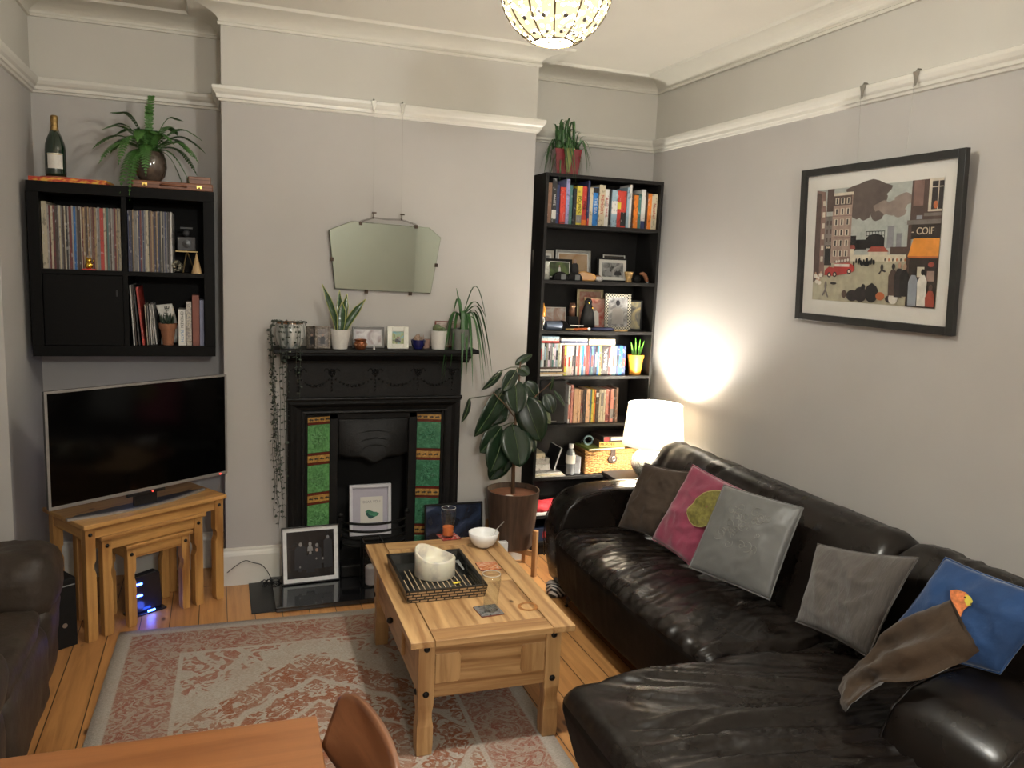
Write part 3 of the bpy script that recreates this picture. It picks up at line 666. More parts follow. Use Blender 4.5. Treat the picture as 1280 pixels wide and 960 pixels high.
# cable on floor by the skirting
b = B(); b.tube(smooth_path([(.005, -.04, .085), (.05, -.04, .12), (.10, -.035, .145), (.14, -.035, .13), (.19, -.035, .11), (.225, -.04, .06), (.235, -.05, .02), (.20, -.07, .010)]), .0022, 6)
tag(b.build('power_cable', BLACKP, smooth=True), 'thin dark cable looped against the white skirting left of the fireplace', 'cable')
t = thing('cable_bundle', 'tangle of black cables on the tiles beside the photograph of four people', 'cable', (.235, -.10, .007)); b = B(); rr = random.Random(9)
for k in range(5):
    b.tube([(.035*math.cos(a)*(1+.3*k/5)+.01*k-.02, .022*math.sin(a)-.01, .006+.035*abs(math.sin(a*1.5+k))) for a in [PI*1.6*i/14+k for i in range(15)]], .0025, 5)
b.build('cable_loops', BLACKP, t, smooth=True)

# ------------------------------------------------------------------ mantelpiece items (shelf top z 1.345)
MZ = 1.3455
def pot(name, label, loc, prof, mat, soil_z=None, soil_r=None, cat='plant', group=None, seg=32, sm='auto', pn='pot'):
    t = thing(name, label, cat, loc, 0, group)
    b = B(); b.lathe(prof, seg); b.build(pn, mat, t, smooth=sm)
    if soil_z: b = B(); b.lathe([(0, soil_z-.01), (soil_r, soil_z-.01), (soil_r, soil_z), (0, soil_z+.003)], seg); b.build('soil', SOIL, t)
    return t
def wallp(r0_, r1_, h, th=.005, rim=0):
    return [(0, 0), (r0_, 0), (r1_+rim, h), (r1_-th+rim, h), (r0_-th, th), (0, th)]
# glazed drip pot with string of hearts
def drip():
    m, nt, bb = nodes('drip_glaze'); sx = N(nt, 'ShaderNodeSeparateXYZ'); tc = N(nt, 'ShaderNodeTexCoord'); nt.links.new(tc.outputs['Object'], sx.inputs[0])
    f = noise_n(nt, coords(nt, (30, 30, 5)), 1, 3); c = ramp(nt, f, [(.35, (.10, .12, .12)), (.5, (.36, .37, .35)), (.62, (.50, .49, .45)), (.75, (.20, .10, .06))])
    top = ramp(nt, sx.outputs[2], [(.128, (0, 0, 0)), (.134, (1, 1, 1))]); nt.links.new(mixc(nt, top, c, (.22, .09, .03)), bb.inputs['Base Color']); bb.inputs['Roughness'].default_value = .15; return m
t = pot('trailing_plant', 'grey glazed pot of string of hearts trailing down the left side of the mantelpiece', (.333, -.125, MZ), [(0, 0), (.050, 0), (.070, .03), (.077, .075), (.072, .12), (.066, .138), (.060, .138), (.066, .118), (.070, .075), (.062, .03), (0, .01)], drip(), .128, .062)
b = B(); rr = random.Random(5)
VINE = M('string_of_hearts_leaf', (.042, .055, .040), .5, var=.7, vs=60)
def vine(pts, dens=.026, size=.0085):
    pts = [Vector(p) for p in pts]; b.tube(pts, .0011, 4)
    for a, c in zip(pts, pts[1:]):
        n = max(1, int((c-a).length/dens))
        for i in range(n):
            p = a.lerp(c, i/n)
            for s in (-1, 1):
                an = rr.random()*2*PI; d = Vector((math.cos(an), math.sin(an), -.3-.5*rr.random())).normalized(); q = p+d*.007; sz = size*(.7+.6*rr.random())
                sd = d.cross(Vector((rr.random()-.5, rr.random()-.5, rr.random()))).normalized()
                b._f([b.bm.verts.new(q+d*sz*.0), b.bm.verts.new(q+d*sz*.45+sd*sz*.8), b.bm.verts.new(q+d*sz*1.25+sd*.5*sz), b.bm.verts.new(q+d*sz*1.5), b.bm.verts.new(q+d*sz*1.25-sd*.5*sz), b.bm.verts.new(q+d*sz*.45-sd*sz*.8)])
def hang(x0, y0, x1, y1, z1, jit=.014):
    P = [(x0*.3, y0*.3, .135), (x0*.8, y0*.8, .148), (x0, y0, .10)]; z = .10; n = max(3, int((.10-z1)/.07))
    for i in range(1, n+1): s = i/n; P.append((x0+(x1-x0)*s+(rr.random()-.5)*jit, y0+(y1-y0)*s+(rr.random()-.5)*jit, .10+(z1-.10)*s))
    vine(P)
for x0, y0, x1, y1, z1 in ((-.095, .02, -.075, .07, -.98), (-.10, .00, -.060, .06, -.90), (-.10, .03, -.050, .075, -1.02), (-.10, -.01, -.045, .065, -.72), (-.105, .01, -.065, .085, -.60), (-.10, .02, -.030, .08, -.99), (-.10, .02, -.035, .055, -.85)): hang(x0, y0, x1, y1, z1)
for x0, y0, x1, y1, z1 in ((.03, -.105, .022, -.11, -.14), (.045, -.104, .04, -.11, -.26), (-.02, -.108, -.03, -.09, -.45), (-.06, -.10, -.055, -.07, -.72), (-.05, -.10, -.02, -.03, -.80)): hang(x0, y0, x1, y1, z1, .008)
for k in range(11):
    a = k*.571; vine([(.05*math.cos(a), .05*math.sin(a), .14), (.078*math.cos(a), .078*math.sin(a), .145), (.084*math.cos(a+.3), .084*math.sin(a+.3), .12)], .022, .008)
b.build('vines', VINE, t)

def silver_frame(name, label, w, h, loc, rz, fm, pic, bd=.018, group=None, lean=.14, mount=None, mw=0, art=None): return pframe(name, label, w, h, loc, rz, lean, fm, bd, .012, mount, mw, pic, 'photo frame', group, art)
ORN = M('ornate_pewter', (.14, .12, .10), .4, .8, var=.6, vs=90, bmp=1, bs=90)
MG = 'small frames on the mantelpiece'
def onep(t, x, z0, z1): people(t, [(0, (z0+z1)/2+.012, .008, 0, 1, (z1-z0)/2-.006, .026)])
silver_frame('photo_frame', 'left panel of the folding pewter photo frames, half hidden beside the glazed pot', .062, .120, (.440, -.150, MZ), R(35), ORN, photo('ph_a', [(.02, .02, .02), (.12, .10, .09), (.3, .27, .24)], 30), .013, MG, .05, art=onep)
silver_frame('photo_frame', 'ornate pewter photo frame standing just left of the snake plant', .082, .122, (.500, -.155, MZ), R(-6), ORN, photo('ph_b', [(.03, .03, .04), (.15, .12, .10), (.38, .33, .28)], 30), .014, MG, .05, art=onep)
# snake plant
t = pot('snake_plant', 'snake plant with yellow edged leaves in a white pot on the mantelpiece', (.592, -.150, MZ), wallp(.040, .056, .105, .005), M('white_clay', (.58, .56, .52), .6, var=.06, vs=70, bmp=.2), .094, .048)
SNK = tile_mat('snake_leaf', (.025, .06, .022)); SNE = M('snake_leaf_edge', (.32, .33, .07), .4)
for (x, y, lean_x, lean_y, h, w, nr) in ((-.012, 0, -.085, .0, .255, .013, (.2, -1, 0)), (.0, -.012, .012, .02, .165, .018, (.1, -1, 0)), (.012, .008, .030, .03, .205, .016, (-.3, -1, 0)), (.02, -.005, .115, .0, .180, .015, (-.2, -1, .1)), (-.004, .014, .004, .02, .225, .014, (.3, -1, 0))):
    n = 10; pts = [(x+lean_x*(i/n)**1.3, y+lean_y*(i/n)**1.3, .09+h*i/n) for i in range(n+1)]; ww = [w*(.6+.6*math.sin(PI*min(1, .15+.75*i/n)))*(1 if i < 8 else (1-(i-7)/3.2)) for i in range(n+1)]; ww[-1] = .001
    b = B(); b.leaf(pts, ww, nr, .25); lf = b.build('leaf', SNK, t, smooth=True, solid=.002)
    b = B()
    for s in (-1, 1):
        P = []
        for i, p in enumerate(pts):
            p = Vector(p); q = (Vector(pts[min(i+1, n)])-Vector(pts[max(i-1, 0)])).normalized(); sd = q.cross(Vector(nr)).normalized(); P.append(p+sd*s*ww[i]*1.02+sd.cross(q)*ww[i]*.25)
        b.tube(P, .0017, 5)
    b.build('leaf_margin', SNE, lf)
silver_frame('photo_frame', 'landscape silver and black photo frame behind the brown copper pot', .176, .116, (.752, -.115, MZ), 0, M('dark_pewter', (.09, .085, .08), .35, .7), photo('ph_c', [(.62, .60, .60), (.45, .42, .43), (.25, .20, .20), (.45, .16, .12)], 14), .012, MG, .12, M('silver_inner', (.3, .29, .28), .4, .5), .008)
t = thing('copper_pot', 'small round brown copper pot standing on the mantelpiece right of the snake plant', 'pot', (.698, -.185, MZ)); b = B(); b.lathe([(0, 0), (.022, 0), (.033, .018), (.034, .032), (.029, .044), (.033, .054), (.030, .055), (.026, .044), (.030, .03), (.02, .006), (0, .006)], 28); b.build('pot_body', M('hammered_copper', (.22, .075, .03), .35, .7, var=.5, vs=60, bmp=.5, bs=120), t, smooth='auto')
b = B()
for i in range(10): a = 2*PI*i/10; b.ball((.0345*math.cos(a), .0345*math.sin(a), .026), .004, seg=6)
b.build('bead_band', M('pale_copper', (.5, .28, .16), .35, .7), t)
t = thing('trinket', 'tiny cream ornament standing in front of the landscape photo frame', 'ornament', (.768, -.205, MZ)); b = B(); b.lathe([(0, 0), (.007, 0), (.006, .008), (.003, .010), (.005, .014), (0, .018)], 12); b.build('ornament_body', CERW, t, smooth=True)
silver_frame('photo_frame', 'cream metal photo frame with an arched opening in the middle of the mantelpiece', .118, .122, (.910, -.150, MZ), R(-2), M('cream_metal', (.47, .46, .40), .35, .3, var=.15, bmp=.3), photo('ph_d', [(.03, .05, .05), (.30, .35, .15), (.15, .35, .40), (.5, .48, .3)], 22), .027, MG, .1, art=lambda t, x, z0, z1: people(t, [(-.006, .058, .005, 0, 1, .018, .02), (.008, .062, .005, 0, 3, .02, .018), (.0, .050, .004, 1, 1, .012, .03)]))
t = pot('succulent', 'dried pale succulent in a small dark blue pot on the mantelpiece', (1.024, -.155, MZ), [(0, 0), (.022, 0), (.036, .02), (.042, .052), (.037, .052), (.032, .02), (0, .008)], M('cobalt_glaze', (.012, .014, .09), .15, coat=.6), .046, .036)
b = B(); rr = random.Random(4)
for k in range(26):
    a = rr.random()*6.28; r_ = rr.random()*.028; h = .012+.03*rr.random(); b.leaf([(r_*math.cos(a), r_*math.sin(a), .046), (r_*1.3*math.cos(a), r_*1.3*math.sin(a), .046+h*.6), (r_*1.2*math.cos(a+.3), r_*1.2*math.sin(a+.3), .046+h)], [.005, .008, .002], (math.cos(a), math.sin(a), .3))
b.build('rosette', M('dried_leaf', (.36, .26, .19), .7, var=.4, vs=80), t)
t = thing('candle_glass', 'small pinkish glass candle holder between the blue and the white pot', 'candle', (1.082, -.10, MZ)); b = B(); b.lathe([(0, 0), (.022, 0), (.024, .05), (.022, .05), (.020, .006), (0, .006)], 20); b.build('holder', M('rose_glass', (.30, .19, .15), .2), t, smooth='auto')
pframe('photo_frame', 'thin red wooden frame standing behind the white cactus pot', .13, .150, (1.212, -.045, MZ), 0, .06, M('red_frame_wood', (.16, .035, .02), .4), .008, .01, OFFW, .002, photo('ph_e', [(.5, .47, .42), (.35, .30, .27), (.2, .12, .1)], 18), 'photo frame', MG)
t = pot('cactus', 'small round cactus in a white pot, left of the strap leaved plant', (1.145, -.150, MZ), wallp(.040, .050, .105, .005), M('white_clay', (.58, .56, .52), .6, var=.06), .097, .043)
b = B()
for sx_, sy_, r_ in ((-.012, 0, .026), (.022, .01, .018)):
    prof = [(r_*math.sin(PI*i/12), .100+r_-r_*math.cos(PI*i/12)) for i in range(13)]
    for i in range(20): pass
    b.lathe([(max(r, .0001), z-.012) for r, z in prof], 20, (sx_, sy_, 0))
b.build('cactus_body', M('cactus_skin', (.10, .13, .06), .7, bmp=1, bs=200), t, smooth=True)
# strap-leaved plant
t = pot('dracaena', 'plant with long arching strap leaves in a grey pot, right end of the mantelpiece', (1.268, -.165, MZ), wallp(.046, .060, .118, .005), M('grey_green_pot', (.13, .135, .12), .5), .106, .052)
b = B(); b.tube([(0, 0, .10), (.004, 0, .15), (.006, 0, .20)], [.010, .008, .005], 8); b.build('stem', LEAFM, t, smooth=True)
def arch(base, out, h, drop, w, az, n=12):
    """arching strap leaf: rises by h, reaches out, then drops"""
    pts, ww = [], []
    for i in range(n+1):
        s = i/n; r_ = out*s; z = base[2]+h*math.sin(min(1, s*1.6)*PI/2) - drop*max(0, s-.35)**1.8*2.2
        pts.append(Vector((base[0]+r_*math.cos(az), base[1]+r_*math.sin(az), z))); ww.append(w*(.65+.5*math.sin(PI*min(1, .1+s)))*(1-s**6)+.0006)
    return pts, ww
for k, (az, out, h, drop, w) in enumerate(((185, .10, .06, .42, .011), (200, .13, .05, .38, .011), (165, .12, .04, .30, .010), (-100, .08, .05, .40, .011), (-60, .10, .05, .42, .012), (-30, .13, .05, .44, .011), (-10, .17, .06, .40, .010), (10, .21, .08, .42, .010), (0, .15, .22, .24, .008), (20, .17, .11, .10, .008), (120, .07, .12, .1, .008), (-75, .07, .03, .34, .012), (-45, .16, .03, .40, .010), (25, .20, .05, .35, .010), (60, .10, .04, .2, .010), (-150, .08, .03, .30, .010))):
    pts, ww = arch((.004, 0, .165+.006*(k % 4)), out, h, drop, w, R(az)); b = B(); b.leaf(pts, ww, (0, 0, 1), .35); b.build('leaf', LEAFM, t, smooth=True)
b = B(); b.leaf([(0, 0, .17), (-.012, 0, .25), (-.035, 0, .345)], [.009, .008, .001], (0, -1, 0), .3); b.build('leaf', LEAFM, t)

# ------------------------------------------------------------------ wall cube unit (left alcove)
KX0, KX1, KZ0, KZ1, KY0, KY1 = -.880, -.041, 1.294, 2.137, -.085, .308
t = thing('cube_shelf', 'black square wall cube unit with four cells above the television in the left alcove', 'shelf unit', (KX0, KY0, KZ0))
kw, kh, kd = KX1-KX0, KZ1-KZ0, KY1-KY0
b = B(); e = .052; b.box(0, 0, 0, kw, kd, e); b.box(0, 0, kh-e, kw, kd, kh); b.box(0, 0, e, e, kd, kh-e); b.box(kw-e, 0, e, kw, kd, kh-e); b.build('carcass', BLACKW, t, bev=.0015)
b = B(); b.box(kw/2-.011, .003, e, kw/2+.011, kd-.01, kh-e); b.build('divider', BLACKW, t)
mz0, mz1 = .405, .427
for x0, x1 in ((e, kw/2-.011), (kw/2+.011, kw-e)):
    b = B(); b.box(x0, .003, mz0, x1, kd-.01, mz1); b.build('shelf_board', BLACKW, t)
b = B(); b.box(e, kd-.008, e, kw-e, kd-.001, kh-e); b.build('back_panel', BLACKW, t)
d = B(); d.box(e+.002, .012, e+.002, kw/2-.013, .028, mz0-.002); dd = d.build('door', BLACKW, t, bev=.001)
d = B(); d.box(kw/2-.045, .006, .30, kw/2-.038, .012, .33); d.build('handle', BLACKP, dd)

COLN = lambda c: c
ORD = ['first', 'second', 'third', 'fourth', 'fifth', 'sixth', 'seventh', 'eighth', 'ninth', 'tenth', 'eleventh', 'twelfth', 'thirteenth', 'fourteenth', 'fifteenth', 'sixteenth', 'seventeenth', 'eighteenth', 'nineteenth', 'twentieth']
def ordn(i):
    if i < 20: return ORD[i]
    k = i+1; tens = {2: 'twenty', 3: 'thirty', 4: 'forty', 5: 'fifty', 6: 'sixty'}[k//10]
    return tens+'-'+ORD[k % 10-1] if k % 10 else {30: 'thirtieth', 40: 'fortieth', 50: 'fiftieth'}[k]
def spine_mat(c, seed):
    nm = 'spine_%02x%02x%02x' % tuple(int(max(0, min(1, x))*255) for x in c)
    if nm in MATS: return MATS[nm]
    m, nt, bb = nodes(nm); oi = N(nt, 'ShaderNodeObjectInfo'); va = N(nt, 'ShaderNodeVectorMath', operation='ADD'); cb = N(nt, 'ShaderNodeCombineXYZ')
    for q in range(3): nt.links.new(math_n(nt, 'MULTIPLY', oi.outputs['Random'], 37.0+q*11), cb.inputs[q])
    nt.links.new(coords(nt, (60, 1, 38)), va.inputs[0]); nt.links.new(cb.outputs[0], va.inputs[1]); f = noise_n(nt, va.outputs[0], 1.2, 1, .3)
    nt.links.new(ramp(nt, f, [(.30, tuple(x*.5+.01 for x in c)), (.38, c), (.66, c), (.74, tuple(min(1, x*.7+.18) for x in c))]), bb.inputs['Base Color']); bb.inputs['Roughness'].default_value = .45
    MATS[nm] = m; return m
CN = {'cream': (.55, .48, .34), 'white': (.66, .64, .60), 'red': (.50, .045, .03), 'black': (.02, .02, .022), 'dark brown': (.06, .035, .025), 'brown': (.20, .11, .07), 'grey': (.22, .21, .20), 'pale grey': (.38, .36, .33), 'blue': (.02, .18, .52), 'pale blue': (.30, .42, .50), 'navy': (.03, .04, .12), 'teal': (.06, .17, .16), 'green': (.06, .15, .06), 'yellow': (.62, .50, .06), 'orange': (.68, .19, .02), 'pink': (.55, .22, .17), 'tan': (.42, .29, .15), 'lavender': (.28, .28, .50), 'maroon': (.16, .025, .025), 'peach': (.62, .38, .22)}
def record(x, w, h, y0, z, cname, tilt=0, label='', dep=.305, name='record_sleeve', cat='record', group=None):
    b = B(); b.box(0, 0, 0, w, dep, h); o = b.build(name, spine_mat(tuple(q*.68 for q in CN[cname]), 0), loc=(x, y0, z)); o.rotation_euler = (0, tilt, 0)
    return tag(o, label, cat, group)
rr = random.Random(11)
x = KX0+e+.003; xe = KX0+kw/2-.013; zb = KZ0+mz1+.0003; i = 0
seqA = ['cream']+[None]*200; pal = ['pale grey', 'dark brown', 'brown', 'cream', 'grey', 'black', 'tan', 'maroon', 'pale grey', 'grey', 'cream', 'navy', 'brown']
items = []
while x < xe-.005:
    w = .0225 if i == 0 else rr.choice([.0045, .0055, .0065, .0075, .009]); c = 'cream' if i == 0 else rr.choice(pal)
    f = (x-KX0-e)/(xe-KX0-e)
    if abs(f-.40) < .012: c = 'blue'
    if abs(f-.715) < .012: c = 'red'; w = .016
    if .80 < f < .82: c = 'teal'
    if x+w > xe: break
    items.append((x, w, c, .322 if i == 0 else .302+.006*rr.random())); x += w+.0004; i += 1
nA = len(items)
for k, (x, w, c, h) in enumerate(items):
    wd = 'thick cream record box set' if k == 0 else ('thick red record box set' if w == .016 else 'thin %s record sleeve' % c)
    record(x, w, h, KY0+.03+.006*rr.random(), zb, c, 0, '%s in the upper left cube, %s from the left' % (wd, ordn(k)), group='records in the upper left cube')
x = KX0+kw/2+.014; xe = KX0+kw-e-.150; k = 0
while x < xe:
    w = rr.choice([.0045, .0055, .0065, .0075]); c = rr.choice(pal if x < xe-.05 else ['black', 'navy', 'dark brown', 'grey', 'white', 'black'])
    record(x, w, .300+.006*rr.random(), KY0+.03+.006*rr.random(), zb, c, 0, 'thin %s record sleeve in the upper right cube, %s from the left' % (c, ordn(k)), group='records in the upper right cube'); x += w+.0004; k += 1
# lower right cube
zl = KZ0+e+.0003; x = KX0+kw/2+.012
LR = 'books and magazines in the lower right cube'
for (dx, w, h, tilt, c, lb) in ((.016, .006, .305, -.045, 'white', 'thin white record sleeve leaning at the left end of the lower right cube'), (.026, .005, .300, -.048, 'dark brown', 'dark brown record sleeve leaning between the white and the red sleeve'), (.040, .006, .300, -.070, 'black', 'black record sleeve leaning against the red sleeve'), (.058, .009, .297, -.090, 'red', 'red record sleeve leaning in the lower right cube')):
    o = record(x+dx, w, h, KY0+.03, zl+.0006, c, tilt, lb, group=LR)
for k, (dx, w, h, tl, c) in enumerate(((.078, .004, .225, -.05, 'cream'), (.086, .005, .220, -.04, 'grey'), (.095, .005, .228, -.03, 'white'), (.105, .006, .222, -.06, 'pale grey'), (.116, .006, .224, -.08, 'white'))):
    record(x+dx, w, h*.92, KY0+.05+.01*k, zl+.0006, c, tl, '%s magazine standing in the lower right cube, %s from the red sleeve' % (c, ORD[k]), .20, 'magazine', 'magazine', LR)
t = thing('magazine', 'white magazine with black title leaning behind the plant pot in the lower right cube', 'magazine', (x+.135, KY0+.09, zl), 0, LR, ry=-.10); b = B()
b.grid(lambda u, v: Vector((.006+.075*u+.012*math.sin(v*PI), .0+.03*u, .205*v)), 6, 8); b.build('cover', M('glossy_cover', (.55, .54, .50), .3), t, solid=.002, smooth=True)
lettering('THE', .034, BLACKM, t, (.050, .008, .165), (PI/2, R(-75), R(20)))
# white book, patterned book, brick-red book, lilac book
kx1 = KX0+kw-e
bk = thing('book', 'white book with black and blue spine lettering in the lower right cube', 'book', (kx1-.128, KY0+.045, zl), 0, LR); b = B(); b.box(0, 0, 0, .034, .16, .187); b.build('cover', M('white_book_cover', (.60, .58, .54), .5), bk, bev=.001)
lettering('OM EKEN', .020, BLACKM, bk, (.017, -.0008, .135), (PI/2, R(90), 0)); lettering('PLATH', .020, M('blue_ink', (.05, .2, .42), .5), bk, (.017, -.0008, .05), (PI/2, R(90), 0))
bk = thing('book', 'patterned grey and cream book standing left of the tall brick red book', 'book', (kx1-.090, KY0+.04, zl), 0, LR); b = B(); b.box(0, 0, 0, .026, .18, .228); b.build('cover', photo('zigzag_cover', [(.12, .10, .09), (.5, .45, .36), (.2, .18, .2), (.6, .55, .42)], 60), bk, bev=.001)
bk = thing('book', 'tall brick red book standing at the right of the lower right cube', 'book', (kx1-.060, KY0+.035, zl), 0, LR); b = B(); b.box(0, 0, 0, .034, .20, .262); b.build('cover', M('brick_red_cloth', (.21, .075, .055), .7), bk, bev=.001)
bk = thing('book', 'lilac grey book at the right end of the lower right cube', 'book', (kx1-.024, KY0+.035, zl), 0, LR); b = B(); b.box(0, 0, 0, .020, .19, .238); b.build('cover', M('lilac_cloth', (.22, .23, .33), .7), bk, bev=.001)
t = pot('potted_cactus', 'dark spiky plant in a terracotta pot in the lower right cube', (kx1-.180, KY0+.075, zl), [(0, 0), (.026, 0), (.037, .085), (.042, .085), (.044, .112), (.038, .112), (.036, .088), (.024, .006), (0, .006)], M('terracotta', (.24, .10, .05), .85, bmp=.3), .100, .036)
b = B()
for k in range(18): a = k*2.4; r_ = .03*(k % 6)/6; b.tube([(r_*math.cos(a)*.5, r_*math.sin(a)*.5, .09), (r_*1.3*math.cos(a), r_*1.3*math.sin(a), .125), (r_*1.6*math.cos(a), r_*1.6*math.sin(a), .150+.008*(k % 3))], [.006, .006, .001], 6)
b.build('cactus_stems', M('very_dark_green', (.012, .028, .014), .6), t, smooth=True)
# trinkets in upper right cube
t = thing('lucky_cat', 'small shiny gold cat figure on a red base in front of the records', 'figurine', (KX0+e+.205, KY0+.016, zb)); b = B(); b.box(-.030, -.012, 0, .030, .012, .006); b.build('base', M('red_lacquer', (.5, .03, .02), .3), t)
GOLD = M('polished_gold', (.80, .50, .07), .18, 1)
b = B(); b.ball((0, 0, .022), .018, 1, .62, 1); b.ball((0, 0, .046), .013, 1, .75, .9)
for s in (-1, 1): b.lathe([(.0055, 0), (0, .010)], 8, (s*.008, 0, .054))
b.tube([(.014, 0, .028), (.022, 0, .040), (.021, 0, .052)], .004, 8); b.build('cat_body', GOLD, t, smooth=True)
t = thing('wooden_cone', 'plain pale wooden cone standing at the right of the upper right cube', 'ornament', (kx1-.035, KY0+.03, zb)); b = B(); b.lathe([(0, 0), (.026, 0), (.0257, .002), (.001, .105), (0, .106)], 32); b.build('cone_body', M('pale_turned_wood', (.46, .31, .15), .5, stretch=(1, 1, .2)), t, smooth='auto')
t = thing('glass_cluster', 'silvery crumpled glass ornament in the upper right cube left of the wooden cone', 'ornament', (kx1-.128, KY0+.035, zb)); b = B(); rr = random.Random(8)
for k in range(26): a = rr.random()*6.28; zz = .010+.045*rr.random(); r_ = .020*math.sin(zz/.055*PI*.9); b.ball((r_*math.cos(a), r_*.8*math.sin(a), zz), .011, seg=5)
b.build('crumpled_body', M('crumpled_silver', (.45, .44, .36), .15, .9, var=.6, vs=90), t)
t = thing('camera_model', 'dark toy camera on a small tripod at the back of the upper right cube', 'ornament', (kx1-.085, KY0+.16, zb)); b = B(); b.box(-.045, -.03, .115, .045, .03, .185); b.build('camera_body', M('charcoal_grey', (.045, .045, .048), .5), t, bev=.004)
b = B(); b.lathe([(0, 0), (.020, 0), (.020, .01), (0, .012)], 20, X=Matrix.Translation((0, -.03, .15)) @ Matrix.Rotation(PI/2, 4, 'X')); b.build('lens', BLACKP, t)
b = B(); b.ball((0, 0, .205), .018); b.box(-.03, -.01, .228, .03, .01, .236); b.build('flash', M('charcoal_grey', (.045, .045, .048), .5), t)
for a in (0, 2.1, 4.2): b = B(); b.tube([(0, 0, .115), (.04*math.cos(a), .04*math.sin(a), .001)], .003, 6); b.build('leg', M('brass_dull', (.3, .22, .1), .4, .7), t)
b = B(); b.box(-.055, -.034, .107, .055, -.026, .113); b.build('brass_rail', M('brass_dull', (.3, .22, .1), .4, .7), t)

# on top of the cube unit
KT = KZ1+.0004
t = thing('flat_book', 'large orange and yellow book lying flat on the wall unit under the champagne bottle', 'book', (-.700, .065, KT), R(-3)); b = B(); b.box(-.170, -.115, .0, .170, .115, .022)
m, nt, bb = nodes('orange_book_spine'); nt.links.new(ramp(nt, noise_n(nt, coords(nt, (22, 1, 60)), 1.2, 2), [(.42, (.45, .035, .02)), (.5, (.62, .14, .02)), (.60, (.72, .40, .05))]), bb.inputs['Base Color']); b.build('cover', m, t, bev=.001)
t = thing('coaster', 'thin round red mat under the champagne bottle', 'mat', (-.755, .050, KT+.0224)); b = B(); b.lathe([(0, 0), (.085, 0), (.085, .006), (0, .006)], 36); b.build('mat_disc', M('terracotta_felt', (.30, .09, .05), .9), t)
t = thing('champagne_bottle', 'dark green champagne bottle with gold foil neck and white label on the wall unit', 'bottle', (-.770, .050, KT+.0289))
b = B(); b.lathe([(0, .008), (.034, 0), (.045, .003), (.047, .02), (.047, .130), (.044, .158), (.033, .192), (.021, .222)], 32); b.build('bottle_glass', M('dark_green_glass', (.006, .020, .010), .06, coat=1), t, smooth=True)
b = B(); b.lathe([(.0225, .205), (.0175, .235), (.0155, .262), (.0175, .268), (.0175, .290), (.012, .296), (0, .298)], 20); b.build('foil', M('gold_foil', (.34, .22, .08), .35, .8, var=.5, vs=60, bmp=1, bs=80), t, smooth=True)
b = B(); b.lathe([(.0476, .040), (.0476, .112)], 16, a0=-PI/2-.75+.1, a1=-PI/2+.75+.1); b.build('paper_label', M('bottle_label', (.62, .60, .55), .6), t, smooth=True)
b = B(); b.lathe([(.0478, .105), (.0478, .109)], 16, a0=-PI/2-.75, a1=-PI/2+.75); b.build('label_band', M('gold_foil_plain', (.4, .28, .1), .4, .7), t)
t = thing('wooden_case', 'flat tan leather case with brass catches lying on the wall unit under the fern pot', 'case', (-.230, .080, KT)); TAN = M('tan_case_leather', (.20, .075, .035), .45, var=.2)
b = B(); b.box(-.195, -.13, 0, .185, .13, .038); b.build('case_body', TAN, t, bev=.005)
b = B(); b.box(-.195, -.1305, .0185, .185, .1305, .0200); b.build('lid_seam', M('dark_seam', (.04, .02, .01), .7), t)
for xx in (-.135, .120):
    b = B(); b.box(xx-.012, -.136, .012, xx+.012, -.130, .027); b.ball((xx, -.137, .016), .005); b.build('catch', M('brass_bright', (.6, .42, .12), .3, 1), t)
b = B(); b.tube([(-.062, -.131, .019), (-.055, -.142, .023), (.05, -.142, .021), (.057, -.131, .018)], .0055, 8); b.build('handle', TAN, t, smooth=True)
t = thing('leather_box', 'small tan box standing on the right of the flat leather case', 'box', (-.115, .085, KT+.0384), R(6)); b = B(); b.box(-.055, -.06, 0, .055, .06, .040); b.build('box_body', TAN, t, bev=.003); b = B(); b.box(-.0552, -.0602, .024, .0552, .0602, .026); b.build('lid_seam', M('dark_seam', (.04, .02, .01), .7), t)
# fern
t = pot('potted_fern', 'green fern with long arching fronds in a round brown glazed pot on the wall unit', (-.345, .060, KT+.0384), [(0, 0), (.045, 0), (.070, .03), (.082, .075), (.078, .115), (.066, .145), (.060, .150), (.055, .145), (.068, .11), (.072, .075), (0, .02)], M('taupe_glaze', (.075, .055, .042), .12, var=.3, vs=30, coat=1), .138, .056)
def frond(az, length, rise, droop, n=26, lw=.030, twist=0):
    b = B(); pts = []
    for i in range(n+1):
        s = i/n; r_ = length*(s-.12*s*s); z = .14+rise*math.sin(min(1, s*1.5)*PI/2)-droop*s**2.3
        pts.append(Vector((r_*math.cos(az+twist*s), r_*math.sin(az+twist*s), z)))
    b.tube(pts, .0014, 4)
    for i in range(2, n+1):
        s = i/n; t_ = (pts[i]-pts[i-1]).normalized(); sd = t_.cross(Vector((0, 0, 1)));
        sd = sd.normalized() if sd.length > .05 else Vector((math.sin(az), -math.cos(az), 0)); L = lw*(math.sin(PI*min(1, .12+.88*s))**.7+.12)*(1 if s < .9 else .6)
        for q in (-1, 1):
            d = (sd*q+t_*.35+Vector((0, 0, -.15))).normalized(); b.leaf([pts[i], pts[i]+d*L*.5, pts[i]+d*L], [.0042, .0052, .0008], sd.cross(t_), .1)
    return b
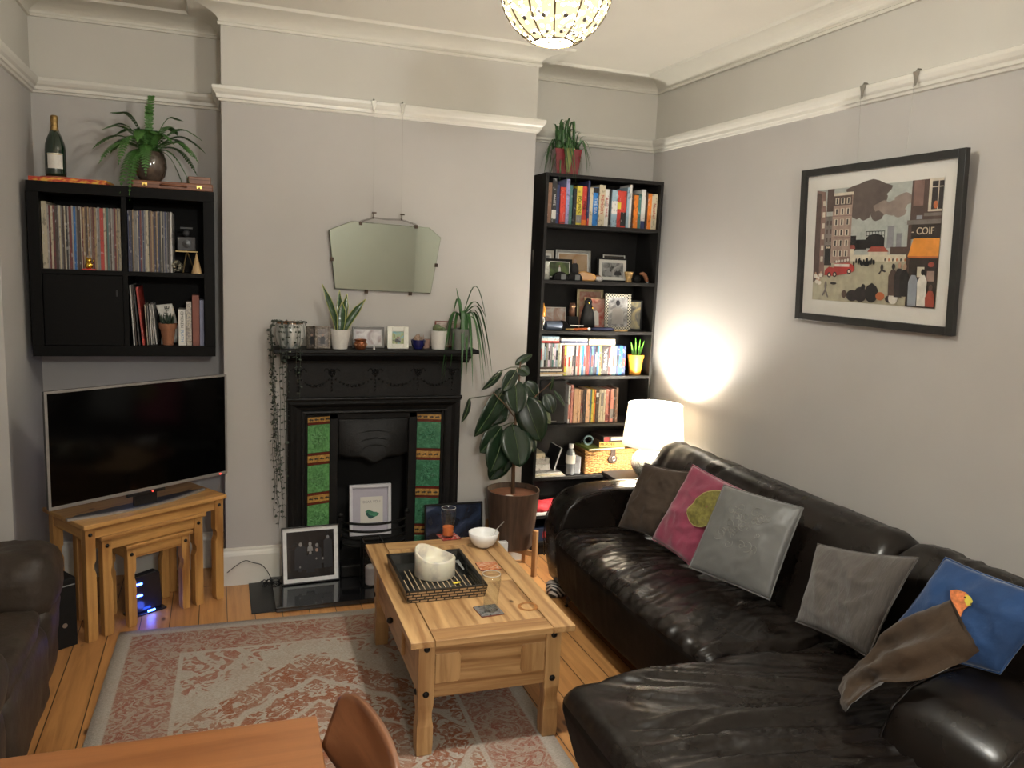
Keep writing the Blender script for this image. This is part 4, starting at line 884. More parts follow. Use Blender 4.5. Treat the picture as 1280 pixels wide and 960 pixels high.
FR = [(180, .31, .11, .10), (192, .27, .07, .12), (168, .24, .16, .06), (204, .31, .08, .16), (214, .22, .05, .26), (228, .21, .04, .26), (176, .20, .20, .02), (186, .25, .14, .05), (222, .26, .12, .20), (340, .31, .10, .14), (352, .30, .13, .10), (0, .29, .16, .08), (8, .27, .08, .16), (330, .24, .06, .24), (345, .20, .05, .28), (100, .10, .25, .02), (80, .06, .29, .0), (265, .08, .20, .01), (150, .20, .14, .06), (30, .20, .17, .05), (200, .18, .20, .02), (355, .18, .20, .02), (235, .15, .14, .10), (310, .17, .12, .08), (250, .14, .08, .20), (160, .26, .10, .10), (18, .26, .12, .10), (208, .14, .04, .28), (285, .09, .12, .03)]
for az, L, ri, dr in FR: frond(R(az), L, ri, dr, lw=.020 if az in (80, 100, 265) else .034, twist=.25 if az % 20 else -.2).build('frond', FERN, t)

# ------------------------------------------------------------------ tall bookcase (right alcove)
BX, BY, BW_, BD, BH = 1.822, .020, .800, .285, 2.388
t = thing('bookcase', 'tall black brown bookcase filling the right alcove', 'bookcase', (BX, BY, 0))
b = B(); b.box(0, 0, 0, .018, BD, BH); b.build('side_panel', SHELFB, t, bev=.001); b = B(); b.box(BW_-.018, 0, 0, BW_, BD, BH); b.build('side_panel', SHELFB, t, bev=.001)
b = B(); b.box(.018, 0, BH-.018, BW_-.018, BD, BH); b.build('top_board', SHELFB, t)
SZ = [.085, .262, .512, .852, 1.158, 1.442, 1.752, 2.092]
for z in SZ:
    b = B(); b.box(.018, .001, z-.020, BW_-.018, BD-.008, z); b.build('shelf', SHELFB, t, bev=.0008)
b = B(); b.box(.018, BD-.006, .0, BW_-.018, BD-.001, BH-.018); b.build('back_panel', SHELFB, t)
b = B(); b.box(.018, .012, 0, BW_-.018, .026, .064); b.build('plinth', SHELFB, t)
def book(x, w, h, d, z, cname, label, group, yoff=.02, c2=None, name='book', cat='book', tilt=0, simple=False, y0=None):
    t = thing(name, label, cat, (x, BY+yoff, z+.0004), 0, group, ry=tilt)
    th = .0022
    b = B(); b.box(0, 0, 0, th, d, h); b.box(w-th, 0, 0, w, d, h); b.box(th, 0, 0, w-th, th, h); b.build('cover', spine_mat(CN[cname], 0), t, bev=.0006)
    b = B(); b.box(th, th, .002, w-th, d-.003, h-.003); b.build('pages', PAPER, t)
    if c2: b = B(); b.box(.0004, -.0005, h*c2[1], w-.0004, .0004, h*c2[2]); b.build('spine_panel', spine_mat(CN[c2[0]], 0), t)
    return t
TS = [(60, 105, 85, 'brown'), (110, 156, 30, 'black'), (158, 190, 100, 'navy'), (192, 248, 125, 'red'), (252, 286, 20, 'lavender'), (288, 322, 100, 'teal'), (326, 358, 135, 'black'), (362, 418, 105, 'yellow'), (421, 470, 110, 'red'), (473, 494, 45, 'navy'), (496, 531, 120, 'cream'), (534, 590, 115, 'blue'), (592, 655, 88, 'cream'), (657, 699, 130, 'white'), (701, 725, 130, 'black'), (727, 788, 135, 'pale blue'), (791, 830, 140, 'red'), (832, 888, 143, 'red'), (890, 916, 105, 'pale blue'), (918, 943, 75, 'white'), (945, 965, 160, 'dark brown'), (967, 1013, 182, 'orange'), (1016, 1048, 168, 'teal'), (1052, 1098, 120, 'white'), (1100, 1118, 150, 'dark brown'), (1121, 1164, 160, 'orange'), (1166, 1228, 165, 'cream')]
C2 = {1: ('white', .1, .3), 3: ('maroon', .02, .06), 7: ('grey', .05, .25), 8: ('orange', 0, .14), 11: ('black', .86, .99), 15: ('white', .35, .7), 16: ('yellow', .5, .68), 17: ('black', .05, .42), 23: ('navy', 0, .2), 9: ('red', 0, .15)}
TXT = {7: 'POLITICS', 13: 'BLACK WAVE', 8: 'MINE', 11: 'THE SEA', 1: 'WHITE', 26: 'Nutshell', 12: 'MEMORY'}
for k, (a, c, top, cn) in enumerate(TS):
    x0 = BX+.0215+(a-60)/1170*.758; w = (c-a)/1170*.758; base = 490+(a-60)*.043; h = (base-top)/1700
    w = max(.008, w-.0006); h = min(h, .268)
    bk = book(x0, w, h, .135+.02*((k*7) % 4)/3, SZ[7], cn, '%s book on the top bookcase shelf, %s from the left' % (cn, ordn(k)), 'books on the top shelf', .022+.004*(k % 3), C2.get(k))
    if k in TXT: lettering(TXT[k], min(w*.72, h*.85/len(TXT[k])*1.5), BLACKM if k in (7, 8) else M('red_ink', (.4, .04, .03), .5) if k in (13, 26, 12) else M('white_ink', (.6, .6, .6), .5), bk, (w/2, -.0012, h*.52), (PI/2, R(90), 0))
# ornaments and frames, shelf at 1.752
S6 = SZ[6]+.0004; G6 = 'frames on the photo shelf'
Z6 = lambda xx: BX+xx
def two(t, x, z0, z1): people(t, [(-.028, z0+.085, .013, 0, 2, .06, .05), (.012, z0+.095, .014, 0, 1, .07, .055)])
silver_frame('photo_frame', 'pale wood framed black and white photo at the far left of the photo shelf', .150, .180, (Z6(.075), BY+.165, S6), R(8), M('limed_wood', (.42, .38, .32), .6), photo('ph_1', [(.03, .03, .03), (.2, .2, .19), (.45, .44, .40)], 20), .016, G6, .1, OFFW, .016)
silver_frame('photo_frame', 'large silver frame with a couple standing together at the back of the photo shelf', .248, .190, (Z6(.290), BY+.190, S6), R(2), M('satin_silver', (.33, .33, .31), .35, .6), photo('ph_2', [(.42, .30, .20), (.35, .23, .12), (.30, .12, .06)], 8), .017, G6, .1, OFFW, .008, two)
silver_frame('photo_frame', 'black landscape frame with a player on a green pitch on the photo shelf', .176, .130, (Z6(.158), BY+.105, S6), R(4), BLACKM, photo('ph_3', [(.02, .02, .02), (.08, .12, .04), (.16, .20, .06)], 7), .015, G6, .1, OFFW, .006, lambda t, x, z0, z1: people(t, [(.0, .085, .007, 0, 2, .03, .016)]))
silver_frame('photo_frame', 'dark edged frame with a black and white picture of people seated on the photo shelf', .205, .150, (Z6(.535), BY+.120, S6), R(-6), BLACKM, photo('ph_4', [(.04, .04, .04), (.28, .28, .27), (.48, .47, .45)], 15), .010, G6, .1, OFFW, .020, lambda t, x, z0, z1: people(t, [(-.03, .078, .011, 3, 3, .03, .05), (.035, .078, .011, 3, 1, .025, .05)]))
silver_frame('photo_frame', 'thin silver frame half hidden behind the seated people picture', .160, .172, (Z6(.585), BY+.200, S6), R(0), SILV, photo('ph_5', [(.02, .018, .015), (.05, .04, .03), (.10, .08, .06)], 10), .007, G6, .1)
t = thing('glass_bottle', 'small pale glass bottle at the left end of the photo shelf', 'bottle', (Z6(.045), BY+.055, S6)); b = B(); b.lathe([(0, 0), (.026, 0), (.028, .06), (.018, .085), (.026, .10), (.026, .112), (0, .114)], 20); b.build('bottle_body', M('frosted_pale_glass', (.42, .43, .38), .15, var=.4, vs=40), t, smooth=True)
for xx, l in ((.140, 'left'), (.235, 'right')):
    t = thing('clock', 'small black rounded gadget with grey screen, %s of the pair on the photo shelf' % l, 'gadget', (Z6(xx), BY+.045, S6), 0, 'black gadgets on the photo shelf'); b = B()
    b.prism([(.050*math.cos(a), .004+.048*math.sin(a)) for a in [PI*i/14 for i in range(15)]]+[(-.05, 0), (.05, 0)], -.018, .018, 'xz'); b.build('body', BLACKM, t, bev=.004)
    b = B(); b.box(-.002, -.0195, .004, .030, -.0182, .036); b.build('screen', M('grey_screen', (.18, .19, .19), .3), t)
t = thing('wood_blob', 'polished yellow wooden block lying on the photo shelf below the couple photo', 'ornament', (Z6(.322), BY+.045, S6), R(-20)); b = B(); b.prism([(-.055, 0), (.045, 0), (.060, .020), (.045, .045), (-.02, .062), (-.055, .055), (-.062, .03)], -.02, .02, 'xz'); b.build('block_body', M('amber_wood', (.50, .24, .05), .3, coat=.5), t, bev=.008, seg=3)
t = thing('shell', 'brown and white sea shell lying right of the yellow wooden block', 'shell', (Z6(.400), BY+.035, S6)); b = B(); b.ball((0, 0, .016), .030, 1, .5, .55); b.build('shell_body', M('shell_white', (.55, .52, .50), .4, var=.4, vs=60), t, smooth=True); b = B(); b.ball((-.005, .012, .026), .028, 1, .5, .5); b.build('shell_back', M('shell_brown', (.18, .08, .04), .3), t, smooth=True)
t = thing('carved_cup', 'small golden wooden cup standing before the seated people picture', 'ornament', (Z6(.615), BY+.05, S6)); b = B(); b.lathe([(0, 0), (.020, 0), (.018, .02), (.026, .05), (.030, .068), (.024, .068), (.018, .04), (0, .04)], 20); b.build('cup_body', M('gold_wood', (.50, .32, .13), .35, var=.4, vs=60, bmp=.8), t, smooth=True)
t = thing('black_figure', 'small dark figure with lighter brown arm at the right of the photo shelf', 'ornament', (Z6(.680), BY+.06, S6)); b = B(); b.ball((0, 0, .024), .028, 1, .7, .86); b.build('figure_body', BLACKM, t, smooth=True)
t = thing('wooden_bird', 'bent brown wooden ornament at the right end of the photo shelf', 'ornament', (Z6(.725), BY+.05, S6)); b = B(); b.tube([(-.030, 0, .058), (-.010, 0, .060), (.006, 0, .050), (.018, 0, .028), (.026, 0, .008)], [.007, .012, .014, .013, .010], 10); b.build('bird_body', M('red_brown_wood', (.28, .12, .06), .35), t, smooth=True)
b = B(); b.ball((.027, -.002, .008), .0078); b.build('bird_tip', CERW, t)
# shelf at 1.442
S5 = SZ[5]+.0004; G5 = 'frames on the trinket shelf'
silver_frame('photo_frame', 'landscape dark frame with a pale photo at the left of the trinket shelf', .172, .118, (Z6(.160), BY+.150, S5+.030), R(2), BLACKM, photo('ph_6', [(.5, .48, .45), (.35, .22, .17), (.25, .34, .34)], 12), .010, G5, .08, OFFW, .004)
b = B(); b.box(Z6(.07), BY+.12, S5, Z6(.25), BY+.24, S5+.029); tag(b.build('low_box', BLACKM), 'flat black box under the landscape dark frame on the trinket shelf', 'box')
silver_frame('photo_frame', 'gold and cream frame behind the reddish photo on the trinket shelf', .190, .255, (Z6(.430), BY+.200, S5), R(2), M('aged_gold', (.42, .34, .20), .35, .6, var=.3), photo('ph_7', [(.3, .05, .04), (.45, .25, .18), (.5, .4, .3)], 12), .016, G5, .08)
silver_frame('photo_frame', 'bronze framed reddish photo of a person in white on the trinket shelf', .150, .205, (Z6(.440), BY+.150, S5), R(-3), M('bronze_frame', (.25, .18, .10), .35, .6), photo('ph_8', [(.35, .04, .03), (.5, .25, .2), (.55, .45, .38)], 14), .009, G5, .08, None, 0, lambda t, x, z0, z1: people(t, [(0, .130, .013, 0, 2, .09, .06)]))
STR = M('striped_frame', (.05, .045, .04), .4)
m, nt, bb = nodes('black_cream_stripes'); w_ = N(nt, 'ShaderNodeTexChecker'); w_.inputs['Scale'].default_value = 105; w_.inputs[1].default_value = (.55, .52, .42, 1); w_.inputs[2].default_value = (.02, .018, .015, 1); nt.links.new(coords(nt), w_.inputs[0]); nt.links.new(w_.outputs[0], bb.inputs['Base Color'])
silver_frame('photo_frame', 'black and cream checked frame with a black and white photo of a woman', .180, .235, (Z6(.580), BY+.100, S5), R(-4), m, photo('ph_9', [(.06, .06, .06), (.25, .25, .25), (.5, .5, .49)], 16), .022, G5, .08, None, 0, lambda t, x, z0, z1: people(t, [(0, .160, .020, 3, 5, .10, .085), (0, .176, .018, 1, 1, .0, .0)]))
silver_frame('photo_frame', 'dark frame with a yellowish picture at the right end of the trinket shelf', .120, .195, (Z6(.700), BY+.120, S5), R(-18), BLACKM, photo('ph_10', [(.05, .05, .04), (.15, .14, .10), (.35, .28, .12), (.6, .45, .1)], 10), .010, G5, .06)
t = thing('owl_figure', 'small brown wooden owl figure standing on a dark block on the trinket shelf', 'figurine', (Z6(.262), BY+.11, S5+.085)); b = B(); b.lathe([(0, 0), (.018, 0), (.021, .03), (.018, .055), (.021, .068), (.014, .080), (0, .084)], 16)
for s in (-1, 1): b.lathe([(.007, 0), (0, .012)], 8, (s*.013, 0, .074))
b.build('owl_body', M('carved_brown', (.13, .06, .035), .5, var=.5, vs=70), t, smooth=True)
b = B()
for s in (-1, 1): b.ball((s*.009, -.017, .062), .006, seg=8); 
b.split('eye', M('owl_eyes', (.55, .38, .2), .4), t)
b = B(); b.box(Z6(.255-.025), BY+.075, S5, Z6(.255+.035), BY+.115, S5+.0845); tag(b.build('dark_block', BLACKM), 'small black block carrying the wooden owl', 'block')
t = thing('dark_statue', 'tall black figure with a tiny gold detail in the middle of the trinket shelf', 'figurine', (Z6(.355), BY+.075, S5)); b = B(); b.lathe([(0, 0), (.052, 0), (.050, .05), (.042, .11), (.030, .15), (.024, .165), (.026, .185), (.015, .20), (0, .202)], 18, sy=.6); b.build('statue_body', BLACKM, t, smooth=True); b = B(); b.ball((-.005, -.018, .175), .006); b.ball((.020, -.02, .145), .005); b.build('gold_detail', GOLD, t)
t = thing('amber_bottle', 'tiny orange bottle at the far left of the trinket shelf', 'bottle', (Z6(.037), BY+.045, S5+.085)); b = B(); b.lathe([(0, 0), (.014, 0), (.016, .045), (.006, .065), (.005, .08), (0, .082)], 14); b.build('bottle_body', M('amber_orange', (.60, .25, .03), .3), t, smooth=True)
t = thing('chrome_cup', 'shiny chrome goblet at the far left of the trinket shelf under the orange bottle', 'goblet', (Z6(.037), BY+.045, S5)); b = B(); b.lathe([(0, 0), (.018, 0), (.006, .008), (.005, .028), (.016, .045), (.017, .078), (.014, .0845), (0, .0845)], 18); b.build('goblet_body', M('chrome', (.7, .7, .7), .08, 1), t, smooth=True)
t = thing('tube_speaker', 'blue grey cylindrical speaker lying at the left of the trinket shelf', 'speaker', (Z6(.110), BY+.045, S5+.0285)); X = Matrix.Rotation(PI/2, 4, 'Y'); b = B(); b.lathe([(0, -.052), (.026, -.052), (.028, -.048), (.028, .048), (.026, .052), (0, .052)], 24, X=X); b.build('speaker_body', M('blue_grey_mesh', (.16, .20, .28), .35, .4), t, smooth='auto')
t = thing('black_sculpture', 'low black wavy ornament behind the blue grey speaker', 'ornament', (Z6(.175), BY+.060, S5)); b = B(); b.prism([(-.055, 0), (.060, 0), (.055, .02), (.03, .055), (.0, .060), (-.03, .05)], .0, .02, 'xz'); b.build('wave_body', BLACKM, t, bev=.006)
t = thing('pen', 'silver pen lying on the low black ornament', 'pen', (Z6(.262), BY+.030, S5+.031)); b = B(); b.tube([(-.045, 0, .002), (.045, 0, .0)], .004, 8); b.build('pen_barrel', SILV, t)
t = thing('folded_knife', 'orange handled folded tool lying on the front of the trinket shelf', 'tool', (Z6(.295), BY+.022, S5+.0085)); b = B(); b.tube([(-.055, 0, 0), (.0, 0, .002), (.055, 0, .003)], [.007, .008, .008], 8); b.build('tool_body', M('orange_plastic', (.62, .13, .03), .4), t, smooth=True)
b = B(); b.tube([(-.11, 0, 0), (-.055, 0, 0)], .0055, 8); b.build('wood_end', M('gold_wood', (.5, .32, .13), .35), t); b = B(); b.lathe([(0, 0), (.010, 0), (.010, .003), (0, .003)], 18, X=Matrix.Translation((.045, -.008, .003)) @ Matrix.Rotation(PI/2, 4, 'X')); b.build('pivot', CERW, t)
t = thing('navy_case', 'navy pencil case lying at the front of the trinket shelf', 'case', (Z6(.440), BY+.022, S5+.0125)); b = B(); b.tube([(-.08, 0, 0), (-.06, 0, 0), (.06, 0, 0), (.08, 0, 0)], [.004, .012, .012, .004], 10); b.build('case_body', M('navy_fabric', (.02, .025, .07), .8), t, smooth=True)
t = thing('wood_ruler', 'short pale wooden stick beside the navy pencil case', 'stick', (Z6(.565), BY+.018, S5)); b = B(); b.box(-.045, -.008, 0, .045, .008, .010); b.build('stick_body', M('gold_wood', (.5, .32, .13), .35), t)

# DVD shelf at 1.158
S4 = SZ[4]; rr = random.Random(21)
dn = ['white', 'pale grey', 'black', 'navy', 'red', 'cream', 'pale blue', 'grey', 'white', 'blue', 'maroon', 'white', 'teal']
st = [(.022, .225, .030, 'cream', 'pale wooden tray lying at the bottom left of the disc shelf'), (.020, .200, .010, 'white', 'white notebook'), (.020, .205, .014, 'black', 'black notebook'), ]
zc = S4+.0004
for k, (x0, x1, h, cn, nm) in enumerate(((.024, .175, .011, 'white', 'white notebook lying at the bottom of the left stack on the disc shelf'), (.024, .200, .011, 'tan', 'tan notebook lying second from the bottom of the left stack on the disc shelf'), (.022, .172, .007, 'black', 'black notebook in the middle of the left stack on the disc shelf'), (.022, .172, .012, 'white', 'upper white notebook of the left stack on the disc shelf'), (.024, .172, .012, 'dark brown', 'dark brown notebook on top of the left stack on the disc shelf'))):
    b = B(); b.box(Z6(x0), BY+.012+.002*k, zc, Z6(x1), BY+.17, zc+h); tag(b.build('notebook', spine_mat(CN[cn], 0), bev=.001), nm, 'notebook', 'notebooks stacked at the left of the disc shelf'); zc += h+.0004
x = .023; k = 0
HL = .0
while x < .615:
    left = x < .172; w = rr.choice([.0125, .0135, .014]); h = .148 if left else .19
    if x+w > .172 and left and x+w < .19: x = .1745; left = False; h = .19
    cn = rr.choice(dn); wide = False
    if .185 < x < .20: cn = 'yellow'
    if .27 < x < .29: cn = 'red'
    if .42 < x < .435: cn = 'yellow'; w = .016
    if .443 < x < .46: cn = 'black'; w = .052; wide = True
    if .545 < x < .612: cn = 'blue' if k % 2 else 'navy'; w = .022
    z = (zc if left else S4)+.0004
    nm = 'disc_case'; lb = ('wide black disc box set with white lettering on the disc shelf' if wide else 'upright %s disc case on the disc shelf, %s from the left' % (cn, ordn(k)))
    t = thing(nm, lb, 'disc case', (Z6(x), BY+.024+.003*rr.random(), z), 0, 'disc cases on the shelf'); b = B(); b.box(0, 0, 0, w-.0006, .135, h); b.build('case', spine_mat(tuple(min(1, c_*(.85+.3*rr.random())) for c_ in CN[cn]), 0), t, bev=.0008)
    if wide: lettering('THE WIRE', .030, M('white_ink', (.6, .6, .6), .5), t, (w/2, -.0008, h*.55), (PI/2, R(90), 0))
    elif k % 2 == 0: b = B(); b.box(.0015, -.0005, h*.3, w-.0025, .0005, h*(.55+.3*rr.random())); b.build('title_strip', spine_mat(CN[rr.choice(['white', 'red', 'black', 'pale blue'])], 0), t)
    x += w; k += 1
for g, (x0, x1, cols) in enumerate(((.023, .150, ('pale blue', 'white', 'red')), (.160, .345, ('white', 'navy', 'white')), (.352, .540, ('cream', 'white', 'cream')))):
    z = (zc+.149 if g == 0 else S4+.191)+.0006
    zz = z
    for j, cn in enumerate(cols[::-1]):
        hh = .0135
        b = B(); b.box(Z6(x0+.002*j), BY+.03, zz, Z6(x1-.001*j), BY+.155, zz+hh); tag(b.build('disc_case', spine_mat(CN[cn], 0), bev=.0008), '%s disc case lying flat, %s from the bottom in the %s flat stack' % (cn, ORD[j], ('left', 'middle', 'right')[g]), 'disc case', 'flat disc cases'); zz += hh+.0005
t = pot('small_aloe', 'bright green spiky plant in a yellow orange pot at the right of the disc shelf', (Z6(.716), BY+.075, S4+.0004), [(0, 0), (.038, 0), (.050, .105), (.054, .105), (.056, .128), (.050, .128), (.046, .10), (.034, .006), (0, .006)], M('yellow_orange_pot', (.68, .29, .03), .4), .115, .047)
for k, (dx, dy, lx, h) in enumerate(((-.02, 0, -.02, .10), (-.006, -.01, -.008, .13), (.004, .01, .0, .10), (.012, -.005, .012, .12), (.022, 0, .035, .11), (0, .012, -.03, .09), (.015, .01, .03, .08))):
    b = B(); b.leaf([(dx, dy, .11), (dx+lx*.5, dy, .11+h*.5), (dx+lx, dy, .11+h)], [.007, .006, .001], (.1, -1, 0), .3); b.build('leaf', M('bright_leaf', (.12, .38, .04), .4), t, smooth=True)
# book shelf at .852
S3 = SZ[3]
t = thing('bookshelf_speaker', 'black loudspeaker standing at the left of the lower book shelf', 'speaker', (Z6(.125), BY+.015, S3+.0004)); b = B(); b.box(-.095, 0, 0, .080, .20, .278); b.build('cabinet', M('black_speaker_wood', (.016, .014, .013), .4), t, bev=.004); b = B(); b.box(-.088, -.007, .006, .073, -.0005, .272); b.build('grille', M('black_cloth', (.010, .009, .009), .9), t, bev=.003)
b = B(); b.box(-.02, -.0085, .018, .02, -.0072, .022); b.build('badge', SILV, t)
LS = [(150, 185, 60, 'white', ('pink', .1, .5)), (200, 248, 50, 'pink', None), (262, 345, 120, 'peach', None), (347, 402, 130, 'peach', None), (405, 440, 135, 'brown', ('maroon', .3, .6)), (445, 475, 135, 'dark brown', None), (478, 505, 140, 'black', None), (510, 592, 125, 'peach', None), (595, 618, 140, 'teal', None), (622, 668, 128, 'yellow', None), (670, 703, 130, 'orange', None), (708, 768, 150, 'dark brown', ('white', .8, .93)), (772, 808, 135, 'cream', None), (810, 862, 135, 'cream', ('grey', .5, .9)), (866, 908, 135, 'cream', None), (910, 972, 130, 'pink', ('maroon', .05, .22)), (975, 1003, 140, 'maroon', None), (1007, 1075, 128, 'pink', ('grey', .1, .4)), (1080, 1110, 130, 'dark brown', None), (1114, 1165, 110, 'brown', None)]
for k, (a, c, top, cn, c2) in enumerate(LS):
    x0 = .232+(a-150)/1015*.352; w = (c-a)/1015*.352; h = (640-top)/2560*.98
    bk = book(Z6(x0), max(.008, w-.0006), h+.02, .14, S3, cn, '%s book on the lower book shelf, %s from the left' % (cn, ORD[k]), 'books on the lower shelf', .030, c2)
# bottom open shelf at .512
S2 = SZ[2]+.0004
zz = S2
for k, (x0, x1, d, h, cn) in enumerate(((.015+.005, .225, .22, .008, 'pale grey'), (.020, .215, .21, .008, 'cream'), (.022, .205, .20, .008, 'white'), (.020, .195, .19, .007, 'grey'))):
    b = B(); b.box(Z6(x0), BY+.004+.004*k, zz, Z6(x1), BY+d, zz+h); tag(b.build('magazine', spine_mat(CN[cn], 0), bev=.001), '%s magazine, %s from the bottom in the pile on the lowest open shelf' % (cn, ORD[k]), 'magazine', 'magazines on the lowest open shelf'); zz += h+.0004
for k, (x0, x1, h, cn) in enumerate(((.022, .135, .040, 'white'), (.022, .130, .038, 'pale grey'), (.022, .098, .034, 'cream'))):
    b = B(); b.box(Z6(x0), BY+.05, zz, Z6(x1), BY+.19, zz+h); tag(b.build('paper_block', spine_mat(CN[cn], 0), bev=.001), '%s block of papers on the lowest open shelf, %s from the bottom' % (cn, ORD[k]), 'papers', 'blocks of papers'); zz += h+.0004
t = thing('tablet', 'dark tablet with a white edge leaning against the papers on the lowest open shelf', 'tablet', (Z6(.190), BY+.02, S2+.0325), 0, None, ry=R(-28)); 
t.rotation_euler = (0, R(18), 0); t.location = (Z6(.148), BY+.02, S2+.036); b = B(); b.box(0, 0, 0, .008, .17, .155); b.build('tablet_back', M('pale_grey_plastic', (.5, .5, .5), .4), t, bev=.001); b = B(); b.box(-.0035, .004, .003, -.0002, .166, .152); b.build('tablet_screen', BLACKP, t)
t = thing('water_bottle', 'small clear plastic bottle with white cap and label on the lowest open shelf', 'bottle', (Z6(.275), BY+.045, S2)); b = B(); b.lathe([(0, 0), (.028, 0), (.031, .01), (.031, .135), (.024, .155), (.013, .168), (.013, .176)], 24); b.build('bottle_body', M('clear_grey_plastic', (.15, .155, .16), .08, coat=1), t, smooth=True)
b = B(); b.lathe([(.015, .174), (.015, .200), (0, .200)], 20); b.build('cap', WHITEP, t); b = B(); b.lathe([(.0316, .075), (.0316, .130)], 24); b.build('paper_label', M('cream_label', (.6, .56, .5), .6), t)
t = thing('grey_pouch', 'small grey pouch standing between the clear bottle and the wicker basket', 'pouch', (Z6(.325), BY+.06, S2), R(-25)); b = B(); b.prism([(-.025, 0), (.025, 0), (.028, .11), (-.028, .13)], -.012, .012, 'xz'); b.build('pouch_body', M('grey_foil', (.26, .26, .27), .4, var=.3), t, bev=.005)
# wicker basket
m, nt, bb = nodes('wicker_weave'); br = N(nt, 'ShaderNodeTexBrick'); br.offset = .5; nt.links.new(coords(nt, (1, 1, 1), (PI/2, 0, 0)), br.inputs['Vector']); br.inputs['Scale'].default_value = 1; br.inputs['Brick Width'].default_value = .026; br.inputs['Row Height'].default_value = .0085; br.inputs['Mortar Size'].default_value = .0010; br.inputs['Mortar Smooth'].default_value = 1
br.inputs['Color1'].default_value = (.20, .10, .035, 1); br.inputs['Color2'].default_value = (.13, .06, .02, 1); br.inputs['Mortar'].default_value = (.14, .055, .015, 1); nt.links.new(br.outputs['Color'], bb.inputs['Base Color']); bump(nt, bb, br.outputs['Fac'], -1, .004); bb.inputs['Roughness'].default_value = .4; WICK = m
t = thing('wicker_basket', 'rectangular wicker hamper with a dark leather strap on the lowest open shelf', 'basket', (Z6(.565), BY+.035, S2))
b = B(); rr = random.Random(1)
def wall_(x0, y0, x1, y1, nx):
    pass
b.box(-.195, 0, .0, .195, .20, .128); b.build('basket_body', WICK, t, bev=.008, seg=3)
b = B()
for j in range(14):
    z = .006+.009*j; off = (j % 2)*PI
    b.tube([(-.193+.386*i/44, -.002-.0050*math.sin(i*PI/2.2+off), z) for i in range(45)], .0037, 5)
b.build('woven_cane', M('varnished_cane', (.36, .185, .055), .35, var=.6, vs=70), t, smooth=True)
b = B(); b.box(-.200, -.006, .130, .200, .206, .160); b.build('lid', WICK, t, bev=.008, seg=3)
b = B()
for j in range(3): b.tube([(-.198+.396*i/44, -.008-.003*math.sin(i*PI/2.2+(j % 2)*PI), .135+.009*j) for i in range(45)], .004, 5)
b.build('lid_cane', M('varnished_cane', (.36, .185, .055), .35), t, smooth=True)
b = B(); b.prism([(-.018, .162), (.018, .162), (.018, .115), (.034, .105), (.030, .080), (.012, .068), (-.012, .068), (-.030, .080), (-.034, .105), (-.018, .115)], -.018, -.012, 'xz'); st_ = b.build('strap', M('dark_brown_strap', (.035, .020, .014), .45), t, bev=.002)
b = B(); b.tube([(.004+.011*math.cos(a), -.021, .098+.014*math.sin(a)) for a in [2*PI*i/14 for i in range(14)]], .0022, 6, True); b.build('buckle', SILV, st_)
BT = S2+.1604
t = thing('board_game', 'green flat book lying on the wicker basket lid', 'book', (Z6(.500), BY+.10, BT), R(4)); b = B(); b.box(-.125, -.09, 0, .14, .10, .012); b.build('cover', M('olive_cover', (.16, .19, .04), .4), t, bev=.001); b = B(); b.box(-.124, -.0905, .002, .139, -.088, .010); b.build('pages', PAPER, t)
t = thing('board_game', 'brown board game box with a yellow MURDER title side on the wicker basket', 'board game', (Z6(.590), BY+.12, BT+.0125), R(-5)); b = B(); b.box(-.115, -.095, 0, .15, .10, .036); b.build('box_body', M('brown_card', (.16, .09, .05), .6), t, bev=.001); b = B(); b.box(-.113, -.0965, .002, .148, -.0952, .034); yl = b.build('side_print', M('yellow_card', (.70, .52, .12), .5), t)
lettering('MURDER', .026, BLACKM, t, (-.055, -.0975, .018))
t = thing('board_game', 'dark board game box with red square and white strip, topmost on the basket', 'board game', (Z6(.600), BY+.125, BT+.0495), R(2)); b = B(); b.box(-.11, -.095, 0, .145, .09, .034); b.build('box_body', M('dark_card', (.05, .03, .025), .6), t, bev=.001); b = B(); b.box(-.105, -.0965, .004, -.070, -.0952, .030); b.build('red_square', M('red_card', (.45, .03, .03), .5), t); b = B(); b.box(-.055, -.0965, .006, .06, -.0952, .028); b.build('white_strip', OFFW, t)
t = thing('headphones', 'pale blue and black headphones lying on the wicker basket behind the green book', 'headphones', (Z6(.425), BY+.10, BT+.013)); 
b = B(); b.tube([(.030*math.cos(a), .018*math.sin(a)*0+.01, .032+.028*math.sin(a)) for a in [2*PI*i/18 for i in range(18)]], .0065, 8, True); b.build('ear_pad', M('pale_blue_foam', (.22, .32, .34), .6), t, smooth=True)
b = B(); b.tube([(-.05, .03, .007), (-.035, .03, .03), (0, .028, .045), (.035, .028, .035), (.045, .03, .008)], .004, 6); b.build('headband', BLACKP, t, smooth=True)
# lower compartments
S1 = SZ[1]+.0004
b = B(); b.box(Z6(.022), BY+.004, S1, Z6(.34), BY+.22, S1+.016); tag(b.build('magazine', spine_mat(CN['white'], 0), bev=.001), 'white magazine lying under the red cloth beside the sofa arm', 'magazine')
b = B(); rr = random.Random(31)
bb_ = soft_box(-.10, .10, -.07, .07, 0, .045, .02, .012, disp=lambda p, n: .010*fbm(p, 22)).build('red_cloth', M('bright_red_cloth', (.55, .03, .04), .8), smooth=True, loc=(Z6(.135), BY+.085, S1+.018)); tag(bb_, 'crumpled bright red cloth on the low bookcase shelf beside the sofa arm', 'cloth')
t = thing('shoebox', 'dark blue box with a red end at the very bottom of the tall bookcase', 'box', (Z6(.20), BY+.03, SZ[0]+.0004)); b = B(); b.box(-.17, 0, 0, .10, .20, .085); b.build('box_body', M('navy_card', (.012, .020, .045), .5), t, bev=.001); b = B(); b.box(-.10, -.0015, .02, .02, .0, .06); b.build('red_label', M('red_card', (.45, .03, .03), .5), t)

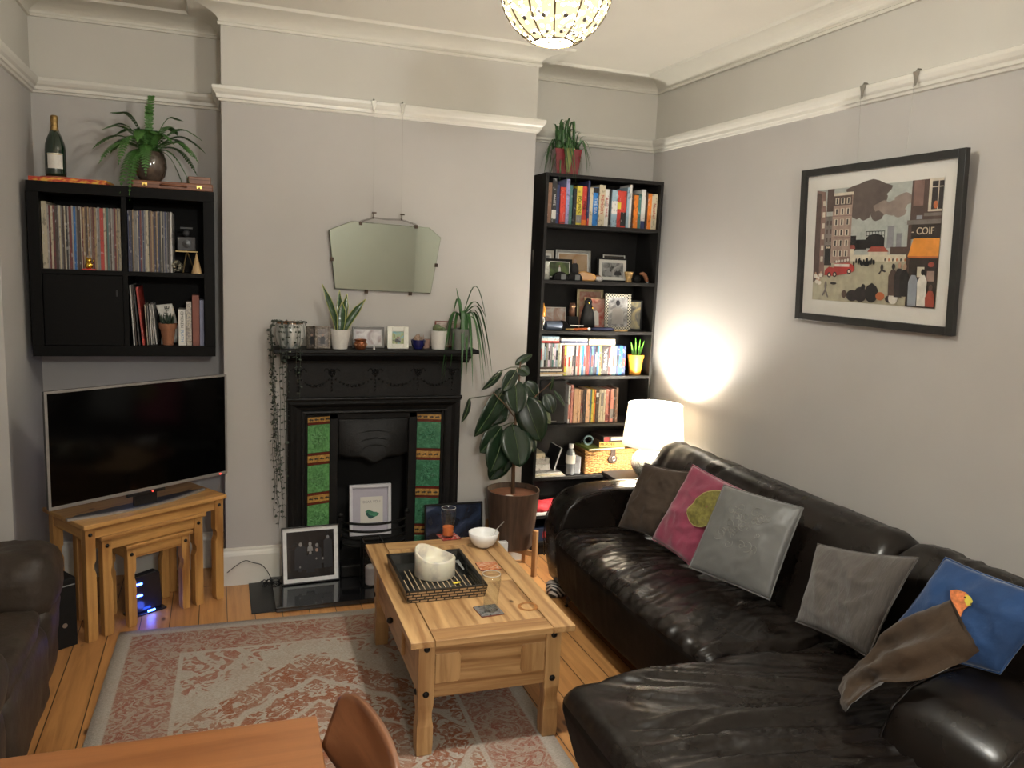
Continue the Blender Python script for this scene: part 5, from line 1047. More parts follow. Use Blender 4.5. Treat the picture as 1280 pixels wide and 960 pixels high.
# plant on top of bookcase
t = thing('potted_aloe', 'spiky green spider plant spilling from a square dark red pot on top of the bookcase', 'plant', (1.985, .120, BH+.0004), R(-8))
b = B(); fr = [(-.075, -.055), (.075, -.055), (.075, .055), (-.075, .055)]
lo_ = [Vector((x*.88, y*.88, 0)) for x, y in fr]; hi_ = [Vector((x*1.12, y*1.12, .152)) for x, y in fr]; li = [Vector((x*.80, y*.78, .008)) for x, y in fr]; hi2 = [Vector((x*1.04, y*1.02, .152)) for x, y in fr]
V_ = [[b.bm.verts.new(p) for p in row] for row in (lo_, hi_, hi2, li)]
for A, C in zip(V_, V_[1:]):
    for i in range(4): b._f([A[i], A[(i+1) % 4], C[(i+1) % 4], C[i]])
b._f(V_[0][::-1]); b._f(V_[3]); b.build('pot', M('dark_red_glaze', (.20, .018, .025), .25, coat=.5), t, bev=.004)
b = B(); b.box(-.075, -.053, .12, .075, .053, .14); b.build('soil', SOIL, t)
rr = random.Random(77); bst = B()
SPD = M('spider_leaf_green', (.045, .11, .035), .45, var=.45, vs=25)
for k in range(135):
    az = rr.random()*2*PI; up = rr.random(); L = .07+.10*rr.random()
    if up > .55: out, h, dr = L*.45, .08+.12*rr.random(), 0
    else: out, h, dr = L*.80, .03+.07*rr.random(), .08+.16*rr.random()
    bx = (rr.random()-.5)*.13; by_ = (rr.random()-.5)*.08
    if math.sin(az) > .3 and out > .07: out *= .6
    pts, ww = arch((bx, by_, .135), out, h, dr, .0052, az, 8)
    if k < 90: b = B(); b.leaf(pts, ww, (0, 0, 1), .3); b.build('leaf', SPD, t)
    else: bst.leaf(pts, ww, (0, 0, 1), .3)
o = bst.build('leaf', SPD, t); o['kind'] = 'stuff'
for k in range(5):
    b = B(); pts, ww = arch((.02*k-.04, -.05, .14), .06, .02, .15, .0055, R(-70-15*k), 8); b.leaf(pts, ww, (0, 0, 1), .3); b.build('leaf', M('yellow_green_leaf', (.28, .30, .10), .5), t)

# ------------------------------------------------------------------ rubber plant on stand
PC = (1.622, -.172)
t = thing('plant_stand', 'light wooden four legged plant stand holding the rubber plant pot', 'plant stand', (PC[0], PC[1], 0), R(38))
for a in range(4):
    an = a*PI/2; c, s = math.cos(an), math.sin(an); r_ = .168
    b = B(); b.box(-.014, -.014, 0, .014, .014, .285, X=Matrix.Translation((r_*c, r_*s, 0)) @ Matrix.Rotation(an, 4, 'Z')); b.build('leg', pine('beech', (.42, .22, .09), (.32, .15, .06), 'z'), t, bev=.003)
b = B(); b.box(-.155, -.012, .125, .155, .012, .155); b.box(-.012, -.155, .124, .012, .155, .154); b.build('cross_bar', pine('beech_x', (.42, .22, .09), (.32, .15, .06), 'x'), t)
t = thing('rubber_plant', 'rubber plant with large glossy dark leaves in a dark wooden pot', 'plant', (PC[0], PC[1], .1555))
b = B(); b.lathe([(0, 0), (.115, 0), (.128, .012), (.158, .335), (.160, .352), (.152, .352), (.150, .335), (.12, .02), (0, .02)], 48)
m, nt, bb = nodes('dark_bamboo_pot'); nt.links.new(ramp(nt, noise_n(nt, coords(nt, (60, 60, 2)), 1, 3), [(.3, (.040, .022, .014)), (.7, (.085, .050, .032))]), bb.inputs['Base Color']); bb.inputs['Roughness'].default_value = .5; b.build('pot', m, t, smooth='auto')
b = B(); b.lathe([(0, .318), (.145, .318), (.145, .322), (0, .326)], 40); b.build('soil', M('red_brown_soil', (.17, .065, .03), .9, bmp=.6, bs=40), t)
b = B(); b.ball((-.05, -.06, .328), .03, 1, .6, .25); b.build('stone', CERW, t, smooth=True)
b = B(); b.tube([(0, 0, .30), (-.006, 0, .55), (-.004, 0, .78), (.006, 0, .98), (.012, 0, 1.12)], [.013, .011, .009, .007, .004], 10)
b.tube([(-.004, 0, .78), (-.07, -.02, .86), (-.16, -.03, .945)], [.004, .0035, .0025], 8); b.tube([(.0, 0, .80), (.10, 0, .90), (.18, .0, .965), (.215, 0, 1.0)], [.004, .0035, .003, .002], 8); b.build('stem', M('woody_stem', (.11, .06, .03), .7), t, smooth=True)
T0 = Vector((PC[0], PC[1], .1555))
LPALE = M('pale_underleaf', (.16, .19, .10), .5)
def bigleaf(pb, pt_, w, yb=-.15, yt=-.2, face=(0, -1, .25), und=False, cur=.06, mat=None):
    """rubber plant leaf from stalk point to tip (photo measured, at its own depth)"""
    a = px(*pb, 'y', yb)-T0; c = px(*pt_, 'y', yt)-T0; n = 12; f = Vector(face).normalized(); d = c-a; sd = d.cross(f).normalized(); pts = []
    b = B(); rows = []
    for i in range(n+1):
        s = i/n; p = a+d*s+f*(cur*d.length*math.sin(PI*s)); hw = w*(math.sin(PI*min(1, s**.85))**.62) if 0 < s < 1 else .0015
        row = []
        for j in range(-3, 4):
            q = j/3; row.append(b.bm.verts.new(p+sd*hw*q*1.22+f*(hw*.10*abs(q)-.003*(j == 0))))
        rows.append(row)
    for A, C in zip(rows, rows[1:]):
        for j in range(6): b._f([A[j], A[j+1], C[j+1], C[j]])
    lf = b.build('leaf', mat or (LPALE if und else LEAFD), t, smooth=True, solid=.0012)
    b = B(); b.tube([a+d*s+f*(cur*d.length*math.sin(PI*s)+.0015) for s in [i/10 for i in range(11)]], [.0022]*9+[.0015, .0005], 5); b.build('midrib', M('leaf_midrib', (.07, .11, .04), .4), lf)
    return a
for args in (((643, 474), (646, 517), .058, -.17, -.25), ((655, 495), (676, 552), .075, -.17, -.24, (-.45, -1, .1)), ((640, 530), (650, 584), .080, -.18, -.28), ((630, 484), (593, 546), .050, -.16, -.20, (.5, -1, .4)), ((628, 463), (603, 487), .020, -.15, -.18, (.3, -1, 0)), ((645, 463), (628, 489), .036, -.18, -.22), ((644, 456), (665, 443), .022, -.14, -.14, (.1, -.6, .7)), ((648, 460), (661, 468), .032, -.17, -.2, (.2, -1, .3)), ((587, 498), (577, 528), .020, -.17, -.18, (.6, -1, 0)), ((627, 533), (600, 566), .055, -.15, -.2, (.2, -1, .2)), ((629, 543), (613, 590), .070, -.16, -.22, (.1, -1, .1)), ((632, 565), (612, 600), .058, -.13, -.17, (.2, -1, .3)), ((633, 505), (612, 530), .050, -.12, -.15, (.2, -1, .3)), ((655, 478), (672, 498), .042, -.14, -.16, (-.3, -1, .3)), ((682, 492), (691, 517), .038, -.14, -.17, (-.3, -1, .2)), ((688, 488), (692, 470), .012, -.14, -.15, (-.5, -1, .0)), ((692, 488), (706, 508), .012, -.15, -.17, (.2, -1, .0)), ((660, 545), (667, 565), .030, -.15, -.17), ((637, 555), (630, 590), .045, -.15, -.17)): bigleaf(*args)
for args in (((620, 505), (613, 525), .030, -.14, -.15), ((668, 500), (688, 530), .030, -.14, -.16)): bigleaf(*args, und=True)
b = B(); L0 = Vector((-.004, 0, .82))
for p in ((643, 474), (655, 495), (640, 530), (630, 484), (645, 463), (627, 533), (629, 543), (632, 565), (587, 498), (628, 463)):
    q = px(*p, 'y', -.165)-T0; zz = max(.45, min(1.1, q.z+.02)); b.tube([Vector((0, 0, zz)), (Vector((0, 0, zz))+q)/2+Vector((0, -.01, .01)), q], .0028, 5)
b.build('leaf_stalk', M('green_stalk', (.06, .07, .03), .5), t, smooth=True)

# ------------------------------------------------------------------ television and nest of tables
NA, NX, NY = .5774, -.6115, -.5704
def nest(label, ox, oy, ang, w, d, h, th=.022, leg=.047):
    """pine side table: front left corner at the origin"""
    t = thing('nest_table', label, 'side table', (ox, oy, 0), ang, 'nest of pine tables')
    b = B(); b.box(-.012, -.018, h-th, w+.012, d, h); b.build('tabletop', PINE2['x'], t, bev=.004)
    for sx_ in (0, 1):
        for sy_ in (0, 1):
            x0 = sx_*(w-leg); y0 = sy_*(d-.03-leg)+.0
            s = 1 if sx_ == 0 else -1; xo = x0 if sx_ == 0 else x0+leg    # outer edge x
            hh = h-th; nz = hh*.70
            pts = [(xo, 0), (xo+s*leg*.86, 0), (xo+s*leg, .05*h), (xo+s*leg, nz-.06), (xo+s*leg*.80, nz-.035), (xo+s*leg*.80, nz-.012), (xo+s*leg, nz+.006), (xo+s*leg, hh), (xo, hh)]
            b = B(); b.prism(pts if s > 0 else pts[::-1], y0, y0+leg*.9, 'xz'); lg = b.build('leg', PINE2['z'], t, bev=.002)
            if sy_ == 0:
                b = B(); b.lathe([(0, 0), (.0095, 0), (.008, .004), (0, .006)], 16, X=Matrix.Translation((x0+leg/2, 0, hh-.032)) @ Matrix.Rotation(PI/2, 4, 'X')); b.build('stud', STUD, lg, smooth=True)
    b = B(); b.box(leg, .006, h-th-.055, w-leg, .024, h-th); b.build('apron', PINE2['x'], t, bev=.001)
    for x0 in (.004, w-.022):
        b = B(); b.box(x0, leg*.9, h-th-.055, x0+.018, d-.03-leg, h-th); b.build('side_rail', PINE2['y'], t)
    b = B(); b.box(leg, d-.05, h-th-.055, w-leg, d-.034, h-th); b.build('back_rail', PINE2['x'], t)
    return t
ca, sa = math.cos(NA), math.sin(NA)
def NL(lx, ly): return (NX+lx*ca-ly*sa, NY+lx*sa+ly*ca)
nest('largest pine table of the nest, carrying the television', NX, NY, NA, .715, .40, .5746)
o2 = NL(.082, .012); nest('middle pine table of the nest, tucked under the largest', o2[0], o2[1], NA, .520, .33, .500)
o3 = NL(.205, .020); nest('smallest pine table of the nest, tucked in front under the middle one', o3[0], o3[1], NA, .325, .27, .420, .020, .042)
# TV
t = thing('television', 'flat television with thin silver bezel standing angled on the pine tables', 'television', (-.748, -.598, .5750), .6133)
tw, z0, z1 = .926, .083, .622
b = B(); b.box(0, 0, z0, tw, .022, z1); b.build('back_shell', BLACKP, t, bev=.004)
b = B(); bz = .011; b.box(-.001, -.004, z0-.001, tw+.001, .0, z0+bz+.004); b.box(-.001, -.004, z1-bz, tw+.001, .0, z1+.001); b.box(-.001, -.004, z0+bz+.004, bz, .0, z1-bz); b.box(tw-bz, -.004, z0+bz+.004, tw+.001, .0, z1-bz); b.build('bezel', M('tv_silver', (.36, .345, .33), .35, .6), t, bev=.001)
m, nt, bb = nodes('screen_black_glass'); bb.inputs['Base Color'].default_value = (.0012, .0012, .0012, 1); bb.inputs['Roughness'].default_value = .10; bb.inputs['Specular IOR Level'].default_value = .35; b = B(); b.box(bz, -.0025, z0+bz+.004, tw-bz, -.0005, z1-bz); b.build('screen', m, t)
b = B(); b.box(tw/2-.06, .004, .012, tw/2+.06, .020, z0); b.box(tw/2-.10, -.004, z0-.018, tw/2+.10, .015, z0); b.build('stand_neck', BLACKP, t, bev=.003)
b = B()
pts = [(tw/2-.36+.72*u, -.070*math.sin(PI*u)+.055, .006) for u in [i/24 for i in range(25)]]
for a, c in zip(pts, pts[1:]): b.hexa([Vector((p[0], p[1]+dy, z)) for z in (.0, .010) for dy in (-.008, .012) for p in (a, c)])
b.build('stand_foot', M('tv_silver', (.36, .345, .33), .35, .6), t, weld=True)
b = B(); b.prism([(p[0], p[1]) for p in pts]+[(tw/2+.30, .09), (tw/2-.30, .09)], .0005, .006, 'xy'); b.build('stand_plate', BLACKP, t)
for xx, zz in ((tw/2+.03, z0-.009), (tw-.045, z0+.006)): b = B(); b.ball((xx, -.006, zz), .003, seg=8); b.build('standby_light', emis('red_led', (1, .03, .02), 4), t)
# sub / box left of tables, router under tables
t = thing('subwoofer', 'black box speaker with a small pale emblem between the leather armchair and the pine tables', 'speaker', (*NL(-.035, .03), 0), NA); b = B(); b.box(-.135, 0, 0, -.0, .24, .33); b.build('cabinet', BLACKM, t, bev=.004); b = B(); b.lathe([(0, 0), (.011, 0), (.011, .002), (0, .002)], 16, X=Matrix.Translation((-.055, 0, .11)) @ Matrix.Rotation(PI/2, 4, 'X')); b.build('emblem', SILV, t)
b = B(); b.box(-.135, -.003, .295, -.005, .0, .300); b.build('trim_line', M('grey_trim', (.2, .2, .2), .4), t)
t = thing('router', 'black upright router with blue lights standing under the smallest pine table', 'router', (*NL(.350, .118), 0), NA); b = B(); b.prism([(-.08, .012), (.075, .012), (.085, .03), (.072, .20), (.055, .212), (-.075, .205), (-.085, .19)], 0, .045, 'xz'); b.build('casing', M('black_gloss_casing', (.012, .012, .014), .2), t, bev=.006)
b = B(); b.box(-.095, -.02, 0, .095, .065, .012); b.build('foot', M('black_gloss_casing', (.012, .012, .014), .2), t, bev=.003)
BLUE = emis('blue_led', (.03, .10, 1), 14)
for (x0, x1, zz) in ((-.072, -.025, .165), (-.072, -.025, .105), (-.01, .03, .018)): b = B(); b.box(x0, -.0075 if zz > .05 else -.026, zz-.005, x1, -.0005 if zz > .05 else -.0205, zz+.005); b.build('blue_light', BLUE, t, bev=.002)
t = thing('white_plug', 'pale plug box on the wall low behind the pine tables', 'socket', (-.17, AY-.0015, .27)); b = B(); b.box(-.045, -.04, 0, .045, 0, .10); b.build('socket_body', WHITEP, t, bev=.006)

# ------------------------------------------------------------------ coffee table
TA = -.0184; TX, TY, TZ = .6237, -.8538, .0095
TW, TLn, TH = .637, 1.060, .4800-.0095
t = thing('coffee_table', 'chunky waxed pine coffee table with black iron studs standing on the rug', 'coffee table', (TX, TY, TZ), TA)
b = B(); th = .024; fwid = .088
b.box(0, -TLn, TH-th, fwid, 0, TH); b.box(TW-fwid, -TLn, TH-th, TW, 0, TH); b.split('top_stile', PINE['y'], t, bev=.002)
b = B(); b.box(fwid+.0022, -TLn, TH-th, TW-fwid-.0022, -TLn+.095, TH); b.box(fwid+.0022, -.095, TH-th, TW-fwid-.0022, 0, TH); b.split('top_rail', PINE['x'], t, bev=.002)
b = B(); b.box(fwid+.0035, -TLn+.0985, TH-th, TW-fwid-.0035, -TLn/2-.046, TH-.0004); b.box(fwid+.0035, -TLn/2+.046, TH-th, TW-fwid-.0035, -.0985, TH-.0004); b.split('top_panel', PINE['y'], t, bev=.002)
b = B(); b.box(fwid+.0015, -TLn/2-.0435, TH-th, TW-fwid-.0015, -TLn/2+.0435, TH-.0002); b.build('middle_rail', PINE['x'], t, bev=.002)
b = B(); b.box(fwid-.02, -TLn+.06, TH-th-.004, TW-fwid+.02, -.06, TH-th); b.build('under_panel', M('groove_dark', (.08, .035, .012), .8), t)
LG = .062; bx0, bx1, by0, by1 = .038, TW-.038, -TLn+.040, -.040; az0 = TH-th-.222
for sx_ in (0, 1):
    for sy_ in (0, 1):
        x0 = bx0 if sx_ == 0 else bx1-LG; y0 = by0 if sy_ == 0 else by1-LG; cx_, cy_ = x0+LG/2, y0+LG/2
        prof = [(0, .94), (.04, 1.0), (.115, 1.0), (.145, .86), (.170, .86), (az0-.018, 1.0), (TH-th, 1.0)]
        b = B(); rows = [[b.bm.verts.new((cx_+dx*LG/2*f, cy_+dy*LG/2*f, z)) for dx, dy in ((-1, -1), (1, -1), (1, 1), (-1, 1))] for z, f in prof]
        for A, C in zip(rows, rows[1:]):
            for i in range(4): b._f([A[i], A[(i+1) % 4], C[(i+1) % 4], C[i]])
        b._f(rows[0][::-1]); b._f(rows[-1]); lg = b.build('leg', PINE['z'], t, bev=.003)
        b = B()
        for zz in (TH-th-.025, az0+.020):
            for X in (Matrix.Translation((cx_, y0 if sy_ == 0 else y0+LG, zz)) @ Matrix.Rotation(PI/2 if sy_ == 0 else -PI/2, 4, 'X'), Matrix.Translation((x0 if sx_ == 0 else x0+LG, cy_, zz)) @ Matrix.Rotation(-PI/2 if sx_ == 0 else PI/2, 4, 'Y')):
                b.lathe([(.0125, 0), (.011, .004), (.006, .0065), (0, .007)], 16, X=X)
        b.split('stud', STUD, lg, smooth=True)
b = B(); b.box(bx0+LG, by0+.010, az0, bx1-LG, by0+.030, TH-th); b.box(bx0+LG, by1-.030, az0, bx1-LG, by1-.010, TH-th); ap = b.split('end_apron', PINE['x'], t)
for ai, (y, dy) in enumerate(((by0+.010, -1), (by1-.010, 1))):   # fielded panels at both sides of each end
    b = B()
    for xc in (bx0+LG+.052, bx1-LG-.052):
        b.prism([(xc-.048, az0+.055), (xc+.040, az0+.055), (xc+.048, az0+.072), (xc+.048, az0+.152), (xc+.040, az0+.170), (xc-.048, az0+.170)] if xc < TW/2 else [(xc-.040, az0+.055), (xc+.048, az0+.055), (xc+.048, az0+.170), (xc-.040, az0+.170), (xc-.048, az0+.152), (xc-.048, az0+.072)], *sorted((y, y+dy*.0045)), 'xz')
    b.split('raised_panel', PINE['z'], ap[ai], bev=.002)
b = B(); b.box(bx0+.012, by0+LG, az0, bx0+.032, by1-LG, TH-th); b.box(bx1-.032, by0+LG, az0, bx1-.012, by1-LG, TH-th); b.split('side_apron', PINE['y'], t)
for s, xx in ((-1, bx0+.012), (1, bx1-.012)):
    b = B(); b.box(min(xx, xx+s*.014), -TLn/2-.19, az0+.028, max(xx, xx+s*.014), -TLn/2+.19, TH-th-.028); dr = b.build('drawer_front', PINE['y'], t, bev=.003)
    b = B(); b.ball((xx+s*.026, -TLn/2, az0+.095), .014); b.build('drawer_knob', STUD, dr, smooth=True)
TT = .4802
# tray
def weave():
    m, nt, bb = nodes('brick_cane_weave'); br = N(nt, 'ShaderNodeTexBrick'); br.offset = .5
    geo = N(nt, 'ShaderNodeTexCoord'); sx = N(nt, 'ShaderNodeSeparateXYZ'); nt.links.new(geo.outputs['Object'], sx.inputs[0]); ad = math_n(nt, 'ADD', sx.outputs[0], sx.outputs[1])
    cb = N(nt, 'ShaderNodeCombineXYZ'); nt.links.new(ad, cb.inputs[0]); nt.links.new(sx.outputs[2], cb.inputs[1]); nt.links.new(cb.outputs[0], br.inputs['Vector'])
    br.inputs['Scale'].default_value = 1; br.inputs['Brick Width'].default_value = .034; br.inputs['Row Height'].default_value = .0125; br.inputs['Mortar Size'].default_value = .0030
    br.inputs['Color1'].default_value = (.40, .28, .16, 1); br.inputs['Color2'].default_value = (.30, .20, .11, 1); br.inputs['Mortar'].default_value = (.012, .010, .008, 1)
    nt.links.new(br.outputs['Color'], bb.inputs['Base Color']); bb.inputs['Roughness'].default_value = .3; bump(nt, bb, br.outputs['Fac'], -.6, .003); return m
WV = weave(); BTRAY = M('black_lacquer_cane', (.014, .014, .012), .2, coat=.3)
t = thing('tray', 'rectangular black and cane woven tray on the coffee table', 'tray', (.832, -1.366, TT), R(-1))
hx, hy, hz = .160, .210, .052
def slope_wall(b, p, q, n, z0_, z1_, tk, fl=.010):
    """one flaring side of the tray"""
    p, q, n = Vector((*p, 0)), Vector((*q, 0)), Vector((*n, 0)); d = (q-p).normalized()
    b.hexa([Vector((0, 0, z))+r_+n*(o+fl*(z-z0_)/(z1_-z0_))+d*(e_*fl*(z-z0_)/(z1_-z0_)) for z in (z0_, z1_) for o in (0, -tk) for r_, e_ in ((p, -1), (q, 1))])
b = B()
for p, q, n in (((-hx, -hy), (hx, -hy), (0, -1)), ((hx, -hy), (hx, hy), (1, 0)), ((hx, hy), (-hx, hy), (0, 1)), ((-hx, hy), (-hx, -hy), (-1, 0))): slope_wall(b, p, q, n, 0, hz, .013)
b.build('tray_side', WV, t, bev=.001)
b = B()
for p, q, n in (((-hx+.014, -hy+.014), (hx-.014, -hy+.014), (0, -1)), ((hx-.014, -hy+.014), (hx-.014, hy-.014), (1, 0)), ((hx-.014, hy-.014), (-hx+.014, hy-.014), (0, 1)), ((-hx+.014, hy-.014), (-hx+.014, -hy+.014), (-1, 0))): slope_wall(b, p, q, n, .006, hz-.004, .002)
b.build('tray_lining', BTRAY, t)
b = B()
b.box(-hx+.014, -hy+.014, .004, hx-.014, hy-.014, .0088)
b.build('tray_floor', BTRAY, t)
b = B()
for i in range(13):
    xx = -.132+.022*i; y_ = -hy+.018+.03*((i*5) % 3); b.box(xx-.0022, y_, .0092, xx+.0022, y_+.20+.04*(i % 3), .0102)
b.build('cane_strip', M('pale_cane', (.34, .25, .15), .4), t)
# candle in the tray: round, with a wavy dished rim
t = thing('carved_candle', 'thick ivory candle with a wavy scooped rim standing in the tray', 'candle', (.842, -1.325, TT+.0115))
b = B(); n = 64; Ro, Ri = .088, .078
def rim(a): return .094+.019*math.cos(a-R(150))+.009*math.cos(2*(a-R(140)))
def ringv(r_, zf): return [b.bm.verts.new((r_*math.cos(2*PI*i/n), r_*math.sin(2*PI*i/n), zf(2*PI*i/n))) for i in range(n)]
rg = [ringv(Ro-.002, lambda a: 0), ringv(Ro, lambda a: .003), ringv(Ro, lambda a: rim(a)*.5), ringv(Ro, lambda a: rim(a)-.006), ringv(Ro-.004, rim), ringv(Ri, lambda a: rim(a)-.003), ringv(Ri-.003, lambda a: .055), ringv(Ri-.012, lambda a: .046), ringv(.01, lambda a: .044)]
for A, C in zip(rg, rg[1:]):
    for i in range(n): b._f([A[i], A[(i+1) % n], C[(i+1) % n], C[i]])
b._f(rg[0][::-1]); b._f(rg[-1])
m, nt, bb = nodes('ivory_wax'); nt.links.new(ramp(nt, noise_n(nt, coords(nt), 14, 3), [(.35, (.42, .38, .33)), (.5, (.62, .57, .45)), (.7, (.66, .62, .50))]), bb.inputs['Base Color']); bb.inputs['Roughness'].default_value = .32; bb.inputs['Subsurface Weight'].default_value = .25; bb.inputs['Subsurface Radius'].default_value = (.02, .012, .006); bb.inputs['Subsurface Scale'].default_value = .5
b.build('wax_body', m, t, smooth=True)
t = thing('yellow_petals', 'tiny yellow scrap lying in the tray beside the ivory candle', 'scrap', (.900, -1.452, TT+.0115)); b = B(); b.ball((0, 0, .004), .012, 1, .5, .35, 8); b.ball((.016, .004, .004), .008, 1, .6, .4, 8); b.build('scrap_body', M('yellow_wax', (.7, .55, .03), .5), t)
b = B(); b.leaf([(.955, -1.22, TT+.020), (.965, -1.26, TT+.034), (.972, -1.33, TT+.022)], [.003, .007, .003], (-1, -.3, .5), .2); tag(b.build('curled_ribbon', M('silver_ribbon', (.45, .45, .42), .3, .3), solid=.001), 'pale curled strip of foil standing in the right side of the tray', 'ribbon')
# coasters
CO = tile_mat('printed_coaster', (.42, .12, .07))
def coaster(loc, rz, label, mat):
    t = thing('coaster', label, 'coaster', loc, rz, 'square coasters on the coffee table'); b = B(); b.box(-.048, -.048, 0, .048, .048, .004); b.build('cork_base', M('dark_red_base', (.14, .03, .02), .6), t, bev=.001); b = B(); b.box(-.047, -.047, .004, .047, .047, .0052); b.build('printed_top', mat, t); return t
coaster((1.038, -.845, TT), R(6), 'red printed square coaster under the pint glass with orange drink', photo('coaster_red', [(.30, .02, .015), (.45, .06, .04), (.5, .42, .36)], 45))
coaster((1.105, -1.270, TT), R(-2), 'orange printed square coaster lying empty beside the tray', photo('coaster_orange', [(.30, .06, .02), (.60, .22, .08), (.62, .50, .38)], 45))
coaster((.958, -1.722, TT), R(4), 'dark printed square coaster near the front edge of the coffee table', photo('coaster_dark', [(.03, .03, .03), (.18, .17, .16), (.08, .05, .04)], 45))
def pint(loc, label):
    t = thing('pint_glass', label, 'glass', loc); b = B()
    b.lathe([(.001, 0), (.028, 0), (.029, .004), (.030, .05), (.036, .105), (.0375, .125), (.036, .148), (.0345, .148), (.0358, .125), (.0342, .104), (.028, .05), (.026, .010), (.001, .008)], 40); b.build('glass_body', glass('drinking_glass', (.97, .98, .97), ior=1.45), t, smooth=True)
    b = B(); b.tube([(.0353*math.cos(a), .0353*math.sin(a), .148) for a in [2*PI*i/36 for i in range(36)]], .0011, 6, True); b.build('rim', M('bright_glass_rim', (.55, .55, .52), .1), t, smooth=True); return t
g1 = pint((1.032, -.850, TT+.0056), 'pint glass with a little orange drink on the red coaster')
b = B(); b.lathe([(0, .0095), (.0255, .0105), (.0275, .049), (.0275, .052), (0, .052)], 32)
m, nt, bb = nodes('orange_squash'); bb.inputs['Base Color'].default_value = (.80, .20, .05, 1); bb.inputs['Roughness'].default_value = .1; bb.inputs['Transmission Weight'].default_value = .35; b.build('orange_drink', m, g1, smooth='auto')
pint((.965, -1.722, TT+.0056), 'empty pint glass on the dark coaster near the front of the coffee table')
# bowl
t = thing('bowl', 'white bowl standing on the far right corner of the coffee table', 'bowl', (1.165, -1.010, TT)); b = B()
b.lathe([(0, .002), (.030, .002), (.032, 0), (.036, .004), (.058, .022), (.070, .048), (.073, .072), (.071, .073), (.067, .050), (.055, .026), (.030, .009), (0, .008)], 48); b.build('bowl_body', CERW, t, smooth=True)
t = thing('spoon', 'steel spoon resting in the white bowl', 'spoon', (1.165, -1.010, TT)); b = B(); b.tube([(.010, -.018, .018), (.045, .0, .055), (.078, .016, .082), (.115, .036, .104)], [.0022, .0022, .0025, .0035], 8); b.build('handle', SILV, t, smooth=True); b = B(); b.ball((-.004, -.024, .0175), .017, 1.3, .8, .28); b.build('spoon_bowl', SILV, t, smooth=True)
# ring stain is part of the top
b = B(); b.lathe([(.028, 0), (.042, 0), (.042, .0003), (.028, .0003)], 40, cap=False); tag(b.build('ring_stain', M('stain_brown', (.30, .12, .03), .35, var=.4, vs=60), loc=(1.125, -1.72, TT)), 'brown ring stain on the front right of the coffee table top', 'stain')
# paper bag beside plant stand
b = B(); b.box(-.05, -.02, 0, .05, .02, .20); tag(b.build('paper_bag', WHITEP, bev=.004, loc=(1.50, -.30, .0325)), 'white paper bag beside the plant stand behind the coffee table', 'bag')

# ------------------------------------------------------------------ sofa
sofa = thing('corner_sofa', 'dark brown leather corner sofa with chaise along the right wall', 'sofa', (0, 0, 0))
SY0, SY1 = -2.175, -.705
def seat_disp(p, n):
    k = 1 if n.z > .3 else .10
    near = .50+.50*min(1, max(0, (p.y+2.2)/.9)); q = p+Vector((0, .09*math.sin(p.x*7+p.y*2)+.03*p.x, 0))
    return k*(near*(.018*crease(q, 1, 1.6, 9, 1, 2.2)+.007*crease(q, 1, 3.0, 22, 1, 2.6, 7))+.004*fbm(p, 8, 1, 1.6)-.006)
def seat_warp(p):
    tt = (p.y-SY0)/(SY1-SY0); front = max(0, min(1, (2.0-p.x)/.35)); q = p.copy()
    q.x -= front*.055*math.sin(PI*max(0, min(1, tt)))**.8; q.x += front*max(0, .36-p.z)*.14; q.z += .012*math.sin(PI*max(0, min(1, tt))) if p.z > .3 else 0; return q
soft_box(1.665, 2.36, SY0, SY1, .095, .425, .065, .0095, seat_disp, seat_warp).sides().build('seat', [SOFA, SOFAS], sofa, smooth=True)
def ch_disp(p, n):
    k = 1 if n.z > .3 else .10; an = R(-22)+.35*max(0, -2.5-p.y); al = p.x*math.cos(an)+p.y*math.sin(an); ac_ = -p.x*math.sin(an)+p.y*math.cos(an)
    q = Vector((al*1.3+.3*noise.noise(p*3), ac_*9+.5*noise.noise(p*2.5), 2)); fr = max(0, min(1, (p.x-1.13)/.20))
    return k*(fr*(.020*crease(q, 1, 1, 1, 1, 2.2)+.009*crease(q, 2.2, .7, 1, 1, 2.6, 3))+.004*fbm(p, 7)-.006)
def ch_warp(p):
    q = p.copy(); front = max(0, min(1, (1.45-p.x)/.3)); q.x += front*max(0, .34-p.z)*.28
    far = max(0, min(1, (p.y+2.45)/.3)); q.y -= far*max(0, .30-p.z)*.15; return q
soft_box(1.055, 2.36, -3.02, -2.185, .085, .425, .075, .0095, ch_disp, ch_warp).sides().build('chaise', [SOFA, SOFAS], sofa, smooth=True)
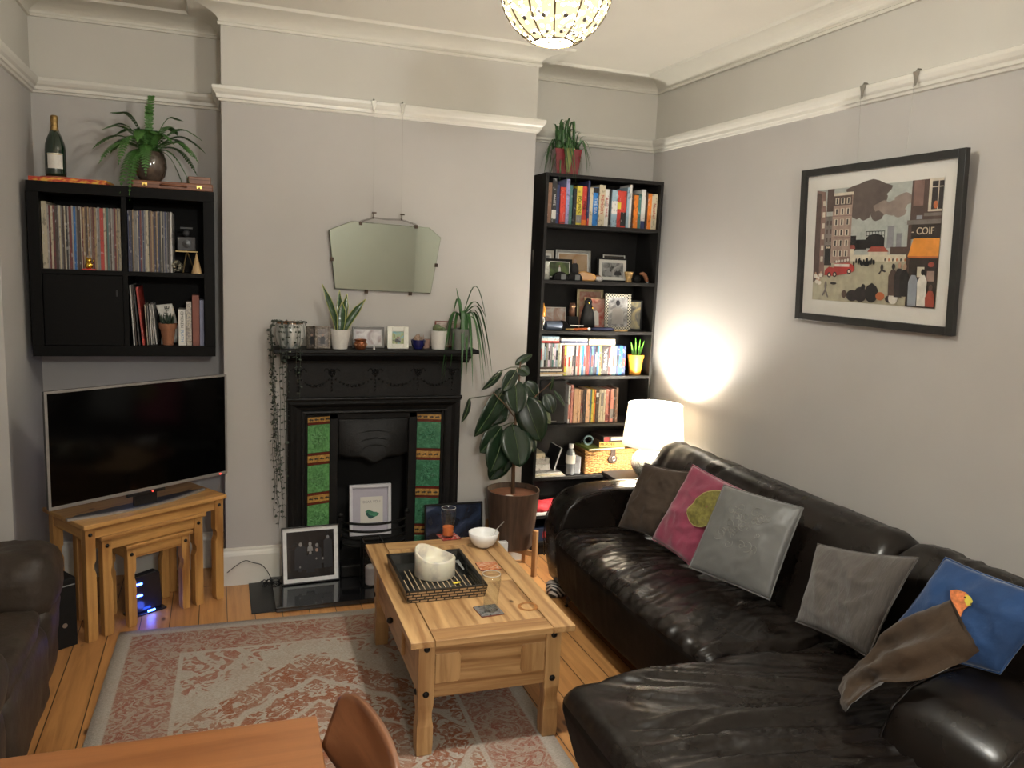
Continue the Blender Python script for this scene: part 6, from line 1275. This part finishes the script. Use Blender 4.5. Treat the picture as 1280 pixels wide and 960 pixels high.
def back_sec(y0, y1, name='backrest'):
    prof = [(2.20, .36), (2.235, .50), (2.30, .66), (2.345, .76), (2.395, .825), (2.455, .852), (2.525, .845), (2.580, .805), (2.612, .74), (2.625, .62), (2.63, .12), (2.25, .12)]
    def disp(p, n): return .0035*fbm(p, 7)
    # subdivide profile smoothly
    P = []
    for i in range(len(prof)):
        a, c = Vector(prof[i]), Vector(prof[(i+1) % len(prof)]); m_ = max(1, int((c-a).length/.03))
        for k in range(m_): P.append(a.lerp(c, k/m_))
    cx_, cz_ = 2.43, .5; n = max(8, int((y1-y0)/.02)); b = B(); rows = []
    for j in range(n+1):
        y = y0+(y1-y0)*j/n; e_ = min(y-y0, y1-y); s = 1-.16*max(0, 1-e_/.07)**2.2
        row = []
        for p in P:
            q = Vector((cx_+(p.x-cx_)*s, y, cz_+(p.y-cz_)*s)); top = max(0, (q.z-.6)/.25); seam = min(1, e_/.25)
            w = .010*top*crease(Vector((q.x, y, q.z)), 1, 3, 13, 3, 2.8)*(.25+.75*max(0, 1-(y1-y)/.9))
            d = Vector((q.x-cx_, 0, q.z-cz_)).normalized(); q += d*(w+.003*fbm(q, 8)); row.append(b.bm.verts.new(q))
        rows.append(row)
    for A, C in zip(rows, rows[1:]):
        for k in range(len(P)): b._f([A[k], A[(k+1) % len(P)], C[(k+1) % len(P)], C[k]])
    b._f(rows[0]); b._f(rows[-1][::-1]); return b.build(name, SOFA, sofa, smooth=True)
back_sec(-2.285, -.515); back_sec(-3.10, -2.290)
def arm(y0, y1, x0, name='arm'):
    base = [(x0+.035, .10), (x0+.008, .22), (x0, .36), (x0+.012, .46), (x0+.048, .545), (x0+.115, .600), (x0+.22, .628), (x0+.36, .636), (2.40, .630), (2.55, .600), (2.55, .10)]
    P = []
    for i in range(len(base)):
        a, c = Vector(base[i]), Vector(base[(i+1) % len(base)]); m_ = max(1, int((c-a).length/.035))
        for k in range(m_): P.append(a.lerp(c, k/m_))
    cx_, cz_ = 2.1, .25; n = 14; b = B(); rows = []
    for j in range(n+1):
        s_ = j/n; y = y0+(y1-y0)*(.5-.5*math.cos(PI*s_)); inset = .030*(1-math.sin(PI*s_)**.45)
        row = []
        for p in P:
            d = Vector((p.x-cx_, p.y-cz_)); d.normalize(); q = Vector((p.x-d.x*inset, y, p.y-d.y*inset)); q.z = max(q.z, .09); row.append(b.bm.verts.new(q+Vector((0, 0, .002*fbm(q, 8)))))
        rows.append(row)
    for A, C in zip(rows, rows[1:]):
        for k in range(len(P)): b._f([A[k], A[(k+1) % len(P)], C[(k+1) % len(P)], C[k]])
    b._f(rows[0]); b._f(rows[-1][::-1]); o = b.build(name, SOFA, sofa, smooth=True)
    b = B()
    for yy in (y0+.004, y1-.004): b.tube([(p.x+.004 if p.x < 2 else p.x, yy, p.y-.012) for p in [Vector(q) for q in base[1:9]]], .004, 6)
    b.split('piping', SOFA, o, smooth=True); return o
arm(-.700, -.500, 1.690); arm(-3.17, -2.80, 1.86)
FT = M('dark_wood_foot', (.045, .030, .020), .35)
for x, y, dx in ((1.80, -.76, -.05), (1.80, -2.05, -.05), (2.50, -.60, .02), (1.29, -2.35, -.04), (1.29, -2.90, -.04), (2.50, -3.0, .02)):
    b = B(); b.tube([(x, y, .10), (x+dx*.3, y+.005, .07), (x+dx, y+.01, .035), (x+dx*1.1, y+.012, .0)], [.024, .020, .015, .013], 10); b.build('foot', FT, sofa, smooth=True)
# striped bag by sofa arm
t = thing('striped_bag', 'small black and white striped bag on the floor beside the far sofa foot', 'bag', (1.742, -.600, 0)); m, nt, bb = nodes('bag_stripes'); w_ = N(nt, 'ShaderNodeTexWave', bands_direction='DIAGONAL'); w_.inputs['Scale'].default_value = 22; w_.inputs['Distortion'].default_value = 3; nt.links.new(coords(nt), w_.inputs[0]); nt.links.new(ramp(nt, w_.outputs[1], [(.45, (.02, .02, .02)), (.55, (.55, .5, .45))]), bb.inputs['Base Color'])
soft_box(-.05, .06, -.05, .05, 0, .085, .03, .01).build('bag_body', m, t, smooth=True)

# ------------------------------------------------------------------ cushions
def pillow(name, label, bl, br, tr_, tl, thick, mat, nrm_hint, crease=.006, group='scatter cushions on the sofa', seed=0, pinch=.05, fn=None, n=34):
    bl, br, tr_, tl = map(Vector, (bl, br, tr_, tl)); c = (bl+br+tr_+tl)/4; t = thing(name, label, 'cushion', c, 0, group)
    nn = (br-bl).cross(tl-bl).normalized(); nn = nn if nn.dot(Vector(nrm_hint)) > 0 else -nn
    b = B()
    def pt(u, v, s):
        pu = u-.5; pv = v-.5; k = 1-pinch*(1-(2*pv)**2)*1.0; kk = 1-pinch*(1-(2*pu)**2)
        uu = .5+pu*k; vv = .5+pv*kk
        p = bl*(1-uu)*(1-vv)+br*uu*(1-vv)+tr_*uu*vv+tl*(1-uu)*vv
        e_ = max(0, (1-(2*pu)**2)*(1-(2*pv)**2))**.42
        w = crease*(1.1*fbm(p*1.0+Vector((seed, 0, 0)), 7)+1.6*globals()['crease'](p+Vector((seed, seed, 0)), 5, 1, 1, 1, 3)+1.2*globals()['crease'](p+Vector((0, seed, 0)), 11, 1, 1, 1, 3))
        off = s*(thick/2*e_)+(w*e_ if s > 0 else -w*e_)
        if fn: off += fn(u, v)
        return p+nn*off-c
    for s in (1, -1):
        b.grid(lambda u, v: pt(u, v, s), n, n, flip=(s < 0))
    bmesh.ops.remove_doubles(b.bm, verts=b.bm.verts, dist=.0004)
    o = b.build('cushion_cover', mat, t, smooth=True)
    b = B(); E_ = [pt(i/24, 0, 0) for i in range(24)]+[pt(1, i/24, 0) for i in range(24)]+[pt(1-i/24, 1, 0) for i in range(24)]+[pt(0, 1-i/24, 0) for i in range(24)]
    b.tube(E_, .0035, 6, True); b.build('edge_seam', mat, t, smooth=True); return t, c, nn, pt
def velvet(name, col, rough=.9, sheen=.5, st=(1, 1, 1), bs=120, bst=.3):
    m, nt, bb = nodes(name); v = coords(nt, st); nt.links.new(ramp(nt, noise_n(nt, v, 8, 4), [(.3, tuple(c*.75 for c in col)), (.7, tuple(min(1, c*1.2) for c in col))]), bb.inputs['Base Color']); bb.inputs['Roughness'].default_value = rough
    bb.inputs['Sheen Weight'].default_value = sheen; bb.inputs['Sheen Roughness'].default_value = .4; bump(nt, bb, noise_n(nt, v, bs, 3), bst, .003); return m
H = (-1, -.3, .5)
pillow('cushion', 'dark brown cushion leaning against the far arm of the sofa', px(773, 658, 'x', 2.005), (2.145, -1.150, .455), px(866, 590, 'x', 2.27), px(806, 579, 'x', 2.13), .11, velvet('brown_cotton', (.050, .032, .020), .85, .2), H, .009, seed=1)
_, c, nn, ptf = pillow('cushion', 'pink velvet cushion with an olive green patch beside the brown cushion', px(815, 674, 'x', 2.03), (2.060, -1.450, .455), px(975, 632, 'x', 2.27), px(866, 581, 'x', 2.20), .10, velvet('pink_velvet', (.25, .036, .075), .8, .6), H, .008, seed=2)
pk = _; b = B(); mats = [M('olive_applique', (.16, .14, .03), .8, var=.4, vs=60, bmp=.5), M('olive_stitch', (.36, .33, .12), .7)]
o_pts = [(.60+.22*math.cos(a), .66+.25*math.sin(a)) for a in [2*PI*i/36 for i in range(36)]]
cv = b.bm.verts.new(ptf(.60, .66, 1)+nn*.007)
rings_ = []
for f in (.35, .7, 1.0): rings_.append([b.bm.verts.new(ptf(.60+(u-.60)*f, .66+(v-.66)*f, 1)+nn*.006) for u, v in o_pts])
for i in range(36): b._f([cv, rings_[0][i], rings_[0][(i+1) % 36]])
for A, C in zip(rings_, rings_[1:]):
    for i in range(36): b._f([A[i], A[(i+1) % 36], C[(i+1) % 36], C[i]])
b.build('green_patch', mats[0], pk, smooth=True)
b = B(); b.tube([ptf(u, v, 1)+nn*.004 for u, v in o_pts], .003, 6, True); b.build('patch_border', mats[1], pk)
m, nt, bb = nodes('silver_satin'); v = coords(nt); bb.inputs['Base Color'].default_value = (.120, .120, .114, 1); bb.inputs['Roughness'].default_value = .42; bb.inputs['Sheen Weight'].default_value = .3; bump(nt, bb, noise_n(nt, v, 30, 3), .15, .004)
_, c, nn, ptf = pillow('cushion', 'silver grey satin cushion with embroidered scrolls in the middle of the sofa', px(861, 709, 'x', 1.995), px(962, 750, 'x', 2.13), px(1004, 635, 'x', 2.29), px(905, 606, 'x', 2.17), .09, m, H, .005, seed=3, pinch=.02)
b = B(); rr = random.Random(6)
for k in range(26):
    cu, cv_ = .5+.33*(rr.random()-.5)*1.5, .55+.33*(rr.random()-.5)*1.6; r_ = .03+.05*rr.random(); a0 = rr.random()*6.28; sg = rr.choice((-1, 1))
    b.tube([ptf(max(.06, min(.94, cu+r_*(1-s*.85)*math.cos(a0+sg*s*7))), max(.06, min(.94, cv_+r_*(1-s*.85)*math.sin(a0+sg*s*7))), 1)+nn*.0008 for s in [i/22 for i in range(23)]], .0015, 4)
b.build('embroidery', M('silver_thread', (.20, .195, .175), .4), _)
pillow('cushion', 'taupe grey ribbed cushion between the silver and the blue cushion', px(995, 777, 'x', 2.08), px(1085, 822, 'x', 2.13), px(1148, 697, 'x', 2.29), px(1022, 680, 'x', 2.23), .11, velvet('taupe_rib', (.085, .073, .064), .9, .4, (1, 60, 1), 20, .8), H, .010, seed=4, pinch=.07)
_, c, nn, ptf = pillow('cushion', 'blue velvet cushion with a printed parrot at the right end of the sofa', px(1098, 808, 'x', 2.14), px(1250, 842, 'x', 2.21), px(1330, 752, 'x', 2.33), px(1182, 697, 'x', 2.27), .10, velvet('blue_velvet', (.008, .045, .145), .8, .5), H, .008, seed=5)
BLU = _
# parrot head (on the blue cushion) and crumpled brown cushion in front
pm = [M('parrot_orange', (.62, .19, .06), .8, var=.35, vs=80), M('parrot_yellow', (.62, .52, .06), .8), M('parrot_dark', (.05, .03, .02), .8)]
b = B()
pc0 = px(1203, 753, 'x', 2.36); 
def onblue(u, v):   # photo point dropped onto the cushion face
    best = None
    d = (fw + RT*((u-640)/FPX) - UP*((v-480)/FPX)).normalized()
    for i in range(61):
        for j in range(61):
            p = ptf(i/60, j/60, 1)+c; w_ = p-CAM; dist = (w_-d*w_.dot(d)).length
            if best is None or dist < best[0]: best = (dist, p)
    return best[1]+nn*.004-c
ctr = onblue(1203, 751); ex = (onblue(1211, 753)-ctr).normalized(); ez = nn.cross(ex); ez = ez if ez.z > 0 else -ez
PS = .66
b.mi = 0; b.prism([(-.055, .03), (-.045, -.01), (-.020, -.050), (.0, -.10), (.012, -.10), (.020, -.045), (.035, -.02), (.03, .03), (.01, .045), (-.03, .045)][::-1], 0, .002, 'xy', X=Matrix(((ex.x, ez.x, nn.x, ctr.x), (ex.y, ez.y, nn.y, ctr.y), (ex.z, ez.z, nn.z, ctr.z), (0, 0, 0, 1))) @ Matrix.Diagonal((.66, .66, 1, 1)))
XX = Matrix(((ex.x, ez.x, nn.x, ctr.x), (ex.y, ez.y, nn.y, ctr.y), (ex.z, ez.z, nn.z, ctr.z), (0, 0, 0, 1))) @ Matrix.Diagonal((PS, PS, 1, 1))
b.mi = 1; b.prism([(.012, .035), (.035, .03), (.048, .012), (.045, -.012), (.028, -.020), (.015, .0)][::-1], .0015, .003, 'xy', X=XX); b.mi = 2; b.prism([(.014+.005*math.cos(a), .018+.005*math.sin(a)) for a in [2*PI*i/10 for i in range(10)]], .003, .0038, 'xy', X=XX); b.prism([(.044, .004), (.049, -.004), (.042, -.012)][::-1], .003, .0036, 'xy', X=XX)
b.build('parrot_print', pm, BLU)
cr = thing('crumpled_cushion', 'crumpled dark brown cushion draped over the near sofa arm before the blue cushion', 'cushion', (2.15, -2.62, .5), 0, 'scatter cushions on the sofa')
A_ = px(1193, 752, 'x', 2.09); D_ = px(1224, 812, 'x', 2.06); B_ = px(1052, 846, 'z', .475); C_ = px(1056, 890, 'z', .470); c0 = Vector((2.15, -2.62, .5))
b = B()
def crum(u, v, s=1):
    wst = 1+.25*math.exp(-((u-.30)/.25)**2)-.35*math.exp(-((u-.68)/.14)**2)     # gathered waist
    p0 = A_.lerp(B_, u); p1 = D_.lerp(C_, u); mid = (p0+p1)/2; p = p0.lerp(p1, v); p = mid+(p-mid)*wst
    n_ = (B_-A_).cross(D_-A_).normalized(); n_ = n_ if n_.z > 0 else -n_
    k = (4*v*(1-v))**.5*(4*min(1, u+.02)*(1-u*.98))**.4
    fold = .022*math.sin(v*11+u*3)*math.exp(-((u-.42)/.35)**2)+.012*fbm(p, 9)+.020*crease(p, 6, 1, 1, 1, 3)
    return p+n_*((.028*k*s)+fold*.9+.03*math.sin(PI*u))-c0
for s in (1, -1): b.grid(lambda u, v: crum(u, v, s), 44, 30, flip=s < 0)
b.build('cover', velvet('brown_suede', (.040, .023, .011), .9, .3), cr, smooth=True)

# ------------------------------------------------------------------ lamp on side table
t = thing('side_table', 'small dark side table behind the sofa arm carrying the table lamp', 'side table', (2.46, -.270, 0))
b = B(); b.box(-.205, -.205, .535, .205, .205, .560); b.build('tabletop', SHELFB, t, bev=.002)
for x in (-.18, .18):
    for y in (-.18, .18): b = B(); b.box(x-.016, y-.016, 0, x+.016, y+.016, .535); b.build('leg', SHELFB, t)
LX, LY, LZ = 2.466, -.322, .5605
t = thing('table_lamp', 'table lamp with glowing white drum shade and round mosaic glass base behind the sofa arm', 'lamp', (LX, LY, LZ))
m, nt, bb = nodes('mosaic_glass'); vo = N(nt, 'ShaderNodeTexVoronoi', feature='F1'); vo.inputs['Scale'].default_value = 75; nt.links.new(coords(nt), vo.inputs['Vector'])
ve = N(nt, 'ShaderNodeTexVoronoi', feature='DISTANCE_TO_EDGE'); ve.inputs['Scale'].default_value = 75; nt.links.new(coords(nt), ve.inputs['Vector'])
sx = N(nt, 'ShaderNodeSeparateXYZ'); tc = N(nt, 'ShaderNodeTexCoord'); nt.links.new(tc.outputs['Object'], sx.inputs[0])
cc_ = ramp(nt, math_n(nt, 'ADD', sx.outputs[2], math_n(nt, 'MULTIPLY', vo.outputs['Distance'], .8)), [(.12, (.03, .085, .018)), (.15, (.12, .13, .02)), (.18, (.30, .30, .27))]); c2_ = ramp(nt, ve.outputs['Distance'], [(.02, (.25, .22, .12)), (.06, (1, 1, 1))])
nt.links.new(mixc(nt, 1, cc_, c2_, 'MULTIPLY'), bb.inputs['Base Color']); bb.inputs['Roughness'].default_value = .12; bump(nt, bb, ve.outputs['Distance'], .6, .004)
b = B(); b.lathe([(0, 0), (.050, 0), (.055, .006), (.095, .035), (.125, .080), (.130, .105), (.120, .145), (.085, .180), (.045, .196), (.022, .198), (.020, .215)], 48); b.build('lamp_base', m, t, smooth=True)
b = B(); b.tube([(0, 0, .200), (0, 0, .323)], .010, 10); b.build('lamp_stem', SILV, t)
m, nt, bb = nodes('lit_lampshade'); out = nt.nodes['Material Output']; tr = N(nt, 'ShaderNodeBsdfTranslucent'); tr.inputs[0].default_value = (.92, .78, .58, 1); df = N(nt, 'ShaderNodeBsdfDiffuse'); df.inputs[0].default_value = (.85, .80, .72, 1); mx = N(nt, 'ShaderNodeMixShader'); mx.inputs[0].default_value = .035; nt.links.new(df.outputs[0], mx.inputs[1]); nt.links.new(tr.outputs[0], mx.inputs[2]); nt.links.new(mx.outputs[0], out.inputs[0])
b = B(); b.lathe([(.188, .222), (.163, .470)], 56, cap=False); sh = b.build('lamp_shade', m, t, smooth=True)
b = B()
for r_, z in ((.188, .222), (.163, .470)): b.tube([(r_*math.cos(a), r_*math.sin(a), z) for a in [2*PI*i/56 for i in range(56)]], .0022, 6, True)
b.split('shade_rim', M('shade_trim', (.8, .76, .68), .7), sh)
b = B()
for k in range(3): a = k*2.094; b.tube([(.008*math.cos(a), .008*math.sin(a), .296), (.163*math.cos(a), .163*math.sin(a), .466)], .0012, 5)
b.build('shade_carrier', SILV, t)
b = B(); b.ball((0, 0, .355), .032); b.build('bulb', bulb_mat('warm_bulb', (1, .85, .65), 20), t, smooth=True)
def lamp(name, loc, energy, col, rad):
    l = bpy.data.lights.new(name, 'POINT'); l.energy = energy; l.color = col; l.shadow_soft_size = rad; o = bpy.data.objects.new(name, l); COL.objects.link(o); o.location = loc; return o
lamp('table_lamp_light', (LX, LY, LZ+.355), 35, (1, .955, .86), .045)
# small white thing on the sofa arm
t = thing('remote_pebble', 'small white object lying on top of the far sofa arm', 'ornament', (2.23, -.60, .642), R(-25)); b = B(); b.ball((0, 0, .006), .024, 1.2, .6, .3); b.build('body', CERW, t, smooth=True); b = B(); b.ball((.030, 0, .006), .014, 1.2, .7, .35); b.build('dark_end', BLACKP, t, smooth=True)

# ------------------------------------------------------------------ pendant lamp
GX, GY, GZ, GR = .930, -2.200, 2.650, .166
t = thing('pendant_lamp', 'round pierced metal pendant lamp glowing under the ceiling', 'ceiling lamp', (GX, GY, GZ))
m, nt, bb = nodes('pierced_metal_shade'); out = nt.nodes['Material Output']; vo = N(nt, 'ShaderNodeTexVoronoi'); vo.inputs['Scale'].default_value = 62; nt.links.new(coords(nt), vo.inputs['Vector'])
hole = ramp(nt, vo.outputs['Distance'], [(.36, (1, 1, 1)), (.40, (0, 0, 0))])
tp = N(nt, 'ShaderNodeBsdfTransparent'); tl = N(nt, 'ShaderNodeBsdfTranslucent'); tl.inputs[0].default_value = (.75, .66, .42, 1); dm = N(nt, 'ShaderNodeBsdfDiffuse'); dm.inputs[0].default_value = (.30, .27, .20, 1)
m1 = N(nt, 'ShaderNodeMixShader'); m1.inputs[0].default_value = .006; nt.links.new(dm.outputs[0], m1.inputs[1]); nt.links.new(tl.outputs[0], m1.inputs[2]); m2 = N(nt, 'ShaderNodeMixShader'); nt.links.new(hole, m2.inputs[0]); nt.links.new(m1.outputs[0], m2.inputs[1]); nt.links.new(tp.outputs[0], m2.inputs[2]); nt.links.new(m2.outputs[0], out.inputs[0])
b = B(); a0, a1 = R(20), R(159)
prof = [(GR*math.sin(a), GR*math.cos(a)) for a in [a0+(a1-a0)*i/30 for i in range(31)]]; b.lathe(prof, 64, cap=False)
sh = b.build('globe_shade', m, t, smooth=True)
b = B()
for k in range(12):
    az = 2*PI*k/12+.13
    b.tube([(p[0]*1.004*math.cos(az), p[0]*1.004*math.sin(az), p[1]*1.004) for p in prof], .0028, 5)
b.tube([(prof[-1][0]*math.cos(a), prof[-1][0]*math.sin(a), prof[-1][1]) for a in [2*PI*i/40 for i in range(40)]], .003, 6, True)
b.build('shade_rib', M('aged_brass', (.18, .14, .08), .4, .6), sh)
b = B()
for k in range(12):
    az = 2*PI*(k+.5)/12+.13
    for an in (60, 85, 110, 132, 150):
        a = R(an); d = Vector((math.sin(a)*math.cos(az), math.sin(a)*math.sin(az), math.cos(a))); X = Matrix.Translation(d*GR*1.003) @ d.to_track_quat('Z', 'Y').to_matrix().to_4x4(); r_ = .0075 if an < 140 else .006
        b.lathe([(r_, 0), (r_*.8, .002), (0, .0025)], 12, X=X)
b.build('shade_stud', M('grey_glass_stud', (.13, .12, .12), .3), sh)
b = B(); b.lathe([(.062, GR*.93), (.055, GR*.97), (.02, GR*1.02), (.012, GR*1.2), (0, GR*1.2)], 24); b.build('gallery', M('aged_brass', (.18, .14, .08), .4, .6), t, smooth=True)
b = B(); b.tube([(0, 0, GR*1.15), (0, 0, HC-GZ-.02)], .003, 6); b.build('flex', BLACKP, t); b = B(); b.lathe([(0, HC-GZ-.035), (.02, HC-GZ-.034), (.05, HC-GZ-.012), (.052, HC-GZ-.0005), (0, HC-GZ-.0005)], 28); b.build('ceiling_rose', WHITEP, t, smooth=True)
b = B(); b.ball((0, 0, -.015), .055, 1, 1, 1.15); b.build('bulb', bulb_mat('pendant_bulb', (1, .93, .80), 12), t, smooth=True)
lamp('pendant_light', (GX, GY, GZ-.03), 108, (1, .985, .92), .08)
# unseen second pendant and its light, added behind the camera as fill
t = thing('pendant_lamp', 'added unseen white globe pendant for fill light over the dining end', 'ceiling lamp', (.45, -5.9, 2.45)); b = B(); b.lathe([(.02, .13)]+[(.13*math.sin(PI*i/16), .13*math.cos(PI*i/16)) for i in range(3, 17)], 24); b.build('globe_shade', glass('opal_glass', (.9, .9, .9)), t, smooth=True); b = B(); b.tube([(0, 0, .12), (0, 0, HC-2.45-.001)], .003, 6); b.build('flex', BLACKP, t)
lamp('dining_fill_light', (.45, -5.9, 2.45), 85, (1, .985, .92), .12)
lamp('router_glow', (*NL(.34, .07), .03), .10, (.08, .15, 1), .02)
lamp('tv_backlight', (-.45, .02, .85), .12, (.45, .50, 1), .05)

# ------------------------------------------------------------------ leather armchair, left
ac = thing('leather_armchair', 'worn brown leather armchair with padded arm at the left edge', 'armchair', (0, 0, 0))
def ac_d(p, n): return .008*fbm(p, 8)+.010*max(0, ridge(p, 3))**2*(.4+.6*max(0, min(1, (p.x+.85)/.2)))
soft_box(-1.50, -.655, -1.13, -.775, .345, .615, .10, .018, ac_d).build('arm', SOFA2, ac, smooth=True)
def ab_w(p):
    q = p.copy(); q.x -= .10*max(0, (.36-p.z))*max(0, min(1, (p.x+1.0)/.3)); return q
soft_box(-1.50, -.670, -1.12, -.800, .02, .40, .05, .025, lambda p, n: .006*fbm(p, 7)+.006*max(0, ridge(p, 2.5))**2, ab_w).build('arm_panel', SOFA2, ac, smooth=True)
soft_box(-1.50, -.672, -1.78, -1.10, .02, .37, .06, .03, lambda p, n: .006*fbm(p, 7)).build('base', SOFA2, ac, smooth=True)
soft_box(-1.46, -.685, -1.76, -1.12, .33, .43, .045, .03, lambda p, n: .008*fbm(p, 7)).build('seat_cushion', SOFA2, ac, smooth=True)
soft_box(-1.50, -.655, -2.12, -1.78, .345, .615, .10, .03, ac_d).build('arm', SOFA2, ac, smooth=True)
soft_box(-1.50, -.670, -2.10, -1.80, .02, .40, .05, .03, lambda p, n: .006*fbm(p, 7)).build('arm_panel', SOFA2, ac, smooth=True)
soft_box(-1.70, -1.40, -2.10, -.79, .05, .95, .10, .04, lambda p, n: .008*fbm(p, 7)).build('backrest', SOFA2, ac, smooth=True)

# ------------------------------------------------------------------ dining table and chair in the foreground
DW = pine('reddish_dining_wood', (.30, .115, .035), (.22, .078, .022), 'x', .35, .7)
t = thing('dining_table', 'reddish brown wooden dining table in the near left corner', 'table', (.182, -2.730, 0), R(-1.2)); b = B(); b.box(-1.25, -.80, .712, 0, 0, .740); b.build('tabletop', DW, t, bev=.003)
b = B(); b.box(-1.18, -.73, .63, -.07, -.705, .712); b.box(-1.18, -.095, .63, -.07, -.07, .712); b.build('apron', DW, t)
for x in (-1.20, -.11):
    for y in (-.75, -.12): b = B(); b.box(x, y, .0105 if x > -.5 else 0, x+.06, y+.06, .712); b.build('leg', DW, t, bev=.003)
CW = pine('chair_ply', (.24, .10, .045), (.17, .065, .028), 'y', .38)
t = thing('dining_chair', 'dining chair with a curved plywood back tucked beside the dining table', 'chair', (-.035, -3.070, .0105), R(6))
b = B()
def back(u, v, o=0):    # u along width (far to near), v up
    y = .215-.43*u; x = .240+.035*(1-(2*u-1)**2)+.036*v+o; top = .862-.042*abs(2*u-1)**6; bot = .690+.022*abs(2*u-1)**6; z = bot+(top-bot)*v
    return Vector((x, y, z))
b.grid(lambda u, v: back(u, v), 26, 10); b.build('backrest', CW, t, smooth=True, solid=.014)
for s in (-1, 1): b = B(); b.tube([(.252, s*.125, .697), (.232, s*.15, .56), (.19, s*.175, .42), (.22, s*.19, .0)], [.014, .015, .017, .013], 10); b.build('leg', CW, t, smooth=True)
for s in (-1, 1): b = B(); b.tube([(-.19, s*.175, .42), (-.21, s*.19, 0)], [.017, .013], 10); b.build('leg', CW, t, smooth=True)
soft_box(-.22, .215, -.215, .215, .425, .450, .012, .05).build('seat', CW, t, smooth=True)

# ------------------------------------------------------------------ world and view
w = bpy.data.worlds.new('dim_evening'); scn.world = w; w.use_nodes = True; w.node_tree.nodes['Background'].inputs[0].default_value = (.02, .02, .03, 1); w.node_tree.nodes['Background'].inputs[1].default_value = .2
vs = scn.view_settings; vs.view_transform = 'Standard'; vs.look = 'None'; vs.gamma = 1; vs.use_curve_mapping = False; vs.exposure = 1.2
